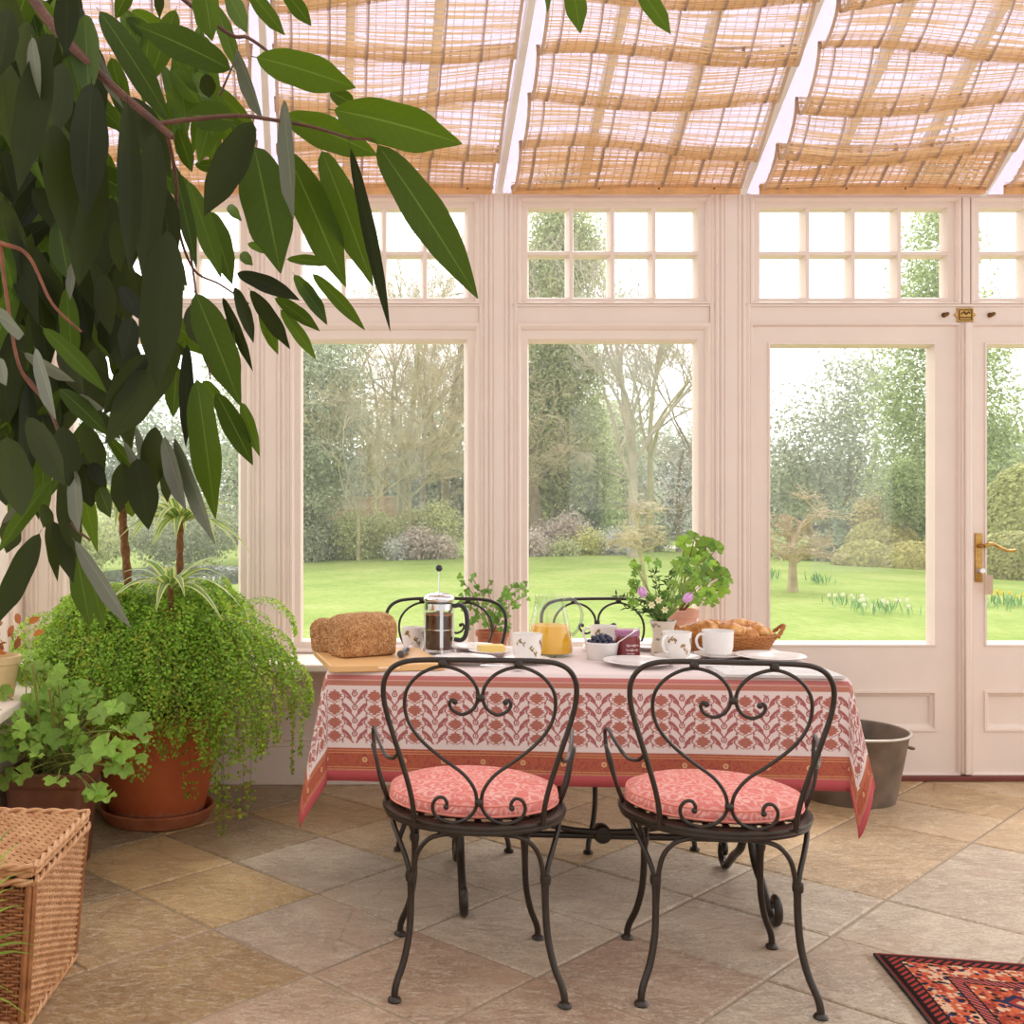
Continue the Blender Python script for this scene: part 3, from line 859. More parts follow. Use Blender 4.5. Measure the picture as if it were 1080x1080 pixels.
# tablecloth: flat on top, hanging on four sides, a loose cone at each corner
def build_cloth():
    g = M()
    L = 0.352
    xs = [-HW - L + L * i / 14 for i in range(14)] + [-HW + 2 * HW * i / 90 for i in range(91)] + [HW + L * (i + 1) / 14 for i in range(14)]
    ys = [-HD - L + L * i / 14 for i in range(14)] + [-HD + 2 * HD * i / 24 for i in range(25)] + [HD + L * (i + 1) / 14 for i in range(14)]
    rc = 0.010
    def drop(r, fl):
        """distance r past the edge -> (out, down)"""
        q = rc * PI / 2
        if r < q:
            a = r / rc
            return rc * math.sin(a), rc * (1 - math.cos(a))
        k = r - q
        return rc + k * math.sin(fl), rc + k * math.cos(fl)
    def P(x, y):
        ax, ay = max(0.0, abs(x) - HW), max(0.0, abs(y) - HD)
        sx, sy = (1 if x > 0 else -1), (1 if y > 0 else -1)
        bx, by = max(-HW, min(HW, x)), max(-HD, min(HD, y))
        if ax == 0 and ay == 0: return (x, y, TZ)
        if ax > 0 and ay > 0:
            r = math.hypot(ax, ay); th = math.atan2(ax, ay)          # 0 on front/back, pi/2 on the end
            k = math.sin(2 * th)
            fl = 0.02 + 0.20 * k
            if sx > 0 and sy < 0: fl = 0.02 + 0.03 * k + 0.20 * max(0.0, (th - PI / 4) / (PI / 4)) ** 0.7
            o_, d_ = drop(r, fl)
            # the cone folds back: the direction is pulled to the corner diagonal
            th2 = PI / 2 * (0.5 + 0.5 * math.copysign(abs(math.sin((th - PI / 4) * 2)) ** 0.9, th - PI / 4))
            sx_, cx_ = math.sin(th2), math.cos(th2)
            return (bx + sx * o_ * sx_, by + sy * o_ * cx_, TZ - d_)
        r = ax + ay
        if ay > 0:
            e = min(1, (HW - abs(x)) / 0.25)
            fl = 0.02 + 0.022 * (r / L) * math.sin(x * 11 + 1.2) * e + 0.02 * math.sin(x * 4.1 + (2 if sy < 0 else 0)) * e * (r / L)
            o_, d_ = drop(r, fl)
            return (x, y / abs(y) * (HD + o_), TZ - d_)
        e = min(1, (HD - abs(y)) / 0.15)
        fl = 0.025 + 0.03 * (r / L) * math.sin(y * 14) * e
        if sx > 0: fl += 0.195 * math.exp(-(y + HD) / 0.16)
        o_, d_ = drop(r, fl)
        return (sx * (HW + o_), y, TZ - d_)
    ny = len(ys)
    for x in xs:
        for y in ys: g.v.append(P(x, y))
    for i in range(len(xs) - 1):
        for j in range(ny - 1):
            a = i * ny + j
            cx, cy = (xs[i] + xs[i + 1]) / 2, (ys[j] + ys[j + 1]) / 2
            dx, dy = abs(cx) - HW, abs(cy) - HD
            cs = [(xs[i], ys[j]), (xs[i + 1], ys[j]), (xs[i + 1], ys[j + 1]), (xs[i], ys[j + 1])]
            if dy >= dx: uv = [(x, abs(y) - HD) for x, y in cs]
            else: uv = [(y, abs(x) - HW) for x, y in cs]
            g.uv[len(g.f)] = uv
            g.f.append((a, a + ny, a + ny + 1, a + 1)); g.m.append(0)
    o = g.obj('tablecloth', CLOTH, angle=180)
    o.location = (TC.x, TC.y, 0); o.rotation_euler = (0, 0, TROT)
    md = o.modifiers.new('thick', 'SOLIDIFY'); md.thickness = 0.0012; md.offset = 1
    tag(o, 'pink and red block printed cotton cloth draped over the breakfast table', 'tablecloth')
build_cloth()
TOPZ = TZ + 0.0014

# ================================================================ wrought iron chairs
def yl_(z, x=0.0):
    return -0.205 - (z - 0.47) * 0.17 + 0.55 * x * x
def make_chair(label):
    g = thing('iron_armchair', (0, 0, 0), label, 'chair', 0, 'wrought iron chairs at the table')
    q = M()
    q.lathe([(0.205, 0.452), (0.236, 0.452), (0.238, 0.458), (0.236, 0.464), (0.207, 0.466), (0.205, 0.460)][::-1], 48, sx=1.07)
    q.lathe([(0.205, 0.452), (0.205, 0.466)], 48, sx=1.07)
    q.lathe([(0.226, 0.438), (0.232, 0.440), (0.234, 0.446), (0.232, 0.452), (0.224, 0.450), (0.226, 0.438)], 48, sx=1.07)
    ring = q.obj('seat_ring', IRON, g)
    q = M()
    for i in range(-4, 5):
        c = i * 0.046; hl = math.sqrt(0.212 ** 2 - c * c)
        q.box(c * 1.07 - 0.009, c * 1.07 + 0.009, -hl, hl, 0.4615, 0.4635); q.box(-hl * 1.07, hl * 1.07, c - 0.009, c + 0.009, 0.4595, 0.4615)
    q.obj('seat_lattice', IRON, g, bevel=0)
    # outer back hoop
    pr = [(0.168, 0.458), (0.171, 0.505), (0.182, 0.56), (0.202, 0.63), (0.224, 0.70), (0.241, 0.76), (0.248, 0.805), (0.244, 0.845), (0.224, 0.876), (0.190, 0.893), (0.145, 0.899), (0.09, 0.901)]
    ln = [(x, z) for x, z in pr] + [(0, 0.9015)] + [(-x, z) for x, z in pr[::-1]]
    q = M(); q.tube(catmull([(x, yl_(z, x), z) for x, z in ln], 5), 0.0070, 10)
    hoop = q.obj('back_hoop', IRON, g)
    half = [(.085, .508), (.083, .520), (.092, .533), (.108, .531), (.119, .514), (.117, .492), (.100, .474), (.068, .466), (.036, .475), (.0135, .497), (.006, .522), (.0125, .559), (.041, .599), (.094, .638), (.147, .683), (.181, .730),
            (.193, .780), (.184, .826), (.150, .864), (.098, .884), (.045, .870), (.014, .839), (.0062, .804), (.018, .774), (.044, .759), (.068, .768), (.078, .786), (.072, .797), (.064, .792)]
    for s in (-1, 1):
        q = M(); c = catmull([(s * x, yl_(z, x) - 0.004, z) for x, z in half], 5)
        q.tube(c, 0.0048, 8); q.ball(c[0], 0.0078, 10, 7); q.ball(c[-1], 0.0078, 10, 7)
        q.obj('heart_scroll', IRON, g)
    for x, z in ((0, 0.804), (0, 0.523), (0.096, 0.892), (-0.096, 0.892)):
        q = M(); q.lathe([(0.009, -0.009), (0.0118, -0.005), (0.0118, 0.005), (0.009, 0.009), (0, 0.010)], 12, (x, yl_(z, x) - 0.003, z)); q.lathe([(0, -0.010), (0.009, -0.009)], 12, (x, yl_(z, x) - 0.003, z))
        q.obj('collar', IRON, hoop)
    for s in (-1, 1):
        q = M()
        q.tube(catmull([(s * .209, -.207, .646), (s * .222, -.172, .624), (s * .244, -.11, .618), (s * .268, -.02, .646), (s * .277, .045, .660), (s * .282, .072, .650), (s * .281, .075, .622), (s * .275, .062, .575), (s * .262, .045, .530), (s * .246, .03, .485), (s * .234, .018, .452)], 5), 0.0054, 8)
        q.tube(catmull([(s * .279, .064, .600), (s * .283, .055, .610), (s * .282, .030, .608), (s * .272, .012, .580), (s * .262, .006, .530), (s * .250, .008, .490), (s * .236, .012, .455)], 5), 0.0052, 8)
        q.obj('armrest', IRON, g)
    # legs
    legs = {}
    for sx in (-1, 1):
        for sy in (-1, 1):
            k = 0.0 if sy < 0 else 0.014
            a = [(.226, .055, .452), (.222, .085, .425), (.203, .128, .385), (.186, .156, .345), (.178, .168, .310), (.176, .174, .25), (.180, .184, .17), (.194, .199, .10), (.212, .214, .052), (.218 , .220, .028), (.219, .221, .008)]
            b = [(.176, .176, .20), (.170, .178, .31), (.167, .179, .345), (.155, .182, .385), (.128, .190, .418), (.09, .200, .434)]
            P = lambda p: (sx * (p[0] - k), sy * p[1], p[2])
            q = M()
            ca = catmull([P(p) for p in a], 4)
            q.tube(ca, [0.0070] * 16 + [0.0095] * (len(ca) - 16), 10)
            q.tube(catmull([P(p) for p in b], 4), 0.0066, 8)
            q.lathe([(0.0, -0.012), (0.0135, -0.011), (0.015, 0), (0.0135, 0.011), (0, 0.012)], 12, P((.1765, .173, .312)))
            lg = q.obj('leg', IRON, g)
            q = M(); q.lathe([(0, 0), (0.017, 0.0), (0.0185, 0.004), (0.016, 0.010), (0.009, 0.014), (0.0085, 0.02)], 16, P((.219, .221, 0)))
            q.obj('foot', IRON, lg)
    for sy in (-1, 1):
        q = M(); q.tube([(-0.10, sy * 0.199, .432), (-0.05, sy * .203, .437), (0.05, sy * .203, .437), (0.10, sy * 0.199, .432)], 0.0066, 8)
        q.obj('apron_rail', IRON, g)
    return g
CH = [((0.436, 3.050), -4.4, 'iron armchair with coral cushion, its heart back framing the loaf end of the table'),
      ((1.090, 3.005), -9.5, 'iron armchair with coral cushion, standing nearest the rug and zinc tub'),
      ((0.520, 4.300), 180 - 3.0, 'iron armchair across the table, its back showing behind the French press'),
      ((1.190, 4.290), 180 + 5.0, 'iron armchair across the table, its back showing between juice jug and bouquet')]
c0 = make_chair(CH[0][2])
for i, ((x, y), rz, lab) in enumerate(CH):
    c = c0 if i == 0 else copy_tree(c0)
    c.location = (x, y, 0); c.rotation_euler = (0, 0, math.radians(rz)); c['label'] = lab

def make_cushion(label):
    g = thing('seat_cushion', (0, 0, 0), label, 'cushion', 0, 'round seat cushions on the iron chairs')
    q = M(); R_ = 0.211
    prof = [(0, 0.0), (0.10, 0.0), (0.175, 0.002), (R_ - 0.010, 0.006), (R_ - 0.001, 0.015), (R_ + 0.001, 0.022), (R_ - 0.001, 0.034), (R_ - 0.012, 0.047), (R_ - 0.04, 0.058), (0.11, 0.066), (0.05, 0.0685), (0, 0.069)]
    q.lathe(prof, 56, sx=1.11)
    q.obj('cushion_cover', DAMASK, g, angle=180)
    q = M()
    for z, r in ((0.0135, R_ - 0.001), (0.040, R_ - 0.005)):
        q.tube([(1.11 * r * math.cos(a * 2 * PI / 56), r * math.sin(a * 2 * PI / 56), z) for a in range(56)], 0.0032, 6, closed=True)
    q.obj('piping', PIPING, g)
    return g
LB = ['round coral damask cushion on the chair in front of the bread board', 'round coral damask cushion on the chair in front of the zinc tub']
u0 = make_cushion(LB[0])
for i in range(2):
    c = u0 if i == 0 else copy_tree(u0)
    (x, y), rz, _ = CH[i]
    th_ = math.radians(rz)
    fwd = Vector((-math.sin(th_), math.cos(th_), 0))
    c.location = Vector((x, y, 0.4662)) + fwd * 0.012
    c.rotation_euler = (0, 0, th_); c['label'] = LB[i]
# ================================================================ breakfast things
def tp(px, py): 
    d = (H - TOPZ) * F / (py - CY)
    return Vector(((px - CX) * d / F, d, TOPZ))
CHINA = mat_plain('white_china', (0.83, 0.79, 0.77), 0.18, var=0.02, spec=0.5)
BUTTERM = mat_plain('butter', lin(238, 206, 120), 0.4, var=0.06)
BLACKP = mat_plain('black_plastic', (0.02, 0.02, 0.021), 0.35)
CLEAR = mat_glass('clear_glass', (0.95, 0.96, 0.95), 1.5)
WOODB = None
def wood_mat(name, a, b, sc=(3, 40, 40)):
    t = NT(name); co = t.coord(scale=sc)
    n = t.noise(co, 1.0, 5, 0.6, 0.8)
    return t.done(t.bsdf(t.mix(n, a, b), 0.5, 0, 0.4))
BEECH = wood_mat('pale_beech', lin(214, 164, 106), lin(232, 190, 134))

def crust_mat():
    t = NT('seeded_brown_crust'); co = t.coord()
    n = t.noise(co, 60, 4, 0.7); v = t.voronoi(co, 150)
    c = t.ramp(n, [(0.3, lin(158, 106, 66)), (0.52, lin(200, 146, 98)), (0.72, lin(226, 182, 132))])
    c = t.mix(t.math('MULTIPLY', t.math('SUBTRACT', 1.0, t.step(v.outputs['Distance'], 0.22, 0.06)), t.step(t.noise(co, 35, 2), 0.42, 0.06)), c, lin(246, 222, 184))
    return t.done(t.bsdf(c, 0.8, 0, 0.2, t.bump(t.math('ADD', n, t.math('MULTIPLY', v.outputs['Distance'], -0.8)), 0.9, 0.012)))
CRUST = crust_mat()
def crumb_mat():
    t = NT('brown_crumb'); co = t.coord()
    v = t.voronoi(co, 210); n = t.noise(co, 90, 3)
    c = t.mix(n, lin(176, 128, 84), lin(222, 180, 130))
    c = t.mix(t.math('SUBTRACT', 1.0, t.step(v.outputs['Distance'], 0.2, 0.05)), c, lin(120, 80, 52))
    return t.done(t.bsdf(c, 0.9, 0, 0.1, t.bump(n, 0.6, 0.006)))
CRUMB = crumb_mat()

# board, hanging a little over the end of the table
bz = TOPZ
bp = thing('bread_board', (0.200, 3.70, bz), 'pale beech bread board under the seeded loaf, overhanging the table end', 'cutting board', math.radians(8))
q = M()
def rrect(hx, hy, r, n=6):
    out = []
    for cx, cy, a0 in ((hx - r, hy - r, 0), (-hx + r, hy - r, 90), (-hx + r, -hy + r, 180), (hx - r, -hy + r, 270)):
        for i in range(n + 1):
            a = math.radians(a0 + 90 * i / n); out.append((cx + r * math.cos(a), cy + r * math.sin(a)))
    return out
q.prism(rrect(0.190, 0.205, 0.022), 0.001, 0.024)
q.obj('board', BEECH, bp, bevel=0.004)
q = M()
q.tube([(-0.035 + 0.07 * i / 10, -0.2035, 0.0125) for i in range(11)], 0.0055, 8)
q.obj('finger_groove', mat_plain('pale_groove', lin(240, 206, 170), 0.6), bp)
BZ = bz + 0.0245

def loaf_mesh(L, W, Ht, seed, taper=0.0):
    R = random.Random(seed); g = M()
    cs = [(-0.42, 0.0), (-0.46, 0.03), (-0.48, 0.25), (-0.50, 0.50), (-0.53, 0.66), (-0.49, 0.82), (-0.38, 0.93), (-0.20, 0.985), (0, 1.0)]
    cs = cs + [(-x, z) for x, z in cs[-2::-1]]
    nL = 22; n = len(cs)
    for i in range(nL + 1):
        t = i / nL; e = min(1.0, min(t, 1 - t) * nL / 2.2); e = math.sin(e * PI / 2)
        hs = 1.0 + 0.05 * math.sin(PI * t) - taper * t
        for x, z in cs:
            b = 0.0022 * R.uniform(-1, 1)
            sq = 0.84 + 0.16 * e
            g.v.append(((t - 0.5) * L * (1 + 0.04 * z), x * W * sq + b, z * Ht * hs * (0.88 + 0.12 * e) + b * (z > 0.05)))
    for i in range(nL):
        for j in range(n - 1):
            a = i * n + j; g.f.append((a, a + 1, a + n + 1, a + n)); g.m.append(0)
        a = i * n; g.f.append((a, a + n, a + n + n - 1, a + n - 1)); g.m.append(0)
    g.f.append(tuple(range(n - 1, -1, -1))); g.m.append(0)
    g.f.append(tuple(range(nL * n, nL * n + n))); g.m.append(0)
    return g
lf = thing('bread_loaf', (0.152, 3.715, BZ), 'big seeded brown tin loaf standing on the bread board', 'bread', math.radians(27))
loaf_mesh(0.215, 0.122, 0.140, 3).obj('crust', CRUST, lf, angle=70, subsurf=1)
hl = thing('bread_heel', (0.030, 3.80, BZ), 'cut heel of brown bread leaning behind the seeded loaf', 'bread', math.radians(62))
g_ = loaf_mesh(0.05, 0.105, 0.112, 9); g_.obj('crust', CRUST, hl, angle=70, subsurf=1)

kn = thing('bread_knife', (0.290, 3.690, BZ + 0.0125), 'bread knife with rounded dark grey handle lying on the bread board', 'knife', math.radians(-14))
q = M(); c = catmull([(0, -0.055, 0), (0, -0.045, 0.001), (0, -0.01, 0.0), (0, 0.03, -0.001), (0, 0.06, 0)], 4)
q.tube(c, [0.006, 0.011, 0.0125, 0.0128, 0.0125] + [0.0118] * 4 + [0.011] * 4 + [0.0118] * (len(c) - 13), 12)
q.obj('handle', mat_plain('dark_grey_handle', lin(74, 74, 84), 0.28, spec=0.6), kn)
q = M(); q.box(-0.0012, 0.0012, 0.06, 0.20, -0.011, 0.010); q.obj('blade', STEEL, kn)

# French press
p = tp(463, 689.5)
fp = thing('french_press', p, 'glass French press half full of dark coffee with a black knobbed plunger', 'coffee press', math.radians(-12))
q = M(); q.lathe([(0.0, 0.012), (0.049, 0.012), (0.0515, 0.016), (0.0515, 0.185), (0.0535, 0.196), (0.051, 0.196), (0.0495, 0.184), (0.0495, 0.018), (0, 0.015)], 32); q.obj('beaker', CLEAR, fp)
q = M(); q.lathe([(0, 0.0155), (0.0488, 0.0185), (0.0488, 0.140), (0, 0.1405)], 32)
q.obj('coffee', mat_plain('black_coffee', (0.055, 0.013, 0.007), 0.12, var=0.3, spec=0.6), fp)
q = M(); q.lathe([(0, 0.1405), (0.0486, 0.1408), (0.0486, 0.146), (0, 0.147)], 32); q.obj('crema', mat_plain('coffee_foam', lin(176, 118, 82), 0.6), fp)
q = M()
q.lathe([(0.0515, 0.160), (0.0535, 0.160), (0.0535, 0.182), (0.0515, 0.182)], 32); q.lathe([(0.0515, 0.088), (0.0526, 0.088), (0.0526, 0.0915), (0.0515, 0.0915)], 32)
for a in (20, 100, 200, 285):
    a = math.radians(a); x, y = 0.0535 * math.cos(a), 0.0535 * math.sin(a); tx, ty = -math.sin(a) * 0.006, math.cos(a) * 0.006
    q.add([(x - tx, y - ty, 0.02), (x + tx, y + ty, 0.02), (x + tx, y + ty, 0.17), (x - tx, y - ty, 0.17), (x * 1.03 - tx, y * 1.03 - ty, 0.02), (x * 1.03 + tx, y * 1.03 + ty, 0.02), (x * 1.03 + tx, y * 1.03 + ty, 0.17), (x * 1.03 - tx, y * 1.03 - ty, 0.17)],
          [(0, 1, 2, 3), (7, 6, 5, 4), (0, 4, 5, 1), (1, 5, 6, 2), (2, 6, 7, 3), (3, 7, 4, 0)])
    q.tube(catmull([(x, y, 0.022), (x * 1.04, y * 1.04, 0.010), (x * 1.18, y * 1.18, 0.005)], 4), 0.005, 8)
q.obj('steel_frame', STEEL, fp)
q = M(); q.lathe([(0.054, 0.190), (0.056, 0.196), (0.055, 0.203), (0.047, 0.212), (0.030, 0.218), (0.010, 0.220), (0.006, 0.223), (0, 0.224)], 32)
ld = q.obj('lid', STEEL, fp)
q = M(); q.tube([(0, 0, 0.22), (0, 0, 0.30)], 0.0023, 8); q.obj('plunger_rod', STEEL, ld)
q = M(); q.ball((0, 0, 0.308), 0.0125, 16, 10); q.obj('plunger_knob', BLACKP, ld)
q = M(); q.tube(catmull([(0.053, 0, 0.172), (0.075, 0, 0.176), (0.094, 0, 0.160), (0.101, 0, 0.115), (0.095, 0, 0.070), (0.080, 0, 0.052), (0.055, 0, 0.054)], 5), [0.007] + [0.0085] * 29 + [0.007], 10); q.obj('handle', BLACKP, fp)

def blade(m, base, tip, width, side, bend=(0, 0, 0), n=8, fold=0.18, mi=0, shape=0.75, uvs=True, tipk=1.0, fig=False):
    """long leaf: base, tip, width, sideways vector, mid-rib bow"""
    base, tip, side, bend = Vector(base), Vector(tip), Vector(side).normalized(), Vector(bend)
    st = len(m.v); ax = (tip - base)
    nrm = ax.cross(side).normalized()
    cols = (-1, -0.5, 0, 0.5, 1)
    for i in range(n + 1):
        t = i / n
        p = base + ax * t + bend * (4 * t * (1 - t))
        w_ = width * 0.5 * max(0.0, math.sin(PI * t ** shape)) ** 0.85
        if t > 0.86: w_ *= 1 - (t - 0.86) / 0.14 * 0.35 * tipk
        if fig:
            q_ = max(0.0, (t - 0.05) / 0.95)
            w_ = width * 0.5 * 2.37 * (q_ ** 0.60) * ((1 - q_) ** 0.65) * (1.0 - 0.50 * max(0.0, q_ - 0.72) / 0.28)
            w_ *= 1 + 0.035 * math.sin(t * 17 + width * 900)
        w_ = max(w_, width * 0.012)
        for s_ in cols:
            m.v.append(tuple(p + side * (w_ * s_) + nrm * (abs(s_) * w_ * fold)))
    for i in range(n):
        for j in range(4):
            a = st + i * 5 + j
            if uvs: m.uv[len(m.f)] = [(cols[j], i / n), (cols[j + 1], i / n), (cols[j + 1], (i + 1) / n), (cols[j], (i + 1) / n)]
            m.f.append((a, a + 1, a + 6, a + 5)); m.m.append(mi)


FLORAL = mat_plain('sprigged_china', (0.83, 0.785, 0.755), 0.18, var=0.02, spec=0.5)
SPRIGG = mat_plain('olive_sprig', lin(140, 124, 62), 0.4); SPRIGB = mat_plain('rust_sprig', lin(184, 112, 66), 0.4)
TEA = mat_plain('milky_tea', lin(176, 124, 84), 0.2)

def cup(px, py, label, r=0.046, h=0.086, mat=None, hang=0, saucer=True, full_=False, z0=0.0):
    p = tp(px, py) + Vector((0, 0, z0))
    g = thing('breakfast_cup', p, label, 'cup', math.radians(hang), 'china cups on the breakfast table')
    q = M()
    q.lathe([(0, 0.004), (0.026, 0.002), (0.0275, 0.0), (0.029, 0.004), (r * 0.86, 0.014), (r * 0.96, h * 0.4), (r, h * 0.9), (r + 0.0012, h), (r - 0.0012, h), (r - 0.0025, h * 0.9), (r * 0.93, h * 0.4), (r * 0.8, 0.018), (0, 0.012)], 32)
    q.obj('cup_bowl', mat or CHINA, g)
    q = M(); q.tube(catmull([(r * 0.95, 0, h * 0.84), (r + 0.016, 0, h * 0.86), (r + 0.028, 0, h * 0.66), (r + 0.020, 0, h * 0.38), (r * 0.94, 0, h * 0.26)], 6), 0.0048, 8)
    q.obj('handle', CHINA, g)
    if mat is FLORAL:
        R = random.Random(int(px))
        face = -PI / 2 - math.radians(hang)
        for k, (da, zc) in enumerate(((-0.75, 0.62), (0.15, 0.36), (0.95, 0.62), (2.4, 0.5), (3.6, 0.6))):
            a0 = face + da; q = M()
            S = lambda a, z: Vector(((r * (0.86 + 0.14 * z / h) + 0.0022) * math.cos(a), (r * (0.86 + 0.14 * z / h) + 0.0022) * math.sin(a), z))
            pts = [S(a0 + t * 0.55 - 0.25, h * zc + 0.012 * math.sin(t * 3 + k) + 0.004) for t in [i / 8 for i in range(9)]]
            q.tube(pts, 0.0007, 5, 0)
            for i in range(1, 9):
                for sgn in (-1, 1):
                    c0 = pts[i]; a1 = math.atan2(c0.y, c0.x)
                    tip = S(a1 + 0.10 + 0.05 * sgn, c0.z + sgn * R.uniform(0.006, 0.010))
                    if R.random() < 0.75: blade(q, c0, tip, 0.0055, Vector((0, 0, 1)).cross(Vector((math.cos(a1), math.sin(a1), 0))) + Vector((0, 0, -sgn * 0.6)), n=3, uvs=False, mi=R.choice((0, 0, 1)))
            q.obj('sprig_motif', [SPRIGG, SPRIGB], g)
    return g
def saucer(px, py, label, r=0.078, grp='saucers under the cups'):
    g = thing('saucer', tp(px, py), label, 'saucer', 0, grp)
    q = M(); q.lathe([(0, 0.003), (0.028, 0.002), (0.03, 0.0), (0.034, 0.002), (r * 0.75, 0.009), (r, 0.016), (r, 0.018), (r * 0.74, 0.012), (0.032, 0.006), (0, 0.006)], 36)
    q.obj('dish', CHINA, g); return g
def plate(px, py, label, r, mat=None, grp='breakfast plates'):
    g = thing('plate', tp(px, py), label, 'plate', 0, grp)
    q = M(); q.lathe([(0, 0.003), (r * 0.55, 0.003), (r * 0.57, 0.0), (r * 0.60, 0.003), (r * 0.68, 0.008), (r * 0.98, 0.016), (r, 0.0175), (r * 0.98, 0.019), (r * 0.67, 0.0115), (r * 0.6, 0.0065), (0, 0.006)], 44)
    q.obj('dish', mat or CHINA, g)
    return g

saucer(556, 699.5, 'white saucer under the sprigged mug beside the juice jug'); cup(556, 699.5, 'white mug with olive sprigs beside the juice jug', 0.050, 0.094, FLORAL, 100, z0=0.0065)
saucer(637, 686.5, 'white saucer behind the bowl of blueberries'); cup(637, 686.5, 'white sprigged cup standing behind the blueberries and jam', 0.049, 0.086, FLORAL, 150, z0=0.0065)
saucer(714, 697.0, 'white saucer under the sprigged mug in front of the vase'); cup(714, 697.0, 'white mug with olive sprigs in front of the vase', 0.048, 0.094, FLORAL, 215, z0=0.0065)
saucer(757, 694.5, 'white saucer under the plain white cup by the croissants', 0.083); cup(757, 694.5, 'plain tall white cup on a saucer by the croissant basket', 0.053, 0.092, None, 190, z0=0.0065)
cup(436, 685.7, 'white cup with a leafy sprig half hidden behind the French press', 0.042, 0.085, FLORAL, 120)
plate(490, 699.0, 'white plate behind the heart back of the chair at the loaf end', 0.108)
plate(674, 702.0, 'white plate in front of the blueberries and jam jar', 0.118)
plate(812, 696.0, 'white plate at the table end beside the croissant basket', 0.118)
plate(500, 685.7, 'white plate on the far side of the table behind the butter dish', 0.09)
plate(684, 685.3, 'white plate on the far side of the table between jam jar and vase', 0.085)

# butter
p = tp(518, 692.5)
bd = thing('butter_dish', p, 'small white dish holding a block of butter', 'dish', math.radians(4))
q = M(); q.lathe([(0, 0.004), (0.030, 0.002), (0.032, 0.0), (0.036, 0.003), (0.05, 0.012), (0.074, 0.022), (0.076, 0.024), (0.072, 0.025), (0.05, 0.016), (0, 0.009)], 36, sx=1.05); q.obj('dish', CHINA, bd)
bu = thing('butter_block', p + Vector((0, 0, 0.0112)), 'block of yellow butter on the small white dish', 'butter', math.radians(6))
q = M(); q.box(-0.046, 0.046, -0.024, 0.024, 0, 0.031); q.obj('butter', BUTTERM, bu, bevel=0.004)

# juice jug
p = tp(580, 691.0)
jg = thing('juice_jug', p, 'clear glass jug half full of orange juice', 'jug', math.radians(-8))
q = M(); out = [(0, 0.0), (0.072, 0.0), (0.080, 0.006), (0.082, 0.014), (0.078, 0.06), (0.068, 0.115), (0.056, 0.165), (0.0515, 0.20), (0.054, 0.214)]
q.lathe(out + [(r - 0.0035, max(z, 0.012)) for r, z in out[::-1]], 40); q.obj('jug_glass', CLEAR, jg)
q = M(); q.lathe([(0, 0.0125), (0.0765, 0.0125), (0.0775, 0.02), (0.0742, 0.06), (0.0652, 0.108), (0, 0.1085)], 40)
q.obj('orange_juice', mat_plain('orange_juice', lin(250, 186, 30), 0.25, var=0.05), jg)
q = M(); q.tube(catmull([(0.052, 0, 0.196), (0.075, 0, 0.202), (0.102, 0, 0.180), (0.112, 0, 0.145), (0.103, 0, 0.105), (0.082, 0, 0.075), (0.071, 0, 0.078)], 6), 0.0065, 10)
q.obj('handle', mat_glass('jug_handle_glass', (0.80, 0.80, 0.80), 1.9), jg)

# ramekin with blueberries
p = tp(634.5, 695.0)
rm = thing('ramekin', p, 'white ramekin filled with blueberries', 'bowl')
q = M(); q.lathe([(0, 0.002), (0.046, 0.0), (0.049, 0.003), (0.0575, 0.055), (0.0595, 0.057), (0.0595, 0.061), (0.056, 0.061), (0.054, 0.056), (0.047, 0.008), (0, 0.006)], 40); q.obj('bowl', CHINA, rm)
BERRY = mat_plain('blueberry_skin', lin(44, 42, 62), 0.55, c2=lin(70, 72, 98), scale=90)
pk = None; R = random.Random(4); n = 0
spots = []
for ring_, (rr, k, z) in enumerate(((0.0415, 13, 0.058), (0.025, 8, 0.062), (0.008, 3, 0.068), (0.030, 9, 0.072), (0.014, 4, 0.078), (0.040, 12, 0.046))):
    for i in range(k):
        a = 2 * PI * i / k + ring_ * 0.4; spots.append((rr * math.cos(a), rr * math.sin(a), z + R.uniform(-0.002, 0.002)))
for x, y, z in spots:
    if pk is None:
        q = M(); q.lathe([(0, -0.0078), (0.005, -0.0065), (0.0078, -0.002), (0.0080, 0.001), (0.006, 0.0058), (0.003, 0.0074), (0.002, 0.0066), (0, 0.006)], 12); pk = q.obj('blueberry', BERRY); o = pk
    else:
        o = pk.copy(); COL.objects.link(o)
    o.location = p + Vector((x, y, z)); o.rotation_euler = (R.uniform(-.7, .7), R.uniform(-.7, .7), 0)
    tag(o, 'dark blueberry heaped in the white ramekin', 'blueberry', 'blueberries in the ramekin')

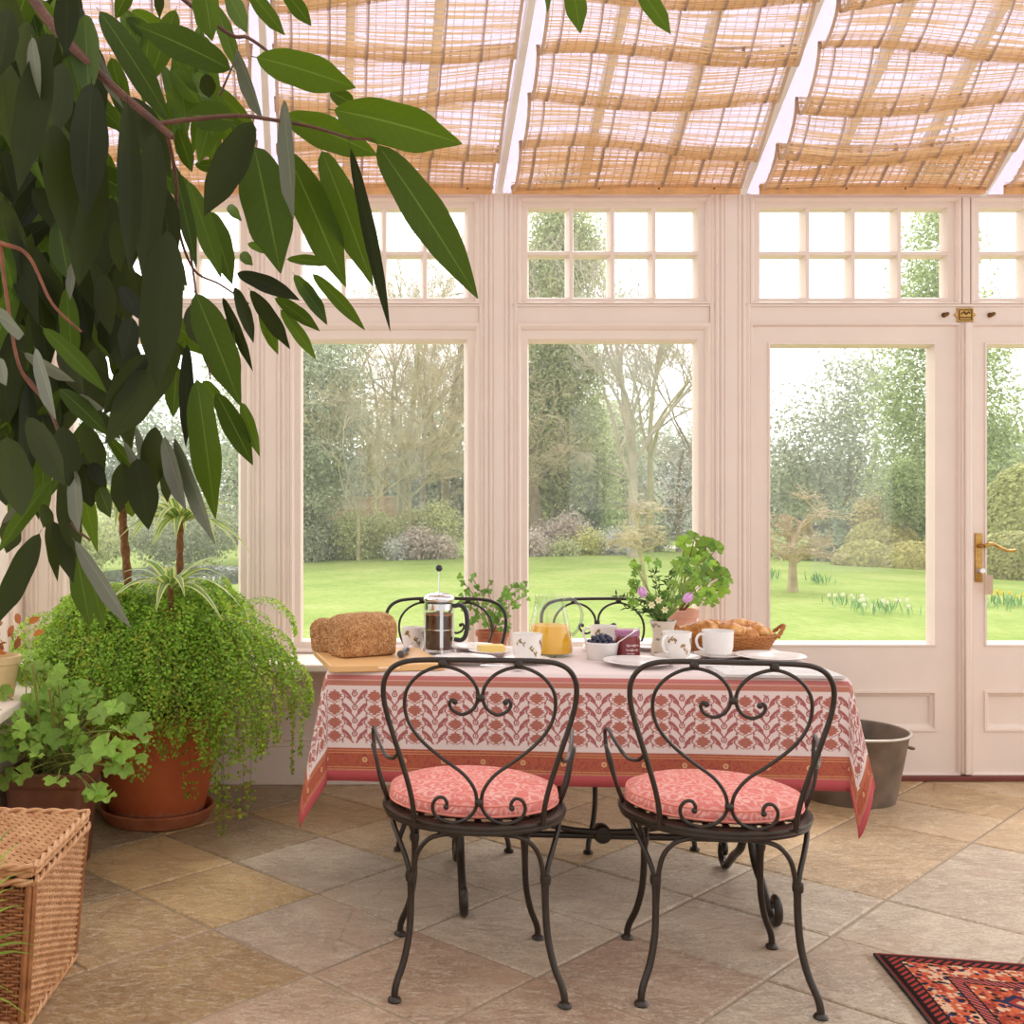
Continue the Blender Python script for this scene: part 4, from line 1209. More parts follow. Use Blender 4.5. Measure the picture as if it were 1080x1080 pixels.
# jam jar with its spoon
p = tp(661.5, 694.3)
jj = thing('jam_jar', p, 'jar of dark red jam with a lilac lid and white script label', 'jar', math.radians(0))
JAM = mat_plain('dark_red_jam', lin(128, 38, 44), 0.15, var=0.2, spec=0.6)
q = M(); q.lathe([(0, 0.001), (0.040, 0.0), (0.0435, 0.004), (0.0435, 0.066), (0.041, 0.076), (0.0395, 0.082), (0, 0.083)], 8 * 4); q.obj('jam_body', JAM, jj)
q = M(); q.lathe([(0.0408, 0.080), (0.0425, 0.081), (0.043, 0.096), (0.041, 0.100), (0, 0.101)], 32)
lid = q.obj('lid', mat_plain('lilac_gingham', lin(196, 140, 178), 0.6, c2=lin(132, 56, 92), scale=160), jj)
q = M()
for r_, (zc, amp, k, wd) in enumerate(((0.050, 0.0050, 9, 1.0), (0.034, 0.0045, 8, 0.9), (0.022, 0.0012, 10, 0.55), (0.0125, 0.0030, 9, 0.85))):
    pts = []
    for i in range(46):
        f_ = i / 45; a = math.radians(-90 + (-20 + 62 * f_ * wd))
        z = zc + amp * math.sin(f_ * k * 2 * PI) * (0.55 + 0.45 * math.sin(f_ * 13 + r_ * 2))
        a += 0.04 * math.cos(f_ * k * 2 * PI)
        pts.append((0.0438 * math.cos(a), 0.0438 * math.sin(a), z))
    q.tube(pts, 0.0009 if r_ != 2 else 0.0006, 5)
q.obj('script_lettering', mat_plain('white_script', (0.85, 0.75, 0.74), 0.6), jj)
sp = thing('jam_spoon', p + Vector((0, -0.05, 0.0)), 'small pale spoon leaning across the lid of the jam jar', 'spoon')
q = M(); q.tube(catmull([(-0.048, -0.006, 0.063), (-0.028, -0.006, 0.075), (-0.008, -0.004, 0.088), (0.006, 0.0, 0.096)], 4), [0.0022] * 9 + [0.003] * 4, 8); q.obj('handle', STEEL, sp)
q = M(); q.ball((0.018, 0.004, 0.104), 0.012, 14, 8, 0, (1.35, 0.8, 0.35), Matrix.Rotation(-0.6, 4, 'Y')); q.obj('bowl', STEEL, sp)

# vase of garden flowers
p = tp(699, 691.0)
vs = thing('flower_vase', p, 'waisted cream vase with grey dashes holding the garden bouquet', 'vase')
def spot_mat():
    t = NT('cream_stoneware_grey_dashes'); co = t.coord(scale=(26, 26, 46))
    v = t.voronoi(co, 1.0); m1 = t.math('SUBTRACT', 1.0, t.step(v.outputs['Distance'], 0.30, 0.04))
    return t.done(t.bsdf(t.mix(t.math('MULTIPLY', m1, 0.8), (0.74, 0.64, 0.52), lin(120, 112, 96)), 0.35, 0, 0.4))
q = M(); q.lathe([(0, 0.003), (0.036, 0.0), (0.0405, 0.004), (0.0405, 0.03), (0.036, 0.055), (0.0335, 0.072), (0.036, 0.09), (0.043, 0.112), (0.047, 0.124), (0.044, 0.124), (0.033, 0.09), (0.030, 0.07), (0.036, 0.02), (0, 0.01)], 36)
q.obj('vase_body', spot_mat(), vs)

LEAF_BRIGHT = mat_leaf('bright_green_leaf', (0.16, 0.33, 0.055), (0.42, 0.62, 0.08), 0.42, 0.45, 0.35)
LEAF_MID = mat_leaf('mid_green_leaf', (0.12, 0.26, 0.07), (0.30, 0.50, 0.08), 0.36, 0.42, 0.4)
LEAF_DARK = mat_leaf('dark_narrow_leaf', (0.035, 0.075, 0.022), (0.10, 0.18, 0.04), 0.3, 0.45, 0.35)
STEM = mat_plain('green_stem', (0.22, 0.30, 0.08), 0.6)
STEMB = mat_plain('brown_stem', (0.20, 0.11, 0.055), 0.7)

def lobed(m, c, n, up, size, lobes=5, depth=0.25, mi=0, cup_=0.15, R=random):
    """geranium / ivy leaf: fan of lobes round the stalk joint"""
    n = Vector(n).normalized(); up = Vector(up)
    a = (up - n * up.dot(n))
    if a.length < 1e-4: a = n.orthogonal()
    a.normalize(); b = n.cross(a)
    c = Vector(c)
    k = lobes * 6
    ring1, ring2 = [], []
    for i in range(k + 1):
        t = i / k; ang = -PI * 0.90 + 1.80 * PI * t
        r = size * (1 - depth * (0.5 + 0.5 * math.cos(t * lobes * 2 * PI)) + 0.04 * math.cos(t * k * PI))
        r *= (0.88 + 0.12 * math.cos(ang))
        dr = a * math.cos(ang) + b * math.sin(ang)
        ring1.append(c + dr * (r * 0.5) - n * (size * cup_ * 0.55) + n * (size * 0.05 * math.cos(t * lobes * 2 * PI)))
        ring2.append(c + dr * r + n * (size * cup_ * math.cos(t * lobes * 2 * PI) * 0.6) - n * (size * 0.04))
    base = [c - n * size * cup_]
    v = base + ring1 + ring2
    f = []
    for i in range(k):
        f.append((0, 1 + i, 2 + i)); f.append((1 + i, 1 + (k + 1) + i, 2 + (k + 1) + i, 2 + i))
    m.add(v, f, mi)

top = p + Vector((0, 0, 0.118))
R = random.Random(21)
bq = thing('flower_bouquet', top, 'bouquet of leafy stems with two lilac tulips and white narcissus in the cream vase', 'bouquet')
d0 = p.y
def bp_(px, py, dy=0.0): return at(px, py, d0 + dy)
q = M()
# dark narrow-leaved sprays
for tips in (((650, 628), -0.02), ((668, 616), 0.02), ((660, 641), -0.03), ((706, 606), 0.0), ((690, 604), -0.03), ((677, 646), -0.05)):
    (px_, py_), dy = tips
    e = bp_(px_, py_, dy); mid = (top + e) / 2 + Vector((0, 0, 0.015))
    c = catmull([top - Vector((0, 0, 0.06)), top, mid, e], 6)
    q.tube(c, 0.0014, 5, 1)
    for i in range(6, len(c)):
        for s_ in range(3):
            dv = Vector((R.uniform(-1, 1), R.uniform(-0.8, 0.8), R.uniform(-0.4, 1))).normalized() * R.uniform(0.018, 0.032)
            blade(q, c[i], c[i] + dv, 0.006, dv.cross(Vector((R.uniform(-1, 1), 1, 0.3))), n=3, uvs=False)
q.obj('dark_spray', [LEAF_DARK, STEM], bq, True)
q = M()
for i in range(70):
    if i < 46: px_, py_ = R.uniform(664, 748), R.uniform(586, 640)
    else: px_, py_ = R.uniform(700, 752), R.uniform(585, 635)
    e = bp_(px_, py_, R.uniform(-0.09, 0.10))
    lobed(q, e, (R.uniform(-.6, .6), -0.7 + R.uniform(-.4, .4), R.uniform(0.1, 0.9)), (R.uniform(-1, 1), 0.2, 1), R.uniform(0.014, 0.027), 5, 0.32, i % 3 // 2 * 2, 0.2, R)
    if i % 2 == 0: q.tube(catmull([top - Vector((0, 0, 0.05)), top + Vector((R.uniform(-.01, .01), 0, 0.02)), (top + e) / 2 + Vector((0, 0, 0.01)), e], 4), 0.0012, 5, 1)
q.obj('lobed_foliage', [LEAF_BRIGHT, STEM, LEAF_MID], bq, True)
q = M()
for a in range(16):
    px_, py_ = R.uniform(676, 722), R.uniform(622, 650)
    e = bp_(px_, py_, R.uniform(-0.08, 0.04)); v_ = e - top
    blade(q, top + v_ * 0.05, e, R.uniform(0.010, 0.017), v_.cross(Vector((R.uniform(-.5, .5), 1, 0))), Vector((0, 0, 0.006)), n=6, uvs=False)
q.obj('tulip_leaves', LEAF_MID, bq, True)
LILAC = mat_plain('lilac_petal', lin(206, 140, 204), 0.5, c2=lin(226, 176, 222), scale=60)
WHITEP = mat_plain('white_petal', lin(236, 230, 196), 0.5); YELP = mat_plain('yellow_trumpet', lin(226, 200, 70), 0.5)
for (px_, py_, an) in ((677.5, 624.5, -0.35), (725.5, 630.5, 0.9)):
    e = bp_(px_, py_, -0.06); q = M()
    rot = Matrix.Rotation(an, 4, 'Y')
    st = e - rot @ Vector((0, 0, 0.02))
    q.tube(catmull([top - Vector((0, 0, .04)), top, (top + st) / 2 + Vector((0, -0.01, 0.012)), st], 5), 0.0019, 6, 1)
    for k in range(6):
        a = k * PI / 3 + 0.3
        pts = []
        for i in range(6):
            t = i / 5; r = 0.0145 * math.sin(PI * (0.12 + 0.72 * t)) + 0.001
            for s_ in (-1, 0, 1):
                aa = a + s_ * 0.62 * math.sin(PI * min(1, 0.2 + 0.75 * t)) 
                pts.append(e + rot @ Vector((r * (1 + 0.04 * (k % 2)) * math.cos(aa), r * (1 + 0.04 * (k % 2)) * math.sin(aa), -0.021 + 0.042 * t)))
        q.add(pts, [(i * 3 + j, i * 3 + j + 1, i * 3 + j + 4, i * 3 + j + 3) for i in range(5) for j in range(2)], 0)
    tag(q.obj('tulip_flower', [LILAC, STEM], bq, True), 'lilac tulip head')
for (px_, py_) in ((694.5, 633), (701, 643), (687, 638)):
    e = bp_(px_, py_, -0.065); q = M()
    for k in range(6):
        a = k * PI / 3
        dv = Vector((math.cos(a), -0.25, math.sin(a))) * 0.0145
        blade(q, e, e + dv, 0.009, dv.cross(Vector((0, 1, 0))), n=4, uvs=False)
    q.tube([e + Vector((0, -0.001, 0)), e + Vector((0, -0.008, 0.001))], 0.0035, 8, 1)
    q.tube([e, top], 0.0013, 5, 2)
    q.obj('narcissus_flower', [WHITEP, YELP, STEM], bq, True)

# basket of croissants
p = tp(768, 686.6)
BASK = mat_plain('golden_wicker', lin(188, 122, 62), 0.6, c2=lin(150, 88, 40), scale=120, bump=0.3)
bk = thing('croissant_basket', p, 'oval wicker basket with looped handles heaped with croissants', 'basket', math.radians(-4))
q = M()
ax_, by_ = 0.165, 0.10
for i in range(9):
    z = 0.005 + i * 0.0058; k = 0.84 + 0.16 * i / 8
    q.tube([(ax_ * k * math.cos(a) * (1 + 0.012 * (-1) ** (j + i)), by_ * k * math.sin(a) * (1 + 0.016 * (-1) ** (j + i)), z) for j in range(40) for a in (2 * PI * j / 40,)], 0.0042, 6, closed=True)
q.lathe([(0, 0.003), (0.84, 0.003)], 32, sx=ax_, sy=by_)
for j in range(20):
    a = 2 * PI * j / 20 + 0.08
    q.tube([(ax_ * k * math.cos(a), by_ * k * math.sin(a), z) for k, z in ((0.84, 0.003), (1.0, 0.056))], 0.0034, 5)
q.obj('woven_side', BASK, bk)
q = M()
for s_ in (0, PI):
    q.tube([(ax_ * math.cos(a + s_) * 1.0 + 0.004 * math.sin(j * 2.4), by_ * math.sin(a + s_), 0.058 + 0.004 * math.cos(j * 2.4)) for j in range(81) for a in (PI * j / 80,)], 0.006, 7)
q.obj('rim', BASK, bk)
for s_ in (-1, 1):
    q = M()
    for ph in (0, PI):
        q.tube([(s_ * (ax_ - 0.002 + 0.034 * math.sin(PI * t) + 0.004 * math.cos(t * 22 + ph)), -0.042 + 0.084 * t + 0.004 * math.sin(t * 22 + ph), 0.055 + 0.042 * math.sin(PI * t)) for t in [i / 30 for i in range(31)]], 0.0048, 7)
    q.obj('handle', BASK, bk)
def pastry_mat():
    t = NT('glazed_pastry'); co = t.coord()
    n = t.noise(co, 26, 4, 0.6); n2 = t.noise(co, 120, 3)
    c = t.ramp(n, [(0.32, lin(150, 84, 36)), (0.5, lin(204, 138, 72)), (0.72, lin(236, 192, 130))])
    return t.done(t.bsdf(c, 0.42, 0, 0.4, t.bump(n2, 0.3, 0.006)))
PASTRY = pastry_mat()
def croissant():
    g = M(); nL, n = 60, 14
    for i in range(nL + 1):
        t = i / nL; a = math.radians(-78 + 156 * t)
        c = Vector((0.060 * math.sin(a), 0.060 * (1 - math.cos(a)) * 0.8, 0))
        tn = Vector((math.cos(a), math.sin(a) * 0.8, 0)).normalized(); nb = Vector((-tn.y, tn.x, 0))
        seg = abs(2 * t - 1) * 3.5; fr = seg - math.floor(seg)
        r = (0.031 * (1 - abs(2 * t - 1) ** 1.6) + 0.005) * (1.0 - 0.16 * fr)
        for j in range(n):
            q_ = 2 * PI * j / n
            g.v.append(tuple(c + nb * (r * math.cos(q_)) + Vector((0, 0, r * 0.82 * math.sin(q_) + 0.0))))
    for i in range(nL):
        for j in range(n):
            a = i * n + j; b = i * n + (j + 1) % n; g.f.append((a, b, b + n, a + n)); g.m.append(0)
    g.f.append(tuple(range(n))[::-1]); g.m.append(0); g.f.append(tuple(range(nL * n, nL * n + n))); g.m.append(0)
    return g
cr = None
for (x, y, z, rz, rx, ry, s_, lab) in ((-0.085, -0.015, 0.062, 10, 14, -6, 1.25, 'croissant lying over the vase end of the basket'), (0.005, -0.03, 0.058, -28, -8, 10, 1.15, 'croissant behind the plain white cup in the basket'),
                               (0.062, -0.035, 0.046, 32, 20, 8, 1.0, 'small glazed croissant at the front of the basket by the plain cup'), (0.105, -0.005, 0.054, -12, -10, 16, 1.0, 'croissant resting against the handle over the white plate'),
                               (0.055, 0.035, 0.068, 170, 10, 0, 1.1, 'dark topped croissant at the back of the basket'), (-0.03, 0.04, 0.060, 190, 0, 6, 1.15, 'croissant at the back of the basket near the bouquet')):
    if cr is None: cr = croissant().obj('croissant', PASTRY, angle=55); o = cr
    else: o = cr.copy(); COL.objects.link(o)
    o.location = p + Matrix.Rotation(math.radians(-4), 3, 'Z') @ Vector((x, y, z + 0.014)); o.scale = (s_ * 1.12,) * 3
    o.rotation_euler = (math.radians(rx), math.radians(ry), math.radians(rz))
    tag(o, lab, 'croissant', 'croissants in the basket')

# folded newspaper
npz = TOPZ
nw = thing('newspaper', (1.5, 3.42, npz), 'folded pale grey newspaper lying at the table end', 'newspaper', TROT)
PAPER = mat_plain('newsprint', (0.66, 0.64, 0.63), 0.75, var=0.12, scale=9)
q = M()
for k in range(3):
    q.prism([(-0.235 + 0.004 * k, -0.048), (0.133 - 0.003 * k, -0.048), (0.133 - 0.003 * k, 0.165 - 0.004 * k), (-0.235 + 0.004 * k, 0.165 - 0.004 * k)], 0.0006 + 0.003 * k, 0.0030 + 0.003 * k)
q.obj('pages', PAPER, nw)
# cutlery
def spoon(px, py, rz, lab):
    g = thing('spoon', tp(px, py) + Vector((0, 0, 0.004)), lab, 'spoon', math.radians(rz), 'spoons laid on the cloth')
    q = M(); q.ball((0, 0, 0.003), 0.019, 14, 8, 0, (0.72, 1.15, 0.22)); q.obj('bowl', STEEL, g)
    q = M(); q.tube(catmull([(0, 0.02, 0.003), (0, 0.05, 0.008), (0, 0.09, 0.006), (0, 0.14, 0.002)], 4), [0.0022] * 8 + [0.0034] * 5, 8); q.obj('handle', STEEL, g)
spoon(546, 708.0, 50, 'steel spoon on the cloth beside the sprigged mug end of the plate'); spoon(722, 707.5, 42, 'steel spoon on the cloth between plate and newspaper')
fk = thing('fork', tp(776, 707.0) + Vector((0, 0, 0.004)), 'steel fork lying on the edge of the newspaper', 'fork', math.radians(60))
q = M()
for i in range(4): q.tube(catmull([(-0.009 + 0.006 * i, -0.055, 0.004), (-0.009 + 0.006 * i, -0.03, 0.001), (-0.007 + 0.0047 * i, -0.01, 0.002)], 3), 0.0014, 6)
q.box(-0.009, 0.009, -0.012, 0.004, 0.001, 0.0035); q.obj('tines', STEEL, fk)
q = M(); q.tube(catmull([(0, 0.0, 0.002), (0, 0.04, 0.007), (0, 0.13, 0.003)], 4), 0.0030, 8); q.obj('handle', STEEL, fk)
# ================================================================ pots, plants, hamper, tub, rug
def terra_mat():
    t = NT('terracotta'); co = t.coord(); s = t.sep(co)
    n = t.noise(co, 7, 5, 0.6); n2 = t.noise(co, 40, 4)
    c = t.mix(n, lin(168, 76, 40), lin(206, 112, 68))
    salt = t.math('MULTIPLY', t.math('SUBTRACT', 1.0, t.step(t.math('ADD', s[2], t.math('MULTIPLY', n2, -0.07)), 0.0, 0.025)), t.step(n, 0.36, 0.1))
    c = t.mix(t.math('MULTIPLY', salt, 0.6), c, lin(206, 172, 150))
    return t.done(t.bsdf(c, 0.62, 0, 0.3, t.bump(n2, 0.15, 0.005)))
TERRA = terra_mat()
TERRA2 = mat_plain('old_terracotta', lin(150, 80, 50), 0.7, c2=lin(184, 112, 76), scale=14, bump=0.15)
SOIL = mat_plain('potting_soil', (0.045, 0.028, 0.018), 0.95, scale=60, bump=0.6)
PX, PY = -0.665, 4.52
sc_ = thing('pot_saucer', (PX, PY, 0), 'wide terracotta saucer on the slate under the big fern pot', 'saucer')
q = M(); q.lathe([(0, 0.0), (0.20, 0.0), (0.215, 0.006), (0.232, 0.045), (0.236, 0.054), (0.229, 0.058), (0.220, 0.052), (0.206, 0.014), (0, 0.012)], 48); q.obj('dish', TERRA2, sc_)
pf = thing('potted_fern', (PX, PY, 0.0125), 'big terracotta pot overflowing with bright maidenhair fern and striped dracaena canes', 'plant')
q = M(); q.lathe([(0, 0.0), (0.182, 0.0), (0.190, 0.008), (0.222, 0.14), (0.252, 0.27), (0.272, 0.37), (0.276, 0.376), (0.292, 0.378), (0.297, 0.386), (0.297, 0.435), (0.290, 0.443), (0.272, 0.443), (0.266, 0.43), (0.262, 0.38)], 56)
q.obj('pot', TERRA, pf)
q = M(); q.lathe([(0, 0.41), (0.15, 0.408), (0.264, 0.395)], 40); q.obj('soil', SOIL, pf)

FERN = mat_leaf('maidenhair_leaflet', (0.22, 0.40, 0.045), (0.54, 0.72, 0.09), 0.46, 0.5, 0.3, 0.45)
FERN_OLD = mat_leaf('yellowing_leaflet', (0.36, 0.38, 0.05), (0.60, 0.58, 0.10), 0.45, 0.5, 0.3, 0.4)
FERNSTEM = mat_plain('fern_wire', (0.10, 0.075, 0.03), 0.5)
def fern():
    R = random.Random(8)
    V, Q, MI = [], [], []
    V2, Q2 = [], []
    stems = M()
    def leaflet(c, d, n, s, mi):
        d = d.normalized(); sd = n.cross(d)
        if sd.length < 1e-5: sd = d.orthogonal()
        sd.normalize()
        b = len(V)
        for a, k in ((0, 0), (0.75, -0.62), (1.08, 0.0), (0.75, 0.62)): V.append(tuple(c + d * (s * a) + sd * (s * k)))
        Q.append((b, b + 1, b + 2, b + 3)); MI.append(mi)
    base = Vector((PX, PY, 0.42))
    for k in range(520):
        a = R.uniform(0, 2 * PI)
        el = R.random() ** 0.75                       # 0 = upright heart of the plant, 1 = outermost
        front = max(0.0, -math.sin(a))                # towards the room
        right = max(0.0, math.cos(a))
        reach = (0.10 + 0.46 * el) * R.uniform(0.9, 1.08)
        if math.cos(a) < 0: reach *= 0.98
        dirv = Vector((math.cos(a), math.sin(a) * 0.85, 0))
        o = base + Vector((R.uniform(-.16, .16), R.uniform(-.14, .14), 0))
        up_ = 0.50 * math.sqrt(max(0.02, 1 - (el * 0.93) ** 2)) * R.uniform(0.75, 1.05) + 0.04
        trail = right > 0.45 and el > 0.6 and R.random() < 0.45
        fall = 0.05 + 0.10 * el + (R.uniform(0.12, 0.34) if trail else 0) + (0.10 * el if front > 0.4 else 0)
        p1 = o + dirv * (reach * 0.30) + Vector((0, 0, up_ * 0.80)); p2 = o + dirv * (reach * 0.72) + Vector((0, 0, up_ * 1.02)); p3 = o + dirv * reach + Vector((0, 0, up_ - fall * 0.45))
        p4 = p3 + dirv * (0.03 if not trail else 0.01) + Vector((0, 0, -fall * 0.75))
        if max(p3.y, p4.y) > 4.72 and min(p3.z, p4.z) < 0.66: continue
        if min(p3.x, p4.x) < -1.30: continue
        c = catmull([o, p1, p2, p3, p4], 9)
        stems.tube(c[::3] + [c[-1]], 0.0008, 3)
        old = 0.40 if R.random() < 0.18 else 0.06
        for i in range(9, len(c)):
            t = i / len(c)
            tn = (c[i] - c[i - 1]).normalized()
            sdv = tn.cross(Vector((0, 0, 1)));
            if sdv.length < 1e-3: sdv = Vector((1, 0, 0))
            sdv.normalize()
            wid = 0.062 * math.sin(PI * min(1, 0.15 + 0.85 * (i - 9) / (len(c) - 9))) + 0.012
            for s_ in (-1, 1):
                for q_ in range(6):
                    f_ = (q_ + 1) / 6
                    cpt = c[i] + sdv * (s_ * wid * f_) + Vector((R.uniform(-.007, .007), R.uniform(-.007, .007), R.uniform(-.008, .006) - 0.018 * f_ * f_))
                    n = Vector((R.uniform(-.6, .6), R.uniform(-.9, .4), R.uniform(0.2, 1))).normalized()
                    leaflet(cpt, (sdv * s_ + tn * 0.5 + Vector((0, 0, -0.4))), n, R.uniform(0.0085, 0.0135), 1 if R.random() < old else 0)
    stems.obj('fern_stems', FERNSTEM, pf, True)
    arr_obj('fern_fronds', V, Q, [FERN, FERN_OLD], pf, True, MI)
fern()

DRAC = mat_leaf('striped_dracaena_leaf', (0.14, 0.28, 0.06), (0.30, 0.48, 0.10), 0.4, 0.4, 0.4, 0.15, stripe=(0.78, 0.80, 0.34))
CANE = mat_plain('ringed_brown_cane', lin(150, 96, 48), 0.75, c2=lin(86, 54, 26), scale=70, bump=0.7)
def rosette(m, c, nl, L, R, droop=0.5, up=0.6, width=0.044):
    c = Vector(c)
    for i in range(nl):
        a = 2 * PI * i * 0.382 + R.uniform(-.2, .2); k = i / nl
        rise = up * (1 - k) + 0.1 * k
        l = L * R.uniform(0.75, 1.1)
        dv = Vector((math.cos(a), math.sin(a), 0))
        tip = c + dv * (l * (0.75 + 0.2 * k)) + Vector((0, 0, l * (rise - droop * (0.5 + 0.7 * k))))
        bow = Vector((0, 0, l * (0.16 + 0.10 * k)))
        blade(m, c + Vector((0, 0, -0.02 * k)), tip, width * R.uniform(.85, 1.15), dv.cross(Vector((0, 0, 1))) + Vector((0, 0, R.uniform(-.25, .25))), bow, n=9, fold=0.25, shape=0.62)
R = random.Random(13)
def dracaena(px, py0, py1, d, nl, L, lean, cane_r=0.014):
    lo, hi = at(px, py0, d), at(px + lean, py1, d)
    lo.z = 0.43
    q = M(); c = catmull([lo, (lo + hi) / 2 + Vector((0.008, 0, 0)), hi], 12)
    q.tube(c, [cane_r * (1.0 + 0.14 * (-1) ** i) for i in range(len(c))], 10)
    cn = q.obj('dracaena_cane', CANE, pf, True)
    q = M(); rosette(q, hi, nl, L, R); q.obj('leaf_rosette', DRAC, cn, True, angle=60)
dracaena(142, 720, 532, 4.50, 26, 0.30, -14, 0.018)
dracaena(184, 640, 548, 4.42, 30, 0.31, 6, 0.014)
dracaena(178, 660, 618, 4.24, 20, 0.32, 2, 0.012)

# brown square pot of pelargonium between the hamper and the fern
GP = Vector((-0.945, 3.90, 0))
pg = thing('potted_pelargonium', GP, 'dark brown square pot of scalloped pelargonium behind the wicker hamper', 'plant', math.radians(-3))
BROWNP = mat_plain('brown_glazed_pot', lin(92, 54, 36), 0.45, c2=lin(126, 80, 54), scale=12, bump=0.12)
q = M()
def sq_loops(m, loops, mi=0):
    vs = []
    for hx, z in loops:
        vs += [Vector((x, y, z)) for x, y in rrect(hx, hx, 0.02, 3)]
    n = len(vs) // len(loops)
    m.add(vs, [(k * n + j, k * n + (j + 1) % n, (k + 1) * n + (j + 1) % n, (k + 1) * n + j) for k in range(len(loops) - 1) for j in range(n)] + [tuple(range(n))[::-1]], mi)
sq_loops(q, [(0.105, 0.0), (0.110, 0.01), (0.134, 0.31), (0.142, 0.315), (0.146, 0.325), (0.146, 0.36), (0.140, 0.366), (0.128, 0.364), (0.126, 0.32)])
q.obj('pot', BROWNP, pg)
q = M(); q.prism(rrect(0.126, 0.126, 0.02, 3), 0.315, 0.335); q.obj('soil', SOIL, pg)
PELAR = mat_leaf('pelargonium_leaf', (0.24, 0.42, 0.075), (0.52, 0.72, 0.12), 0.44, 0.5, 0.35, 0.3)
R = random.Random(31)
q = M(); qs = M()
def pel_leaf(e, size, root, facing=None):
    n = facing or Vector((R.uniform(-.5, .5), R.uniform(-1.0, 0.1), R.uniform(.35, 1.0)))
    lobed(q, e, n, (R.uniform(-1, 1), R.uniform(-1, 0.2), 0.2), size, 5, 0.20, 0, 0.20, R)
    mid = (root + e) / 2 + Vector((0, 0, 0.03))
    qs.tube(catmull([root, mid, e - Vector((0, 0, 0.006))], 5), 0.0022, 5)
TIPS = [(30, 690, 4.05, 0.028), (46, 700, 4.0, 0.025), (22, 708, 4.0, 0.03), (62, 716, 3.92, 0.034), (82, 724, 3.9, 0.034), (45, 728, 3.9, 0.036), (70, 735, 3.82, 0.03), (84, 738, 3.8, 0.026), (30, 742, 3.9, 0.035),
        (8, 752, 3.85, 0.036), (20, 768, 3.8, 0.04), (40, 770, 3.78, 0.034), (6, 778, 3.75, 0.034), (32, 786, 3.7, 0.035), (52, 758, 3.85, 0.03), (60, 778, 3.75, 0.032), (105, 752, 3.62, 0.044), (122, 744, 3.6, 0.030), (128, 768, 3.58, 0.03), (150, 762, 3.55, 0.036),
        (148, 780, 3.55, 0.030), (112, 784, 3.58, 0.042), (128, 792, 3.56, 0.034), (88, 806, 3.6, 0.044), (118, 806, 3.56, 0.034), (130, 810, 3.54, 0.028), (60, 822, 3.62, 0.036), (100, 832, 3.55, 0.034), (112, 838, 3.53, 0.030), (96, 836, 3.56, 0.026), (22, 815, 3.68, 0.034), (4, 820, 3.7, 0.04), (148, 800, 3.56, 0.02), (74, 760, 3.7, 0.022), (2, 730, 3.9, 0.03)]
for px_, py_, d_, s_ in TIPS:
    e = at(px_, py_, d_)
    root = GP + Vector((R.uniform(-.09, .09), R.uniform(-.09, .09), 0.34 + max(0, (e.z - 0.45)) * 0.35))
    pel_leaf(e, s_ * 1.5, root)
for k in range(44):
    e = GP + Vector((R.gauss(-0.02, 0.13), R.gauss(-0.05, 0.11), 0.42 + abs(R.gauss(0.0, 0.13))))
    pel_leaf(e, R.uniform(0.030, 0.050), GP + Vector((R.uniform(-.08, .08), R.uniform(-.08, .08), 0.34)))
for x, z, px_, py_ in ((0.02, 0.34, 52, 726), (-0.03, 0.34, 34, 700), (0.05, 0.34, 118, 800), (0.06, 0.34, 104, 775), (-0.06, 0.34, 10, 770)):
    a = GP + Vector((x, -0.02, z)); b = at(px_, py_, 3.72)
    qs.tube(catmull([a, (a + b) / 2 + Vector((0, 0, 0.03)), b], 5), 0.005, 6)
q.obj('pelargonium_leaves', PELAR, pg, True, angle=60)
qs.obj('stems', mat_plain('pelargonium_stem', lin(140, 124, 66), 0.6, c2=lin(110, 140, 60)), pg, True)

# little cream pot on the side ledge
cp = thing('small_potted_plant', (-1.165, 3.98, Z_SILL), 'small cream pot with orange bronze leaves on the side window ledge', 'plant')
q = M(); q.lathe([(0, 0), (0.052, 0), (0.056, 0.006), (0.074, 0.12), (0.082, 0.124), (0.084, 0.15), (0.076, 0.152), (0.07, 0.13), (0, 0.125)], 32); q.obj('pot', mat_plain('cream_pot', lin(206, 180, 132), 0.5), cp)
q = M()
for k in range(34):
    e = Vector((R.gauss(0, .06), R.gauss(0, .06), 0.16 + abs(R.gauss(0, .05)))); dv = Vector((R.uniform(-1, 1), R.uniform(-1, 1), R.uniform(0.1, .9))).normalized() * 0.05
    blade(q, e, e + dv, 0.028, dv.cross(Vector((R.uniform(-1, 1), 1, .4))), (0, 0, 0.006), n=4, uvs=False)
q.obj('bronze_leaves', mat_leaf('bronze_leaf', (0.34, 0.10, 0.03), (0.5, 0.18, 0.04), 0.3), cp, angle=60)

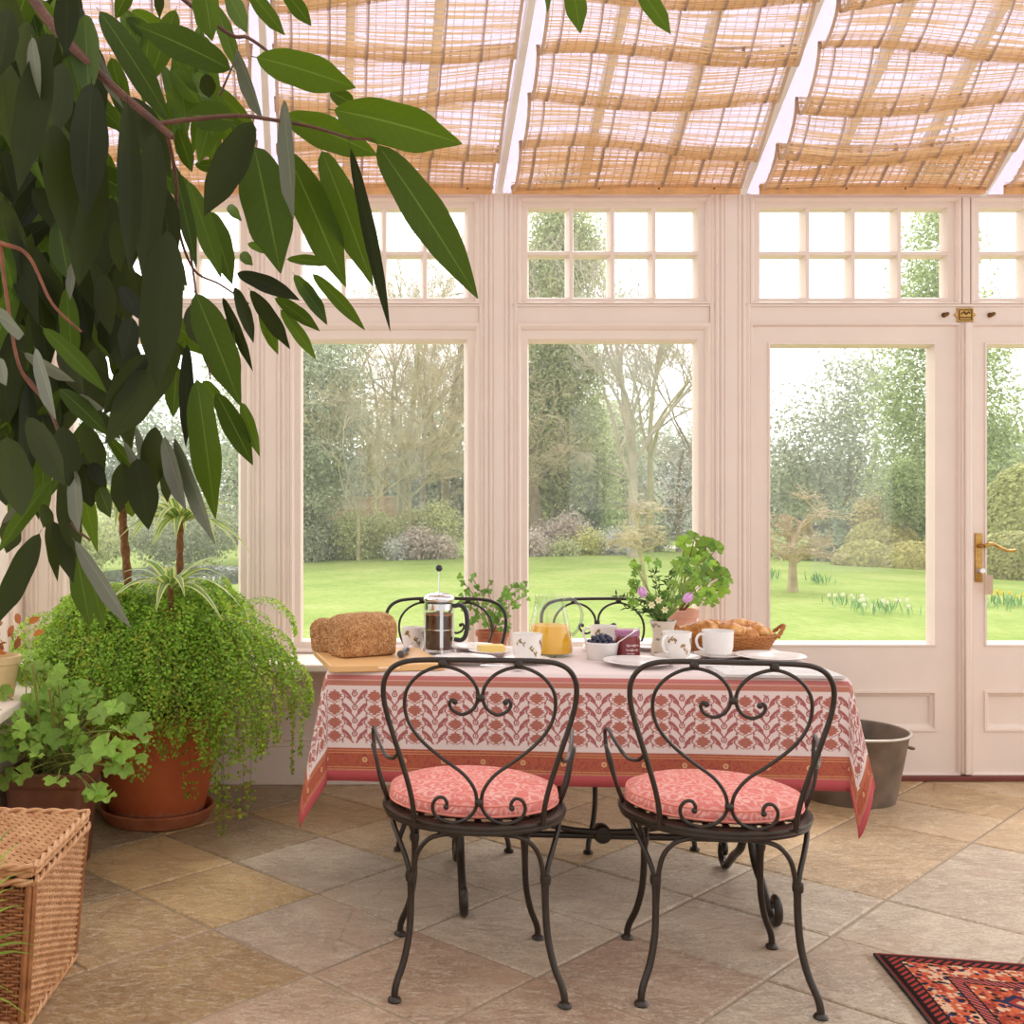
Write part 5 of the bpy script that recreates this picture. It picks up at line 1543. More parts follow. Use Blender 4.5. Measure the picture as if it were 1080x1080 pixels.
# ivy and pelargonium on the window sill
iv = thing('potted_ivy', (0.79, 4.93, Z_SILL), 'trailing ivy in a brown clay pot on the window sill against the fluted post', 'plant')
q = M(); q.lathe([(0, 0), (0.048, 0), (0.052, 0.006), (0.068, 0.105), (0.076, 0.107), (0.077, 0.128), (0.070, 0.13), (0.065, 0.112), (0, 0.108)], 32); q.obj('pot', TERRA2, iv)
IVY = mat_leaf('ivy_leaf', (0.12, 0.28, 0.05), (0.30, 0.50, 0.07), 0.35, 0.45, 0.4)
q, qs = M(), M()
R = random.Random(44)
o = Vector((0.79, 4.93, Z_SILL + 0.11))
for path in ([(506, 640), (494, 620), (484, 612)], [(512, 645), (500, 636), (490, 628)], [(520, 640), (514, 622), (520, 612)], [(528, 645), (536, 625), (545, 616)], [(530, 640), (545, 624), (556, 618)], [(524, 650), (533, 652), (533, 668)],
             [(516, 650), (504, 650), (498, 660)], [(512, 636), (502, 616), (498, 610)], [(528, 652), (540, 636), (556, 628)], [(522, 648), (528, 634), (534, 624)], [(510, 652), (500, 642), (486, 640)]):
    pts = [o] + [at(a, b, 4.86 - 0.03 * i + R.uniform(-.03, .03)) for i, (a, b) in enumerate(path)]
    c = catmull(pts, 6); qs.tube(c, 0.0018, 5)
    for i in range(4, len(c), 1):
        if R.random() < 0.25: continue
        e = c[i] + Vector((R.uniform(-.022, .022), R.uniform(-.03, .01), R.uniform(-.02, .02)))
        lobed(q, e, (R.uniform(-.6, .6), -0.8, R.uniform(0, .8)), (R.uniform(-1, 1), 0, R.uniform(-1, 0.5)), R.uniform(0.013, 0.022), 3, 0.42, 0, 0.1, R)
q.obj('ivy_leaves', IVY, iv, True, angle=60); qs.obj('ivy_stems', STEMB, iv, True)
pp = thing('potted_pelargonium', (1.635, 4.93, Z_SILL), 'pink clay pot of bright scalloped leaves on the sill behind the croissants', 'plant')
q = M(); q.lathe([(0, 0), (0.055, 0), (0.058, 0.006), (0.076, 0.19), (0.084, 0.193), (0.086, 0.225), (0.080, 0.228), (0.075, 0.2), (0, 0.196)], 32); q.obj('pot', mat_plain('pink_clay', lin(214, 158, 136), 0.65), pp)
q, qs = M(), M(); o = Vector((1.635, 4.93, Z_SILL + 0.2))
for (px_, py_, s_) in ((722, 572, .036), (733, 566, .034), (745, 576, .042), (756, 578, .034), (738, 592, .046), (728, 584, .036), (752, 596, .036), (762, 606, .04), (768, 612, .03), (758, 622, .044), (746, 628, .040), (752, 634, .034), (740, 612, .040), (730, 606, .036), (720, 600, .04), (748, 606, .03), (726, 622, .04), (762, 616, .03), (735, 632, .034), (742, 586, .03)):
    e = at(px_, py_, 4.80 + R.uniform(-.06, .06))
    lobed(q, e, (R.uniform(-.5, .5), -0.9, R.uniform(0.1, .9)), (R.uniform(-1, 1), 0, 1), s_ * 1.25, 5, 0.22, 0, 0.2, R)
    qs.tube(catmull([o, (o + e) / 2 + Vector((0, 0, .03)), e], 5), 0.0022, 5)
q.obj('pelargonium_leaves', LEAF_BRIGHT, pp, True, angle=60); qs.obj('stems', STEMB, pp, True)

# ---------------------------------------------------------------- wicker hamper
WILLOW = mat_plain('buff_willow', lin(218, 174, 130), 0.48, c2=lin(176, 122, 78), scale=26, bump=0.15, spec=0.4)
WILLOWD = mat_plain('brown_willow', lin(178, 120, 76), 0.5, c2=lin(126, 76, 44), scale=26, bump=0.15, spec=0.4)
hm = thing('wicker_hamper', (-0.99, 2.92, 0), 'big rectangular wicker hamper with a lid standing on the slate', 'hamper', math.radians(-4))
HX, HY, HH = 0.31, 0.235, 0.375         # half sizes at the top
tap = lambda z: 0.90 + 0.10 * z / HH
def hside(axis):
    """woven wall: rods wave in and out of the stakes"""
    m = M(); rows = 40
    for i in range(rows):
        z = 0.022 + (HH - 0.045) * i / (rows - 1); k = tap(z)
        if axis[0] == 'y':           # wall at x = +-HX, running along y
            n = 19
            q_ = [(axis[1] * (HX * k + 0.0045 * math.cos(PI * (j + i))), -HY * k + 2 * HY * k * j / n, z + 0.001 * math.sin(j * 3 + i)) for j in range(n + 1)]
        else:
            n = 25
            q_ = [(-HX * k + 2 * HX * k * j / n, axis[1] * (HY * k + 0.0045 * math.cos(PI * (j + i))), z + 0.001 * math.sin(j * 3 + i)) for j in range(n + 1)]
        m.tube(catmull(q_, 2), 0.0043, 5)
    n = 19 if axis[0] == 'y' else 25
    for j in range(n + 1):
        f_ = -1 + 2 * j / n
        a = []
        for z in (0.005, HH):
            k = tap(z)
            a.append((axis[1] * HX * k, f_ * HY * k, z) if axis[0] == 'y' else (f_ * HX * k, axis[1] * HY * k, z))
        m.tube(a, 0.0034, 5)
    return m
for ax in (('y', 1), ('y', -1), ('x', 1), ('x', -1)): hside(ax).obj('woven_side', WILLOW if ax == ('y', 1) else WILLOWD, hm)
m = M()
k = tap(0.0)
m.box(-HX * k + .008, HX * k - .008, -HY * k + .008, HY * k - .008, 0.004, 0.014)
m.obj('base', WILLOWD, hm)
def braid(m, pts, r, tw, off, mi=0):
    P = [Vector(p) for p in pts]; L = sum((b - a).length for a, b in zip(P[:-1], P[1:]))
    n = max(8, int(L / 0.008))
    out = [[], []]
    dense = []
    for a, b in zip(P[:-1], P[1:]):
        k_ = max(1, int((b - a).length / 0.008))
        dense += [a.lerp(b, i / k_) for i in range(k_)]
    dense.append(P[-1])
    for i, p in enumerate(dense):
        t = (dense[min(i + 1, len(dense) - 1)] - dense[max(i - 1, 0)]).normalized()
        s_ = t.cross(Vector((0, 0, 1)));
        if s_.length < 1e-3: s_ = Vector((1, 0, 0))
        s_.normalize(); u_ = s_.cross(t)
        for q_ in range(2):
            an = i * tw + q_ * PI
            out[q_].append(p + s_ * (off * math.cos(an)) + u_ * (off * math.sin(an)))
    for o_ in out: m.tube(o_, r, 6, mi)
q = M()
for z, k in ((0.012, 0.905), (HH, 1.005)):
    x, y = HX * k + .004, HY * k + .004
    braid(q, [(x, -y, z), (x, y, z), (-x, y, z), (-x, -y, z), (x, -y, z)], 0.0062, 0.55, 0.0055)
q.obj('rim', WILLOW, hm)
for sx in (-1, 1):
    for sy in (-1, 1):
        q = M()
        for e_ in (0, 1):
            q.tube([(sx * (HX * tap(z) + 0.003 - 0.010 * e_), sy * (HY * tap(z) + 0.003 - 0.010 * (1 - e_)), z) for z in (0.0, HH * 0.5, HH)], 0.0085, 7)
        q.obj('corner_post', WILLOWD, hm)
# lid: thick weavers between bars, with a roll along every edge
q = M(); n = 24; rows = 34
for i in range(rows):
    y = -HY + 0.012 + (2 * HY - 0.024) * i / (rows - 1)
    q.tube(catmull([(-HX + 0.01 + (2 * HX - 0.02) * j / n, y, HH + 0.028 + 0.0062 * math.cos(PI * (j + i))) for j in range(n + 1)], 2), 0.0066, 5)
for j in range(n):
    x = -HX + 0.01 + (2 * HX - 0.02) * (j + 0.5) / n
    q.tube([(x, -HY + 0.008, HH + 0.026), (x, HY - 0.008, HH + 0.026)], 0.0042, 5)
ld = q.obj('lid', WILLOW, hm)
q = M()
for r_, e_, z_ in ((0.0085, 0.000, 0.020), (0.0085, 0.004, 0.036)):
    x, y = HX + e_, HY + e_
    braid(q, [(x, -y, HH + z_), (x, y, HH + z_), (-x, y, HH + z_), (-x, -y, HH + z_), (x, -y, HH + z_)], r_ * 0.7, 0.5, 0.005)
q.obj('lid_rim', WILLOW, ld)

# grassy plant in front of the hamper: only its blades reach into view
gr = thing('potted_grass', (-0.86, 2.36, 0), 'small potted grass whose pale green blades reach in front of the hamper', 'plant')
q = M(); q.lathe([(0, 0), (0.07, 0), (0.074, 0.006), (0.095, 0.17), (0.102, 0.174), (0.102, 0.20), (0.095, 0.202), (0.09, 0.175), (0, 0.17)], 28); q.obj('pot', TERRA2, gr)
q = M(); R = random.Random(17); o = Vector((-0.86, 2.36, 0.17))
for (px_, py_, d_) in ((20, 905, 2.4), (30, 888, 2.42), (26, 868, 2.45), (30, 920, 2.3), (34, 955, 2.3), (8, 956, 2.25), (18, 948, 2.3), (24, 936, 2.35), (10, 1034, 2.2), (16, 984, 2.2)):
    e = at(px_ - 8, py_, d_); v_ = e - o
    blade(q, o, e, 0.011, v_.cross(Vector((R.uniform(-.5, .5), 1, 0.3))), (0, 0, 0.07), n=8, uvs=False, shape=0.6)
for k in range(20):
    a = R.uniform(PI * .6, PI * 2.1); e = o + Vector((math.cos(a) * .26, math.sin(a) * .26, R.uniform(.0, .35))); v_ = e - o
    blade(q, o, e, 0.010, v_.cross(Vector((R.uniform(-.5, .5), 1, 0.3))), (0, 0, 0.07), n=8, uvs=False, shape=0.6)
q.obj('grass_blades', mat_leaf('grass_blade', (0.22, 0.36, 0.06), (0.42, 0.58, 0.10), 0.35), gr, True, angle=60)

# ---------------------------------------------------------------- zinc tub
tu = thing('zinc_tub', (2.345, 4.83, 0), 'weathered dark zinc tub on the slate by the doors, behind the cloth corner', 'tub')
ZINC = mat_plain('weathered_zinc', lin(140, 122, 108), 0.5, metal=0.3, c2=lin(92, 80, 70), scale=9, bump=0.15)
q = M(); q.lathe([(0, 0.012), (0.178, 0.012), (0.180, 0.0), (0.192, 0.0), (0.200, 0.03), (0.244, 0.285), (0.250, 0.292), (0.256, 0.298), (0.252, 0.306), (0.244, 0.304), (0.238, 0.292), (0.192, 0.03), (0, 0.022)], 56); q.obj('tub_body', ZINC, tu)
q = M()
q.tube([(0.2525 * math.cos(a), 0.2525 * math.sin(a), 0.301) for a in [2 * PI * i / 56 for i in range(56)]], 0.006, 8, closed=True)
q.obj('rolled_rim', mat_plain('pale_worn_zinc', lin(186, 176, 168), 0.4, metal=0.5), tu)
for s_ in (-1, 1):
    q = M(); q.tube(catmull([(s_ * 0.238, -0.05, 0.235), (s_ * 0.272, -0.045, 0.225), (s_ * 0.280, 0, 0.215), (s_ * 0.272, 0.045, 0.225), (s_ * 0.238, 0.05, 0.235)], 5), 0.0055, 8); q.obj('handle', ZINC, tu)

# ---------------------------------------------------------------- oriental rug
def rug_mat():
    t = NT('knotted_oriental_wool')
    s = t.sep(t.coord('UV')); u, v = s[0], s[1]       # metres from the corner shown
    e = t.math('MINIMUM', u, v)
    co = t.coord('UV')
    n = t.noise(co, 240, 2, 0.6)
    red, navy, cream, oran, blk = lin(150, 52, 44), lin(42, 40, 70), lin(206, 168, 136), lin(186, 88, 58), lin(36, 24, 24)
    def lozenge(p, size, off=0.0):
        a = t.math('PINGPONG', t.math('ADD', u, 5 + off), p / 2); b = t.math('PINGPONG', t.math('ADD', v, 5 + off), p / 2)
        return t.math('SUBTRACT', 1.0, t.step(t.math('ADD', a, b), size, 0.0025))
    mm = t.voronoi(t.coord('UV'), 62, 'F1', 0.75); f1 = mm.outputs['Distance']; cell = mm.outputs['Color']
    cs = t.sep(cell)
    motif = t.ramp(cs[0], [(0.0, red), (0.22, navy), (0.42, cream), (0.6, oran), (0.8, blk)], 'CONSTANT')
    field = t.mix(t.math('SUBTRACT', 1.0, t.step(f1, 0.52, 0.05)), t.mix(t.step(t.noise(co, 18, 2), 0.5, 0.03), lin(150, 60, 40), lin(188, 96, 62)), motif)
    field = t.mix(lozenge(0.17, 0.055), field, navy); field = t.mix(lozenge(0.17, 0.034), field, red); field = t.mix(lozenge(0.17, 0.016), field, cream)
    border = t.mix(t.math('SUBTRACT', 1.0, t.step(f1, 0.54, 0.05)), t.mix(t.step(t.noise(co, 22, 2), 0.48, 0.03), cream, oran), motif)
    guard = t.mix(t.step(t.math('PINGPONG', t.math('ADD', u, v), 0.012), 0.006, 0.001), red, blk)
    c = t.mix(t.step(e, 0.008, 0.001), red, blk)
    c = t.mix(t.step(e, 0.022, 0.001), c, guard); c = t.mix(t.step(e, 0.048, 0.001), c, blk); c = t.mix(t.step(e, 0.054, 0.001), c, border)
    c = t.mix(t.step(e, 0.135, 0.001), c, blk); c = t.mix(t.step(e, 0.141, 0.001), c, t.mix(t.step(t.math('PINGPONG', t.math('SUBTRACT', u, v), 0.010), 0.005, 0.001), navy, oran))
    c = t.mix(t.step(e, 0.166, 0.001), c, blk); c = t.mix(t.step(e, 0.172, 0.001), c, field)
    c = t.mix(t.math('MULTIPLY', t.step(n, 0.52, 0.05), 0.35), c, t.mix(1.0, c, (0.45, 0.4, 0.4), 'MULTIPLY'))
    return t.done(t.bsdf(c, 0.95, 0, 0.1, t.bump(n, 0.5, 0.004)))
rg = thing('oriental_rug', (1.594, 3.128, 0.002), 'patterned red and navy oriental rug lying on the slate', 'rug', math.radians(-10))
RW, RL = 1.25, 1.9
q = M(); R = random.Random(2)
wv = lambda x, y: (0.004 * math.sin(x * 9 + 1) + 0.003 * math.sin(y * 7))
q.grid(lambda a, b: (a * RW + wv(0, b * RL) * (a < .5), -b * RL + wv(a * RW, 0) * (b < .5), 0.008 + 0.002 * math.sin(a * 20) * math.sin(b * 17)), 40, 60, 0, lambda a, b: (a * RW, b * RL))
o = q.obj('rug_pile', rug_mat(), rg, angle=180); sd = o.modifiers.new('t', 'SOLIDIFY'); sd.thickness = 0.0075; sd.offset = -1 if False else 1
q = M()
q.tube([(0.0 + wv(0, -y), y, 0.005) for y in [-RL * i / 60 for i in range(61)]], 0.005, 6)
q.obj('selvedge', mat_plain('black_selvedge', lin(40, 24, 20), 0.9), rg)
q = M()
for i in range(300):
    y = -RL * i / 300
    q.tube([(-0.003, y, 0.004), (-0.018 - R.uniform(0, .008), y + R.uniform(-.006, .006), 0.0015)], 0.0008, 3)
tag(q.obj('fringe', mat_plain('cream_fringe', lin(196, 176, 154), 0.9), rg), kind='stuff')
# ================================================================ long-leaved fig: branches hang into view from a trunk outside the frame
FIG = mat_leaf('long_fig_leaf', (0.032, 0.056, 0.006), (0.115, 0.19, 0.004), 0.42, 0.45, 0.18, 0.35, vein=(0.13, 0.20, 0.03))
FIGD = mat_leaf('shaded_fig_leaf', (0.016, 0.019, 0.007), (0.07, 0.095, 0.006), 0.34, 0.42, 0.14, 0.5, vein=(0.03, 0.042, 0.012))  # same leaf without light behind it; its shade is painted into the colour
FIGS = mat_leaf('pale_leaf_back', (0.115, 0.11, 0.085), (0.11, 0.14, 0.05), 0.22, 0.5, 0.3, 0.2, vein=(0.20, 0.24, 0.10))
BARK = mat_plain('reddish_fig_bark', lin(100, 56, 34), 0.7, c2=lin(66, 36, 24), scale=40, bump=0.4)
BARKO = mat_plain('orange_twig', lin(128, 66, 32), 0.65, c2=lin(84, 42, 22), scale=40)
TR = Vector((-0.98, 1.62, 0))
fg = thing('potted_fig', TR, 'tall fig with long drooping dark leaves hanging in front of the windows', 'plant')
q = M(); q.lathe([(0, 0), (0.17, 0), (0.18, 0.01), (0.215, 0.34), (0.232, 0.345), (0.235, 0.40), (0.22, 0.404), (0.21, 0.36), (0, 0.35)], 40); q.obj('pot', TERRA2, fg)
q = M(); q.tube(catmull([TR + Vector((0, 0, 0.34)), TR + Vector((0.03, 0, 0.9)), TR + Vector((-0.02, .02, 1.5)), TR + Vector((0.06, .0, 2.05)), TR + Vector((0.12, 0.0, 2.35))], 6), [0.035] * 12 + [0.028] * 13, 12)
q.obj('trunk', BARK, fg, True)
leaves = {'G': M(), 'D': M(), 'S': M()}
R = random.Random(6)
def fleaf(bx, by, tx, ty, wpx, tone='G', d=1.6, dt=None, roll=None, bow=0.0):
    """traced leaf: stalk end and tip, widest width, how near it hangs, how far it is turned on its mid-rib"""
    d2 = d + (dt if dt is not None else R.uniform(-0.06, 0.04))
    A, B = at(bx, by, d), at(tx, ty, d2)
    ax = B - A
    view = ((A + B) / 2 - Vector((0, 0, H))).normalized()
    s0 = ax.cross(view).normalized()
    rl = math.radians(roll if roll is not None else R.uniform(-28, 28))
    n0 = ax.normalized().cross(s0)
    side = s0 * math.cos(rl) + n0 * math.sin(rl)
    w_ = 0.86 * wpx * d / F / max(0.35, abs(math.cos(rl)))
    L = ax.length
    bend = n0 * (L * R.uniform(-0.05, 0.06)) + s0 * (L * bow) + Vector((0, 0, 0.02 * L))
    blade(leaves[tone], A, B, w_, side, bend, n=20, fold=R.uniform(0.08, 0.26), fig=True)
z1 = lambda x, y: (x / 3, y / 3)
def T(bx, by, tx, ty, w_, tone='G', d=1.6, ox=0, oy=0, k=3.0, **kw):
    fleaf(ox + bx / k, oy + by / k, ox + tx / k, oy + ty / k, w_ / k, tone, d, **kw)
# crop of the top left corner
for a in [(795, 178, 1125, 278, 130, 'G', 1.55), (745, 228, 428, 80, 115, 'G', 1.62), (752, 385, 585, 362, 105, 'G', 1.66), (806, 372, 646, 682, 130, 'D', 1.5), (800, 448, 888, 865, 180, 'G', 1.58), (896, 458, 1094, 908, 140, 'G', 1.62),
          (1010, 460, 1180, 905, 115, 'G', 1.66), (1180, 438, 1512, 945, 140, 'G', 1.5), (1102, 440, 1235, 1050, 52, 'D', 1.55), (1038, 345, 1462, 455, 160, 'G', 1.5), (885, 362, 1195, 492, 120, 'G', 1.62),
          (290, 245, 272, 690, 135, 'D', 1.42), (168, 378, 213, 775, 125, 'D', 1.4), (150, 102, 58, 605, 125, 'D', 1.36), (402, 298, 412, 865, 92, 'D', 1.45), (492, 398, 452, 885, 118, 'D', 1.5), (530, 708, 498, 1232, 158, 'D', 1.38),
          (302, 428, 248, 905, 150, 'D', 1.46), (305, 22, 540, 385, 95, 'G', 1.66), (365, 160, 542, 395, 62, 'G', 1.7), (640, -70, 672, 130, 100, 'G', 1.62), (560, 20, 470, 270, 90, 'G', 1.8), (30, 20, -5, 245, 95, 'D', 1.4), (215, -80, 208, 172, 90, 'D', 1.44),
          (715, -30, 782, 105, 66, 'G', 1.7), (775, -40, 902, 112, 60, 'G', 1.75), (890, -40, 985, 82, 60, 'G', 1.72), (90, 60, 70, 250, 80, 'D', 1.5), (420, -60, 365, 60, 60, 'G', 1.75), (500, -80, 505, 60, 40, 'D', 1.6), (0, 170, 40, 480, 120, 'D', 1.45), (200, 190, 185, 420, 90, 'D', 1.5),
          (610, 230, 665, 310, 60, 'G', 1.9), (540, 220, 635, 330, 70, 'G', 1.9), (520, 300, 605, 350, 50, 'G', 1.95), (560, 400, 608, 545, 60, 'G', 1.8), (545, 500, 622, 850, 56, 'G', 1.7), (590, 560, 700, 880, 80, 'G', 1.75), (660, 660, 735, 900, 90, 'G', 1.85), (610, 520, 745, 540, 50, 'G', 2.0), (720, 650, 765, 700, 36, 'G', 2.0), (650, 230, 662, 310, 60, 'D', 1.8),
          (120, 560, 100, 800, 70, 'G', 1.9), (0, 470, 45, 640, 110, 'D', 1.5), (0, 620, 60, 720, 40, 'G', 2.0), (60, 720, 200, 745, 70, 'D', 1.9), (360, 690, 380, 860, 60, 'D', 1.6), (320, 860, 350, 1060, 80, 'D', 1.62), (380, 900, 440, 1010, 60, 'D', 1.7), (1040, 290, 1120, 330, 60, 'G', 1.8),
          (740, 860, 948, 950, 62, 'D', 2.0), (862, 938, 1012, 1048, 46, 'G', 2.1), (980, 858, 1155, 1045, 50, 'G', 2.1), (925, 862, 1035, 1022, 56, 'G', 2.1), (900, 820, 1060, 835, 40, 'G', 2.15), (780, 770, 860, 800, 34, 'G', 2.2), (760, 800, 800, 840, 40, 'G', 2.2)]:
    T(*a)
for a in [(896, 300, 930, 695, 62, 'S', 1.52), (742, 145, 832, 378, 50, 'S', 1.6), (250, 65, 392, 345, 44, 'S', 1.6), (235, 820, 222, 950, 34, 'S', 1.55), (100, 110, 125, 330, 50, 'S', 1.34)]:
    T(*a, roll=66)
# tips hanging in from above
for a in [(180, -100, 217, 106, 78, 'G', 1.6), (385, -60, 502, 108, 66, 'G', 1.62), (112, -80, 112, 42, 24, 'G', 1.6)]:
    T(*a, ox=540)
# crop of the left edge, y 300..660
for a in [(612, 15, 762, 385, 130, 'G', 1.6), (578, 178, 332, 505, 140, 'D', 1.42), (468, 212, 328, 412, 92, 'D', 1.40), (620, 282, 682, 742, 112, 'G', 1.5), (678, 332, 800, 572, 84, 'G', 1.62), (762, 368, 822, 545, 48, 'G', 1.66), (592, 175, 588, 515, 54, 'D', 1.55), (560, 250, 548, 420, 70, 'G', 1.7),
          (125, 128, 338, 342, 66, 'G', 1.48), (182, 325, 345, 480, 70, 'G', 1.5), (330, 470, 470, 640, 50, 'G', 1.52), (20, 470, 68, 735, 130, 'D', 1.38), (80, 412, 205, 635, 96, 'D', 1.42), (200, 440, 218, 640, 100, 'D', 1.44), (262, 560, 290, 705, 90, 'D', 1.5), (432, 540, 470, 775, 112, 'D', 1.42), (388, 555, 378, 722, 82, 'D', 1.46),
          (492, 440, 478, 672, 90, 'D', 1.5), (165, 615, -8, 850, 62, 'G', 1.4), (132, 775, -10, 1075, 92, 'D', 1.32), (240, 850, 285, 1080, 84, 'G', 1.45), (270, 850, 330, 1100, 54, 'G', 1.5), (150, 750, 182, 940, 44, 'D', 1.5), (166, 740, 232, 945, 62, 'D', 1.48), (200, 600, 242, 872, 88, 'D', 1.44), (312, 640, 350, 738, 60, 'G', 1.5), (410, 680, 418, 735, 40, 'G', 1.6), (530, 560, 530, 690, 50, 'D', 1.5), (100, 560, 108, 680, 50, 'G', 1.6), (40, 740, 20, 850, 80, 'D', 1.5), (0, 560, 20, 700, 90, 'D', 1.44), (130, 690, 160, 780, 50, 'D', 1.5), (290, 560, 320, 640, 60, 'D', 1.5), (255, 440, 330, 600, 80, 'D', 1.5), (0, 240, 30, 440, 90, 'D', 1.5), (60, 190, 40, 420, 70, 'D', 1.6), (340, 90, 350, 220, 80, 'D', 1.7), (420, 100, 390, 240, 80, 'D', 1.7), (640, 300, 700, 400, 60, 'G', 1.8), (280, 250, 420, 420, 50, 'D', 1.6),
          (882, 72, 1000, 238, 48, 'G', 2.1), (785, 10, 918, 205, 60, 'D', 2.05), (820, 68, 880, 222, 50, 'G', 2.1), (700, 110, 745, 222, 60, 'G', 2.0), (740, 0, 802, 185, 50, 'D', 2.0), (700, 30, 800, 275, 40, 'D', 1.95), (958, -5, 1035, 128, 48, 'G', 2.1), (870, 35, 1012, 148, 48, 'G', 2.12), (650, 150, 740, 330, 60, 'G', 1.85), (600, 60, 640, 200, 80, 'D', 1.8), (690, 240, 760, 370, 54, 'D', 1.75)]:
    T(*a, oy=300)
for a in [(-20, 85, 75, 155, 60, 'S', 1.34), (68, 212, 238, 308, 46, 'S', 1.40), (108, 195, 178, 428, 50, 'S', 1.36), (512, 478, 590, 715, 60, 'S', 1.44), (545, 470, 682, 822, 56, 'S', 1.42), (228, 800, 416, 1088, 58, 'S', 1.40), (232, 580, 250, 785, 56, 'S', 1.42), (250, 350, 330, 395, 30, 'S', 1.5), (0, 230, 20, 320, 50, 'S', 1.4), (430, 440, 500, 690, 40, 'S', 1.5), (390, 490, 480, 660, 34, 'S', 1.46), (0, 760, 110, 640, 36, 'S', 1.42)]:
    T(*a, oy=300, roll=64)
# the mass behind: leaves further into the crown, mostly in the shaded tone
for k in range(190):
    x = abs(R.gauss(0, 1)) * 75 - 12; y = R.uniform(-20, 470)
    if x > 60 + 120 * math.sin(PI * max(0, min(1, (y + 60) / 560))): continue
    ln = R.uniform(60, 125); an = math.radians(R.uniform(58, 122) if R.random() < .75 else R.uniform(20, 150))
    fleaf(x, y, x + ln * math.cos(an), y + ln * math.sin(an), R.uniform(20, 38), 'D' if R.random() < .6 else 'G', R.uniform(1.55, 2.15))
for k in range(60):
    x = R.uniform(70, 230); y = R.uniform(0, 330) if x < 190 else R.uniform(0, 120)
    ln = R.uniform(50, 95); an = math.radians(R.uniform(30, 110))
    fleaf(x, y, x + ln * math.cos(an), y + ln * math.sin(an), R.uniform(16, 28), 'G', R.uniform(1.9, 2.4))
for key, nm, mt in (('G', 'green_leaves', FIG), ('D', 'shaded_leaves', FIGD), ('S', 'turned_leaves', FIGS)):
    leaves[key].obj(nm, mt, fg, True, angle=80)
def branch(name, pts, r0, r1, mt, d0=1.6):
    q = M(); P = [at(a[0], a[1], a[2] if len(a) > 2 else d0) for a in pts]
    c = catmull(P, 6); n = len(c)
    q.tube(c, [r0 + (r1 - r0) * i / (n - 1) for i in range(n)], 8)
    return q.obj(name, mt, fg, True)
branch('branch', [(-150, -260, 1.62), (-40, -130, 1.6), (36, 0, 1.56), (75, 48, 1.54), (120, 92, 1.54), (166, 131, 1.53), (182, 145, 1.52)], 0.009, 0.0042, BARK)
branch('branch', [(166, 131, 1.53), (200, 126, 1.54), (250, 122, 1.54), (285, 126, 1.53), (330, 134, 1.52), (372, 146, 1.5), (398, 146, 1.5)], 0.004, 0.0015, BARK)
branch('branch', [(-160, 200, 1.7), (-60, 235, 1.55), (0, 256, 1.44), (30, 270, 1.44), (55, 320, 1.43), (86, 350, 1.43)], 0.0038, 0.0015, BARKO)
branch('branch', [(0, 256, 1.44), (8, 320, 1.42), (20, 385, 1.42), (40, 415, 1.42)], 0.0028, 0.002, BARKO)
branch('branch', [(176, 140, 1.53), (186, 190, 1.6), (188, 240, 1.7), (205, 285, 1.8), (232, 300, 1.95), (262, 320, 2.05)], 0.003, 0.0015, BARK)
branch('branch', [(0, 380, 1.7), (25, 395, 1.6), (60, 450, 1.5), (70, 540, 1.46), (95, 570, 1.45)], 0.004, 0.0015, BARK)
branch('branch', [(232, 100, 1.6), (243, 75, 1.62), (252, 55, 1.62)], 0.0018, 0.0012, BARK)
branch('branch', [(290, 60, 1.62), (262, 40, 1.64), (236, 32, 1.66), (150, -40, 1.66), (60, -150, 1.65)], 0.002, 0.004, BARK)
branch('branch', [(590, -20, 1.6), (540, -90, 1.6), (400, -170, 1.6), (100, -230, 1.62), (-60, -170, 1.6)], 0.0025, 0.007, BARK)
branch('branch', [(200, 260, 1.7), (210, 330, 1.62), (222, 400, 1.55)], 0.002, 0.0012, BARK)
# ================================================================ the garden beyond the glass
ZG = -0.35
def lawn_mat():
    t = NT('spring_lawn'); co = t.coord()
    n = t.noise(co, 0.55, 5, 0.6); n2 = t.noise(t.coord(scale=(1, 0.45, 1)), 9, 4, 0.65); n3 = t.noise(co, 70, 2)
    c = t.ramp(t.math('ADD', t.math('MULTIPLY', n, 0.6), t.math('MULTIPLY', n2, 0.4)), [(0.36, (0.20, 0.29, 0.065)), (0.5, (0.28, 0.36, 0.095)), (0.64, (0.38, 0.42, 0.15))])
    c = t.mix(t.math('MULTIPLY', t.step(n3, 0.55, 0.1), 0.25), c, (0.15, 0.24, 0.05))
    return t.done(t.bsdf(c, 0.9, 0, 0.1, t.bump(n2, 0.8, 0.05)))
q = M()
def gz(x, y):
    return ZG + 0.10 * math.sin(x * 0.22 + 0.5) * min(1, max(0, (y - 9) / 12)) + (0.28 if x > 9 else 0.28 * max(0, x / 9)) * min(1, max(0, (y - 12) / 14)) * 0.6
q.grid(lambda a, b: (-60 + 130 * a, 5.26 + 95 * b * b, gz(-60 + 130 * a, 5.26 + 95 * b * b)), 52, 60)
lw = tag(q.obj('lawn', lawn_mat(), angle=180), kind='structure')

def card_leaves(cs, ns, ss, rg_, aspect=0.6):
    """small leaves: a quad per leaf at centre cs, facing ns"""
    n = len(cs)
    r = rg_.normal(size=(n, 3)); a = np.cross(ns, r); a /= np.linalg.norm(a, axis=1)[:, None] + 1e-9
    b = np.cross(ns, a)
    ss = ss[:, None]
    V = np.empty((n, 4, 3))
    V[:, 0] = cs - a * ss; V[:, 1] = cs - b * ss * aspect; V[:, 2] = cs + a * ss; V[:, 3] = cs + b * ss * aspect
    Q = np.arange(n * 4).reshape(n, 4)
    return V.reshape(-1, 3), Q

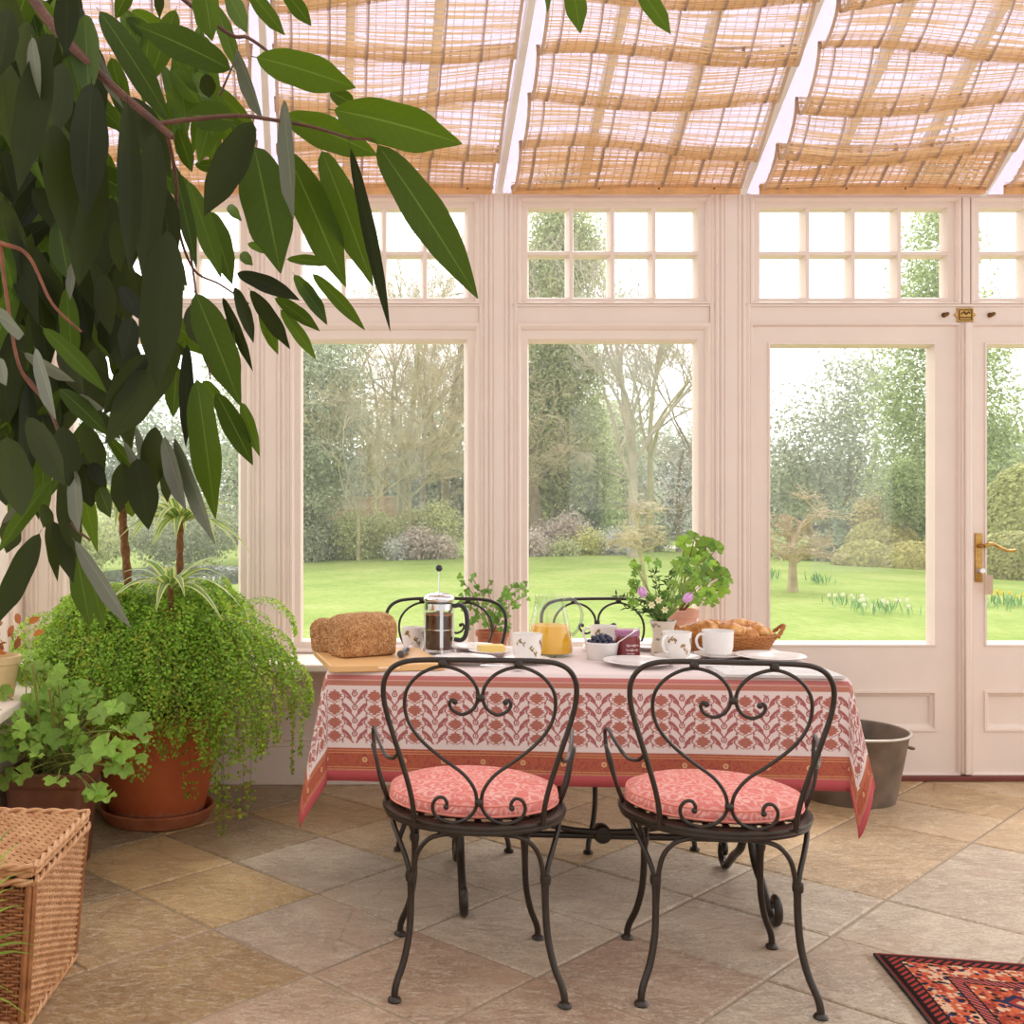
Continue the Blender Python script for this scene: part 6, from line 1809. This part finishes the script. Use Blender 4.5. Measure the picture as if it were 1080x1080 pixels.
def crown(parts, nclump, per, leaf, spread, seed, droop=0.0, flat=1.0, gap=0.0, fill=0.35):
    """leaves in clumps over ellipsoids (cx, cy, cz, rx, ry, rz)"""
    g = np.random.default_rng(seed)
    C, N = [], []
    vol = np.array([p[3] * p[5] + p[3] * p[4] for p in parts]); vol = vol / vol.sum()
    for p, fr in zip(parts, vol):
        k = int(nclump * fr)
        d = g.normal(size=(k, 3)); d /= np.linalg.norm(d, axis=1)[:, None]
        rad = np.where(g.random(k) < fill, g.random(k) ** 0.5 * 0.9, 0.86 + 0.18 * g.random(k))[:, None]
        c = np.array(p[:3]) + d * np.array(p[3:6]) * rad
        for cc, dd in zip(c, d):
            m_ = int(2.0 * per * (0.6 + 0.8 * g.random()))
            off = g.normal(size=(m_, 3)) * spread * np.array([1, 1, flat])
            off[:, 2] -= droop * (off[:, 0] ** 2 + off[:, 1] ** 2) / spread
            C.append(cc + off)
            nn = dd * 0.55 + np.array([0, -0.1, 0.55]) + g.normal(size=(m_, 3)) * 0.55
            N.append(nn / (np.linalg.norm(nn, axis=1)[:, None] + 1e-9))
    C = np.concatenate(C); N = np.concatenate(N)
    s = 0.62 * leaf * (0.6 + 0.8 * g.random(len(C)))
    return card_leaves(C, N, s, g)

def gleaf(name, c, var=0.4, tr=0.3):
    l_ = sum(c) / 3; c = tuple(min(0.75, (0.85 * x + 0.15 * l_) * 1.75 + 0.05) for x in c)  # leaf colours greyed and paled, so part of the garden haze is painted in
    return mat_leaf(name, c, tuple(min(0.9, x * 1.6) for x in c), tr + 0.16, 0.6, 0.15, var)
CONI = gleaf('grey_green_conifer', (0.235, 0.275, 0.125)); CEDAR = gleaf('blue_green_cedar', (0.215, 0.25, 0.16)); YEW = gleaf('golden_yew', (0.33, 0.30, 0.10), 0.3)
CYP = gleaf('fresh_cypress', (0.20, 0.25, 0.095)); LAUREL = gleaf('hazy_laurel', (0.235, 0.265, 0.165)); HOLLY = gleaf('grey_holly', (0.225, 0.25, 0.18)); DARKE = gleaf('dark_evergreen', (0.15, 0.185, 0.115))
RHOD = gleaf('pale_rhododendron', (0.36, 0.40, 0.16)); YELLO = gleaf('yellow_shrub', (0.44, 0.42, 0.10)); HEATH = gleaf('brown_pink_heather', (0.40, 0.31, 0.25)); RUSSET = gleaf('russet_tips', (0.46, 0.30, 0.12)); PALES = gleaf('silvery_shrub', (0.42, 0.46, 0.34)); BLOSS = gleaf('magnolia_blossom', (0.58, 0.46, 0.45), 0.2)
TRUNK = mat_plain('grey_brown_trunk', (0.34, 0.28, 0.20), 0.9, scale=4, var=0.3); PALEB = mat_plain('pale_birch_bark', (0.52, 0.46, 0.37), 0.9, scale=3, var=0.25); MOSSB = mat_plain('mossy_trunk', (0.48, 0.44, 0.25), 0.9, scale=4, var=0.3)
TWIG = mat_plain('tawny_twigs', (0.60, 0.52, 0.36), 0.9, scale=2, var=0.3); SUNB = mat_plain('sunlit_gnarled_bark', (0.52, 0.42, 0.29), 0.9, scale=6, var=0.25); GREYT = mat_plain('grey_twigs', (0.56, 0.50, 0.43), 0.9, scale=2, var=0.3)

def gtree(name, label, cat, base, parts, mat, nclump, per, leaf, spread, seed, trunk=None, tmat=None, group=None, part='foliage', **kw):
    o = thing(name, base, label, cat, 0, group)
    V, Q = crown(parts, nclump, per, leaf, spread, seed, **kw)
    arr_obj(part, V, Q, mat, o, True)
    if trunk:
        for tr in trunk:
            q = M(); q.tube(catmull([Vector(p) for p in tr[0]], 4), tr[1], 8) if False else q.tube([Vector(p) for p in tr[0]], tr[1], 8)
            q.obj('trunk', tmat or TRUNK, o, True)
    return o
def gpos(px, d):
    x = (px - CX) * d / F
    return Vector((x, d, gz(x, d)))
def ell(px, py, d, rx, rz, ry=None):
    """ellipsoid whose centre is seen at px, py with pixel radii rx, rz"""
    c = at(px, py, d); k = d / F
    return (c.x, d, c.z, rx * k, (ry if ry else rx) * k, rz * k)

def bare(name, label, px, d, height, tmat, wmat, seed, spread=0.55, trunk_r=0.10, levels=5, group='bare winter trees', first=0.38, lean=0.0, twigs=4, droop=0.0, squash=1.0):
    R = random.Random(seed)
    b = gpos(px, d); o = thing(name, b, label, 'tree', 0, group)
    tk, tw = M(), M()
    top = b + Vector((lean, 0, height * first))
    tk.tube([b + Vector((0, 0, -0.05)), b.lerp(top, 0.5) + Vector((lean * 0.1, 0, 0)), top], [trunk_r * 1.15, trunk_r * 0.9, trunk_r * 0.75], 8)
    def grow(p, dv, L, r, lv):
        k = 3; pts = [p]; dd = dv.normalized()
        for i in range(k):
            dd = (dd + Vector((R.uniform(-.25, .25), R.uniform(-.25, .25), R.uniform(-.12, .22) - droop * (levels - lv) * 0.06))).normalized()
            pts.append(pts[-1] + dd * (L / k))
        (tk if lv >= levels - 1 else tw).tube(pts, [r, r * 0.85, r * 0.7, r * 0.55], 5 if lv >= levels - 1 else 3)
        if lv == 0: return
        n = 2 if lv > 2 else twigs
        for i in range(n + (R.random() < .5)):
            t = R.uniform(0.35, 1.0); q = pts[min(k, int(t * k) + (1 if t > .9 else 0))]
            nd = (dd + Vector((R.gauss(0, spread), R.gauss(0, spread), R.gauss(0.1, spread * 0.6) * squash))).normalized()
            grow(q, nd, L * R.uniform(0.58, 0.82), max(0.006, r * 0.56), lv - 1)
    n0 = 4
    for i in range(n0):
        a = 2 * PI * i / n0 + R.uniform(-.4, .4)
        grow(b.lerp(top, R.uniform(0.7, 1.0)), Vector((math.cos(a) * spread, math.sin(a) * spread, 1.0 * squash)), height * (1 - first) * 0.42, trunk_r * 0.5, levels - 1)
    grow(top, Vector((lean * .1, 0, 1)), height * (1 - first) * 0.5, trunk_r * 0.7, levels - 1)
    tk.obj('trunk', tmat, o, True); tw.obj('twigs', wmat, o, True)
    return o

# ---- far evergreens that close the view
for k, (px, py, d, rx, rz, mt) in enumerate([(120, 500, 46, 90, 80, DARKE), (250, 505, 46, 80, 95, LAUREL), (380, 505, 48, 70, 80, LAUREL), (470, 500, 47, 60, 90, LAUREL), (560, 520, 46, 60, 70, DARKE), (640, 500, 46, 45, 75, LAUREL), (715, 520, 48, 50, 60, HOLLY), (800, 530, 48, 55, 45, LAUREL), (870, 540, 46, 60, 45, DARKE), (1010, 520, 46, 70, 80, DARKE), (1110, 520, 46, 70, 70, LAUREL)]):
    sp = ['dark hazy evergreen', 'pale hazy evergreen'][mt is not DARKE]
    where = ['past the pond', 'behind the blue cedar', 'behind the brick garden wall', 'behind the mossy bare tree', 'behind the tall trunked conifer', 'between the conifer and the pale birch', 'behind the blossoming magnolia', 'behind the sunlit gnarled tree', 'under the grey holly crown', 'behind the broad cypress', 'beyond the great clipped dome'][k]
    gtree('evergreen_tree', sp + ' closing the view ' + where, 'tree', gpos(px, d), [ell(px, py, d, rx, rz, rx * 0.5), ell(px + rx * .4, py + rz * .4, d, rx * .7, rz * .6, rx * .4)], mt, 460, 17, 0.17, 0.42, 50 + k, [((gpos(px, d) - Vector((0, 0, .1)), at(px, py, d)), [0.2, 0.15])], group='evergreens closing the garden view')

# ---- the window behind the loaf: cedar, bare trees, wall, shrubs
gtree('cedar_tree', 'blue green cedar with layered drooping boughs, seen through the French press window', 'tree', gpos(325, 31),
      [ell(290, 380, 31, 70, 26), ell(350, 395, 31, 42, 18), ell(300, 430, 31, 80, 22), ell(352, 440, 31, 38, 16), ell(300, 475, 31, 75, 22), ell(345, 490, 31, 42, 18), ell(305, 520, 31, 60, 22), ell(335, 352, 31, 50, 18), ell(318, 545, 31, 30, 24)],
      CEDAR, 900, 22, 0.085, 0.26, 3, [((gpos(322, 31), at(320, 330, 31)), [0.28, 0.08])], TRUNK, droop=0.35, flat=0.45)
bare('bare_tree', 'mossy bare tree with yellowish trunk behind the pale shrubs, left of the fluted post', 424, 33, 10.5, MOSSB, TWIG, 4, 0.85, 0.17, 7, first=0.26, twigs=4)
bare('bare_tree', 'slender bare tree between the cedar and the mossy tree', 398, 36, 10.0, MOSSB, TWIG, 9, 0.75, 0.08, 6, first=0.22, twigs=4)
bare('bare_tree', 'tall grey bare tree by the fluted post, behind the yellow green shrub', 470, 37, 12.5, TRUNK, GREYT, 12, 0.75, 0.16, 7, first=0.3, twigs=4)
bare('bare_tree', 'thin grey bare tree beside the window frame behind the shrubs', 446, 35, 11.5, TRUNK, TWIG, 15, 0.75, 0.09, 6, first=0.25, twigs=4)
bare('bare_tree', 'pale twiggy bare tree in front of the cedar boughs by the brick wall', 378, 30, 7.0, MOSSB, TWIG, 61, 0.85, 0.06, 6, first=0.2, twigs=4)
bare('bare_tree', 'low spreading bare tree in front of the mossy one, above the silvery plant', 432, 30.5, 6.2, MOSSB, TWIG, 64, 0.95, 0.07, 6, first=0.3, twigs=4)
bare('bare_tree', 'drooping pale bare tree before the trunk of the tall conifer', 562, 31.5, 6.0, TRUNK, TWIG, 67, 0.95, 0.07, 6, first=0.35, twigs=4, droop=0.5)
bare('bare_tree', 'thin bare tree at the window edge behind the magnolia', 738, 35, 10.0, TRUNK, GREYT, 69, 0.6, 0.09, 6, first=0.25, twigs=4)
def brick_mat():
    t = NT('weathered_brick'); b = t.n('ShaderNodeTexBrick'); t.l(t.coord(scale=(1, 1, 1), rot=(PI / 2, 0, 0)), b.inputs['Vector'])
    b.inputs['Scale'].default_value = 4.0; t.put(b.inputs['Color1'], lin(200, 166, 142)); t.put(b.inputs['Color2'], lin(184, 152, 132)); t.put(b.inputs['Mortar'], lin(190, 176, 160))
    return t.done(t.bsdf(b.outputs['Color'], 0.9))
q = M(); a = at(322, 560, 40); c = at(425, 560, 40); q.box(a.x, c.x, 40, 40.3, ZG - 0.1, 1.3 - (526 - CY) * 40 / F); q.box(a.x - .05, c.x + .05, 39.95, 40.35, 1.3 - (526 - CY) * 40 / F, 1.38 - (526 - CY) * 40 / F)
tag(q.obj('garden_wall', brick_mat(), bevel=0.01), kind='structure')
SH = [(350, 572, 31, 22, 18, LAUREL, 'dark round shrub under the cedar boughs'), (372, 566, 30.5, 18, 20, RHOD, 'pale green shrub beside the dark round shrub'), (402, 564, 31, 19, 22, RHOD, 'pale green shrub in front of the slender bare tree'), (437, 560, 31, 14, 20, RHOD, 'pale shrub at the foot of the mossy tree'), (463, 558, 30.5, 22, 26, RHOD, 'large yellow green shrub beside the fluted post'),
      (441, 574, 29.5, 12, 12, HEATH, 'low reddish twiggy shrub in front of the yellow green shrub'), (422, 580, 29.5, 9, 6, PALES, 'low silvery plant at the lawn edge by the mossy tree'), (467, 580, 29.5, 8, 7, HEATH, 'small rusty plant at the lawn edge by the yellow green shrub'), (328, 575, 30, 10, 16, LAUREL, 'narrow grey shrub beside the window frame'),
      (575, 572, 31, 16, 14, HEATH, 'brown pink heather mound at the foot of the tall conifer'), (600, 566, 31, 16, 22, HEATH, 'feathery brown shrub in front of the dark conifer'), (621, 576, 30.5, 12, 11, YELLO, 'round yellow shrub in the border'), (645, 577, 30.5, 15, 12, PALES, 'silvery white shrub in the border beside the yellow one'), (659, 572, 31, 8, 12, RHOD, 'small green shrub between the silvery shrub and the birch'), (596, 582, 30, 9, 6, RHOD, 'low green cushion at the lawn edge by the heather'), (562, 578, 30, 10, 10, HEATH, 'heather clump beside the window frame under the conifer'),
      (615, 548, 34, 18, 32, DARKE, 'dark blue green shrub behind the yellow one'), (682, 566, 33, 20, 14, LAUREL, 'low grey green shrub behind the umbrella shaped tree'),
      (845, 582, 29, 26, 12, RHOD, 'low clipped hedge mound behind the gnarled tree'), (885, 582, 28.5, 18, 14, DARKE, 'dark low bush beside the golden mounds'), (905, 552, 30, 20, 14, DARKE, 'blue green bush above the golden mounds'), (812, 575, 31, 18, 12, RHOD, 'pale bush at the edge of the door pane'), (930, 545, 29, 26, 20, RUSSET, 'russet tipped conifer above the golden mounds'), (955, 518, 27.5, 16, 30, CYP, 'fresh green young cypress before the broad one'),
      (190, 560, 28, 60, 30, LAUREL, 'grey green shrub mass past the striped dracaena'), (90, 565, 27, 40, 30, RHOD, 'pale shrub past the end post')]
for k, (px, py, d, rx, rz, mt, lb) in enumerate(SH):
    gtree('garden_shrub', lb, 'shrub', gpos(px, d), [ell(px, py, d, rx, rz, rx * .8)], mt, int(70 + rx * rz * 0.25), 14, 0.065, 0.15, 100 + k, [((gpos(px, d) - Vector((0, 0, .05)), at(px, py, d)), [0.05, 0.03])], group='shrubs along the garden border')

# ---- the window behind the bouquet
gtree('conifer_tree', 'tall green conifer with a bare brown trunk, seen through the window behind the juice jug', 'tree', gpos(575, 34),
      [ell(592, 230, 34, 28, 45), ell(575, 300, 34, 42, 45), ell(612, 270, 34, 24, 30), ell(580, 375, 34, 38, 42), ell(618, 385, 34, 17, 26), ell(570, 430, 34, 32, 35), ell(600, 450, 34, 28, 40), ell(585, 510, 34, 30, 36), ell(566, 480, 34, 24, 30)],
      CONI, 1150, 22, 0.10, 0.30, 5, [((gpos(591, 33.6), at(590, 440, 33.6), at(590, 240, 33.8)), [0.22, 0.16, 0.06]), ((gpos(562, 33.2), at(561, 520, 33.2), at(558, 470, 33.5)), [0.42, 0.24, 0.16])], TRUNK, droop=0.2)
gtree('evergreen_tree', 'ivy clad dark green tree at the right flank of the tall conifer', 'tree', gpos(625, 35), [ell(626, 470, 35, 13, 70), ell(632, 520, 35, 20, 40)], CYP, 220, 18, 0.09, 0.24, 23, [((gpos(626, 35), at(626, 420, 35)), [0.15, 0.08])], group=None)
gtree('evergreen_tree', 'pointed hazy fir between the tall conifer and the pale birch', 'tree', gpos(655, 39), [ell(655, 480, 39, 20, 40), ell(652, 530, 39, 32, 36)], LAUREL, 260, 18, 0.11, 0.28, 27, [((gpos(655, 39), at(655, 450, 39)), [0.2, 0.08])])
bare('birch_tree', 'pale barked bare tree rising in the window behind the bouquet', 668, 29, 9.2, PALEB, GREYT, 33, 0.45, 0.13, 6, first=0.30, twigs=4)
bare('bare_tree', 'grey brown bare tree close behind the pale barked tree', 686, 32, 10.5, MOSSB, TWIG, 35, 0.55, 0.10, 6, first=0.36, twigs=4)
mg = bare('magnolia_tree', 'magnolia with pale pink blossom behind the bouquet window', 716, 33, 5.2, TRUNK, GREYT, 38, 0.8, 0.09, 5, first=0.2, twigs=3)
V, Q = crown([ell(712, 515, 33, 26, 34), ell(724, 545, 33, 18, 22)], 150, 7, 0.055, 0.22, 71); arr_obj('blossom', V, Q, BLOSS, mg, True)
bare('bare_tree', 'small flat topped bare tree on the lawn, umbrella shaped, behind the bouquet', 682, 19, 1.75, MOSSB, TWIG, 41, 1.15, 0.045, 6, first=0.50, lean=-0.14, twigs=4, squash=0.28, droop=0.4)

# ---- through the doors
gtree('holly_tree', 'broad grey leaved evergreen tree with several dark stems, seen through the door without a handle', 'tree', gpos(880, 34),
      [ell(850, 470, 34, 42, 52), ell(895, 430, 34, 45, 52), ell(905, 490, 34, 40, 40), ell(830, 510, 34, 28, 34), ell(870, 520, 34, 40, 26), ell(912, 395, 34, 26, 26)], HOLLY, 560, 13, 0.105, 0.36, 7,
      [((gpos(888, 33.6), at(898, 480, 33.6)), [0.14, 0.08]), ((gpos(896, 33.8), at(908, 470, 33.8)), [0.10, 0.06]), ((gpos(878, 33.9), at(862, 480, 33.9)), [0.12, 0.06]), ((gpos(900, 34), at(925, 470, 34)), [0.09, 0.05])], TRUNK, fill=0.5)
gtree('cypress_tree', 'broad fresh green cypress rising past the door frames', 'tree', gpos(998, 29),
      [ell(998, 200, 29, 26, 50), ell(990, 270, 29, 36, 50), ell(972, 340, 29, 34, 45), ell(1022, 350, 29, 34, 50), ell(962, 415, 29, 32, 40), ell(1035, 430, 29, 38, 45), ell(975, 470, 29, 40, 45), ell(955, 520, 29, 28, 40), ell(1030, 500, 29, 45, 45), ell(985, 540, 29, 40, 40)],
      CYP, 1100, 20, 0.085, 0.26, 9, [((gpos(998, 29.3), at(998, 220, 29.3)), [0.4, 0.1])], TRUNK, droop=0.25)
bare('gnarled_tree', 'small gnarled tree with pale sunlit bark on the lawn outside the door', 836, 18.8, 1.95, SUNB, SUNB, 52, 1.1, 0.085, 6, None, first=0.34, twigs=4, squash=0.42, droop=0.2)
def mound(px, py, d, rx, rz, label, mt, name='topiary_mound', square=1.0, seed=0):
    g = np.random.default_rng(seed + 300)
    c = at(px, py, d); k = d / F
    base = gpos(px, d); a, b, h = rx * k, rx * k * 0.85, rz * k
    cz = max(c.z, base.z)
    o = thing(name, base, label, 'topiary', 0, 'clipped golden mounds')
    n = int(2600 + rx * rz * 2.0)
    dd = g.normal(size=(n, 3)); dd[:, 2] = np.abs(dd[:, 2]) * 1.0 - 0.10; dd /= np.linalg.norm(dd, axis=1)[:, None]
    e = 1.0 / square
    P = np.sign(dd) * np.abs(dd) ** e * np.array([a, b, h]) * (1 + 0.02 * g.normal(size=(n, 1))) + np.array([c.x, d, cz])
    low = base.z
    sk = g.random(n) < 0.35
    P[sk, 2] = low + (P[sk, 2] - low) * g.random(sk.sum())
    N = dd + 0.35 * g.normal(size=(n, 3)); N /= np.linalg.norm(N, axis=1)[:, None]
    V, Q = card_leaves(P, N, 0.05 * (0.6 + 0.8 * g.random(n)), g, 0.7)
    q = M(); q.ball((c.x, d, cz), 1.0, 24, 14, 0, (a * .96, b * .96, h * .96)); q.lathe([(0.96, low - cz), (0.96, 0.0)], 24, (c.x, d, cz), 0, a, b)
    q.obj('inner_growth', mt, o, True, angle=180)
    arr_obj('foliage', V, Q, mt, o, True)
mound(930, 582, 28, 38, 34, 'rounded golden yew dome behind the low mounds', YEW, seed=1)
mound(912, 606, 26.5, 32, 26, 'low golden yew mound nearest the gnarled tree', YEW, seed=2)
mound(962, 606, 26, 36, 27, 'low golden yew mound at the door stile', YEW, seed=3)
mound(1000, 585, 27, 26, 32, 'golden yew mound between the two doors', YEW, seed=4)
mound(1092, 580, 25, 62, 92, 'great clipped green dome outside the door with the handle', gleaf('green_gold_yew', (0.27, 0.29, 0.10), .3), seed=5)
mound(1042, 608, 24.5, 34, 26, 'golden hedge mound below the brass handle', YEW, seed=6)
mound(1085, 618, 23, 48, 48, 'clipped olive hedge beyond the handle, in front of the great dome', gleaf('olive_yew', (0.24, 0.24, 0.085), .3), square=1.6, seed=7)

# daffodils in the grass
DAF = mat_plain('daffodil_yellow', lin(246, 226, 110), 0.6); DAFW = mat_plain('daffodil_white', lin(244, 240, 220), 0.6); DLEAF = mat_leaf('daffodil_leaf', (0.20, 0.34, 0.17), (0.3, 0.5, 0.2), 0.3)
R = random.Random(77)
for k, (px, py, yel, n, wd, lb) in enumerate([(926, 646, 0, 12, 36, 'clump of white daffodils on the lawn outside the door without a handle'), (1061, 638, 1, 14, 24, 'clump of yellow daffodils on the lawn outside the door with the handle'), (812, 614, 2, 9, 10, 'clump of blue green bulb leaves beside the gnarled tree'), (862, 618, 2, 10, 12, 'clump of bulb leaves on the open lawn'), (1036, 640, 2, 8, 8, 'clump of bulb leaves beside the yellow daffodils'), (893, 640, 0, 6, 18, 'thin scatter of white daffodils before the gnarled tree')]):
    d = 1.62 * F / (py + 4 - CY); b = gpos(px, d)
    o = thing('daffodil_clump', b, lb, 'flower', 0, 'bulbs in the lawn')
    q, qf = M(), M()
    for i in range(n * 4):
        x = R.gauss(0, wd * d / F * 0.4); y = R.gauss(0, 0.25); e = Vector((b.x + x, b.y + y, gz(b.x + x, b.y + y)))
        blade(q, e, e + Vector((R.uniform(-.08, .08), R.uniform(-.05, .05), R.uniform(.12, .24))), 0.022, (1, R.uniform(-1, 1), 0), n=3, uvs=False)
    q.obj('bulb_leaves', DLEAF, o, True)
    if yel < 2:
        for i in range(n):
            qf = M()
            x = R.gauss(0, wd * d / F * 0.45); y = R.gauss(0, 0.3); e = Vector((b.x + x, b.y + y, gz(b.x + x, b.y + y) + R.uniform(.12, .22)))
            for a in range(6):
                dv = Vector((math.cos(a * PI / 3), -0.2, math.sin(a * PI / 3))) * 0.04
                blade(qf, e, e + dv, 0.03, dv.cross(Vector((0, 1, 0))), n=2, uvs=False)
            qf.tube([e, e + Vector((0, -0.03, 0))], 0.012, 6)
            qf.obj('flower_head', DAF if yel else DAFW, o, True)
q = M(); a = at(695, 573, 36); c = at(745, 573, 33)
q.add([(a.x, a.y, gz(a.x, a.y) + .02), (c.x, c.y, gz(c.x, c.y) + .02), (c.x + .6, c.y + 2.2, gz(c.x, c.y) + .03), (a.x + .6, a.y + 2.2, gz(a.x, a.y) + .03), (a.x, a.y, ZG - .1), (c.x, c.y, ZG - .1), (c.x + .6, c.y + 2.2, ZG - .1), (a.x + .6, a.y + 2.2, ZG - .1)], [(0, 1, 2, 3), (0, 4, 5, 1), (1, 5, 6, 2), (2, 6, 7, 3), (3, 7, 4, 0)])
tag(q.obj('path', mat_plain('pale_gravel_path', (0.62, 0.57, 0.50), 0.9)), kind='structure')
q = M(); q.lathe([(0, 0.0), (1, 0.0), (1.03, 0.02), (1.06, 0.0)], 40, tuple(at(205, 603, 25).xy) + (gz(at(205, 603, 25).x, 25) + .03,), 0, 2.2, 3.2)
tag(q.obj('pond_water', mat_plain('pond_water', (0.05, 0.07, 0.05), 0.05, spec=0.6)), kind='structure')

# spring haze hanging over the garden
t = NT('garden_haze'); vs_ = t.n('ShaderNodeVolumeScatter'); vs_.inputs['Color'].default_value = (1, 0.985, 0.95, 1); vs_.inputs['Density'].default_value = 0.0042
t.l(vs_.outputs[0], t.out.inputs['Volume'])
q = M(); q.box(-55, 65, 9.0, 62, -0.30, 16)
tag(q.obj('haze', t.mat, smooth=False), kind='stuff')
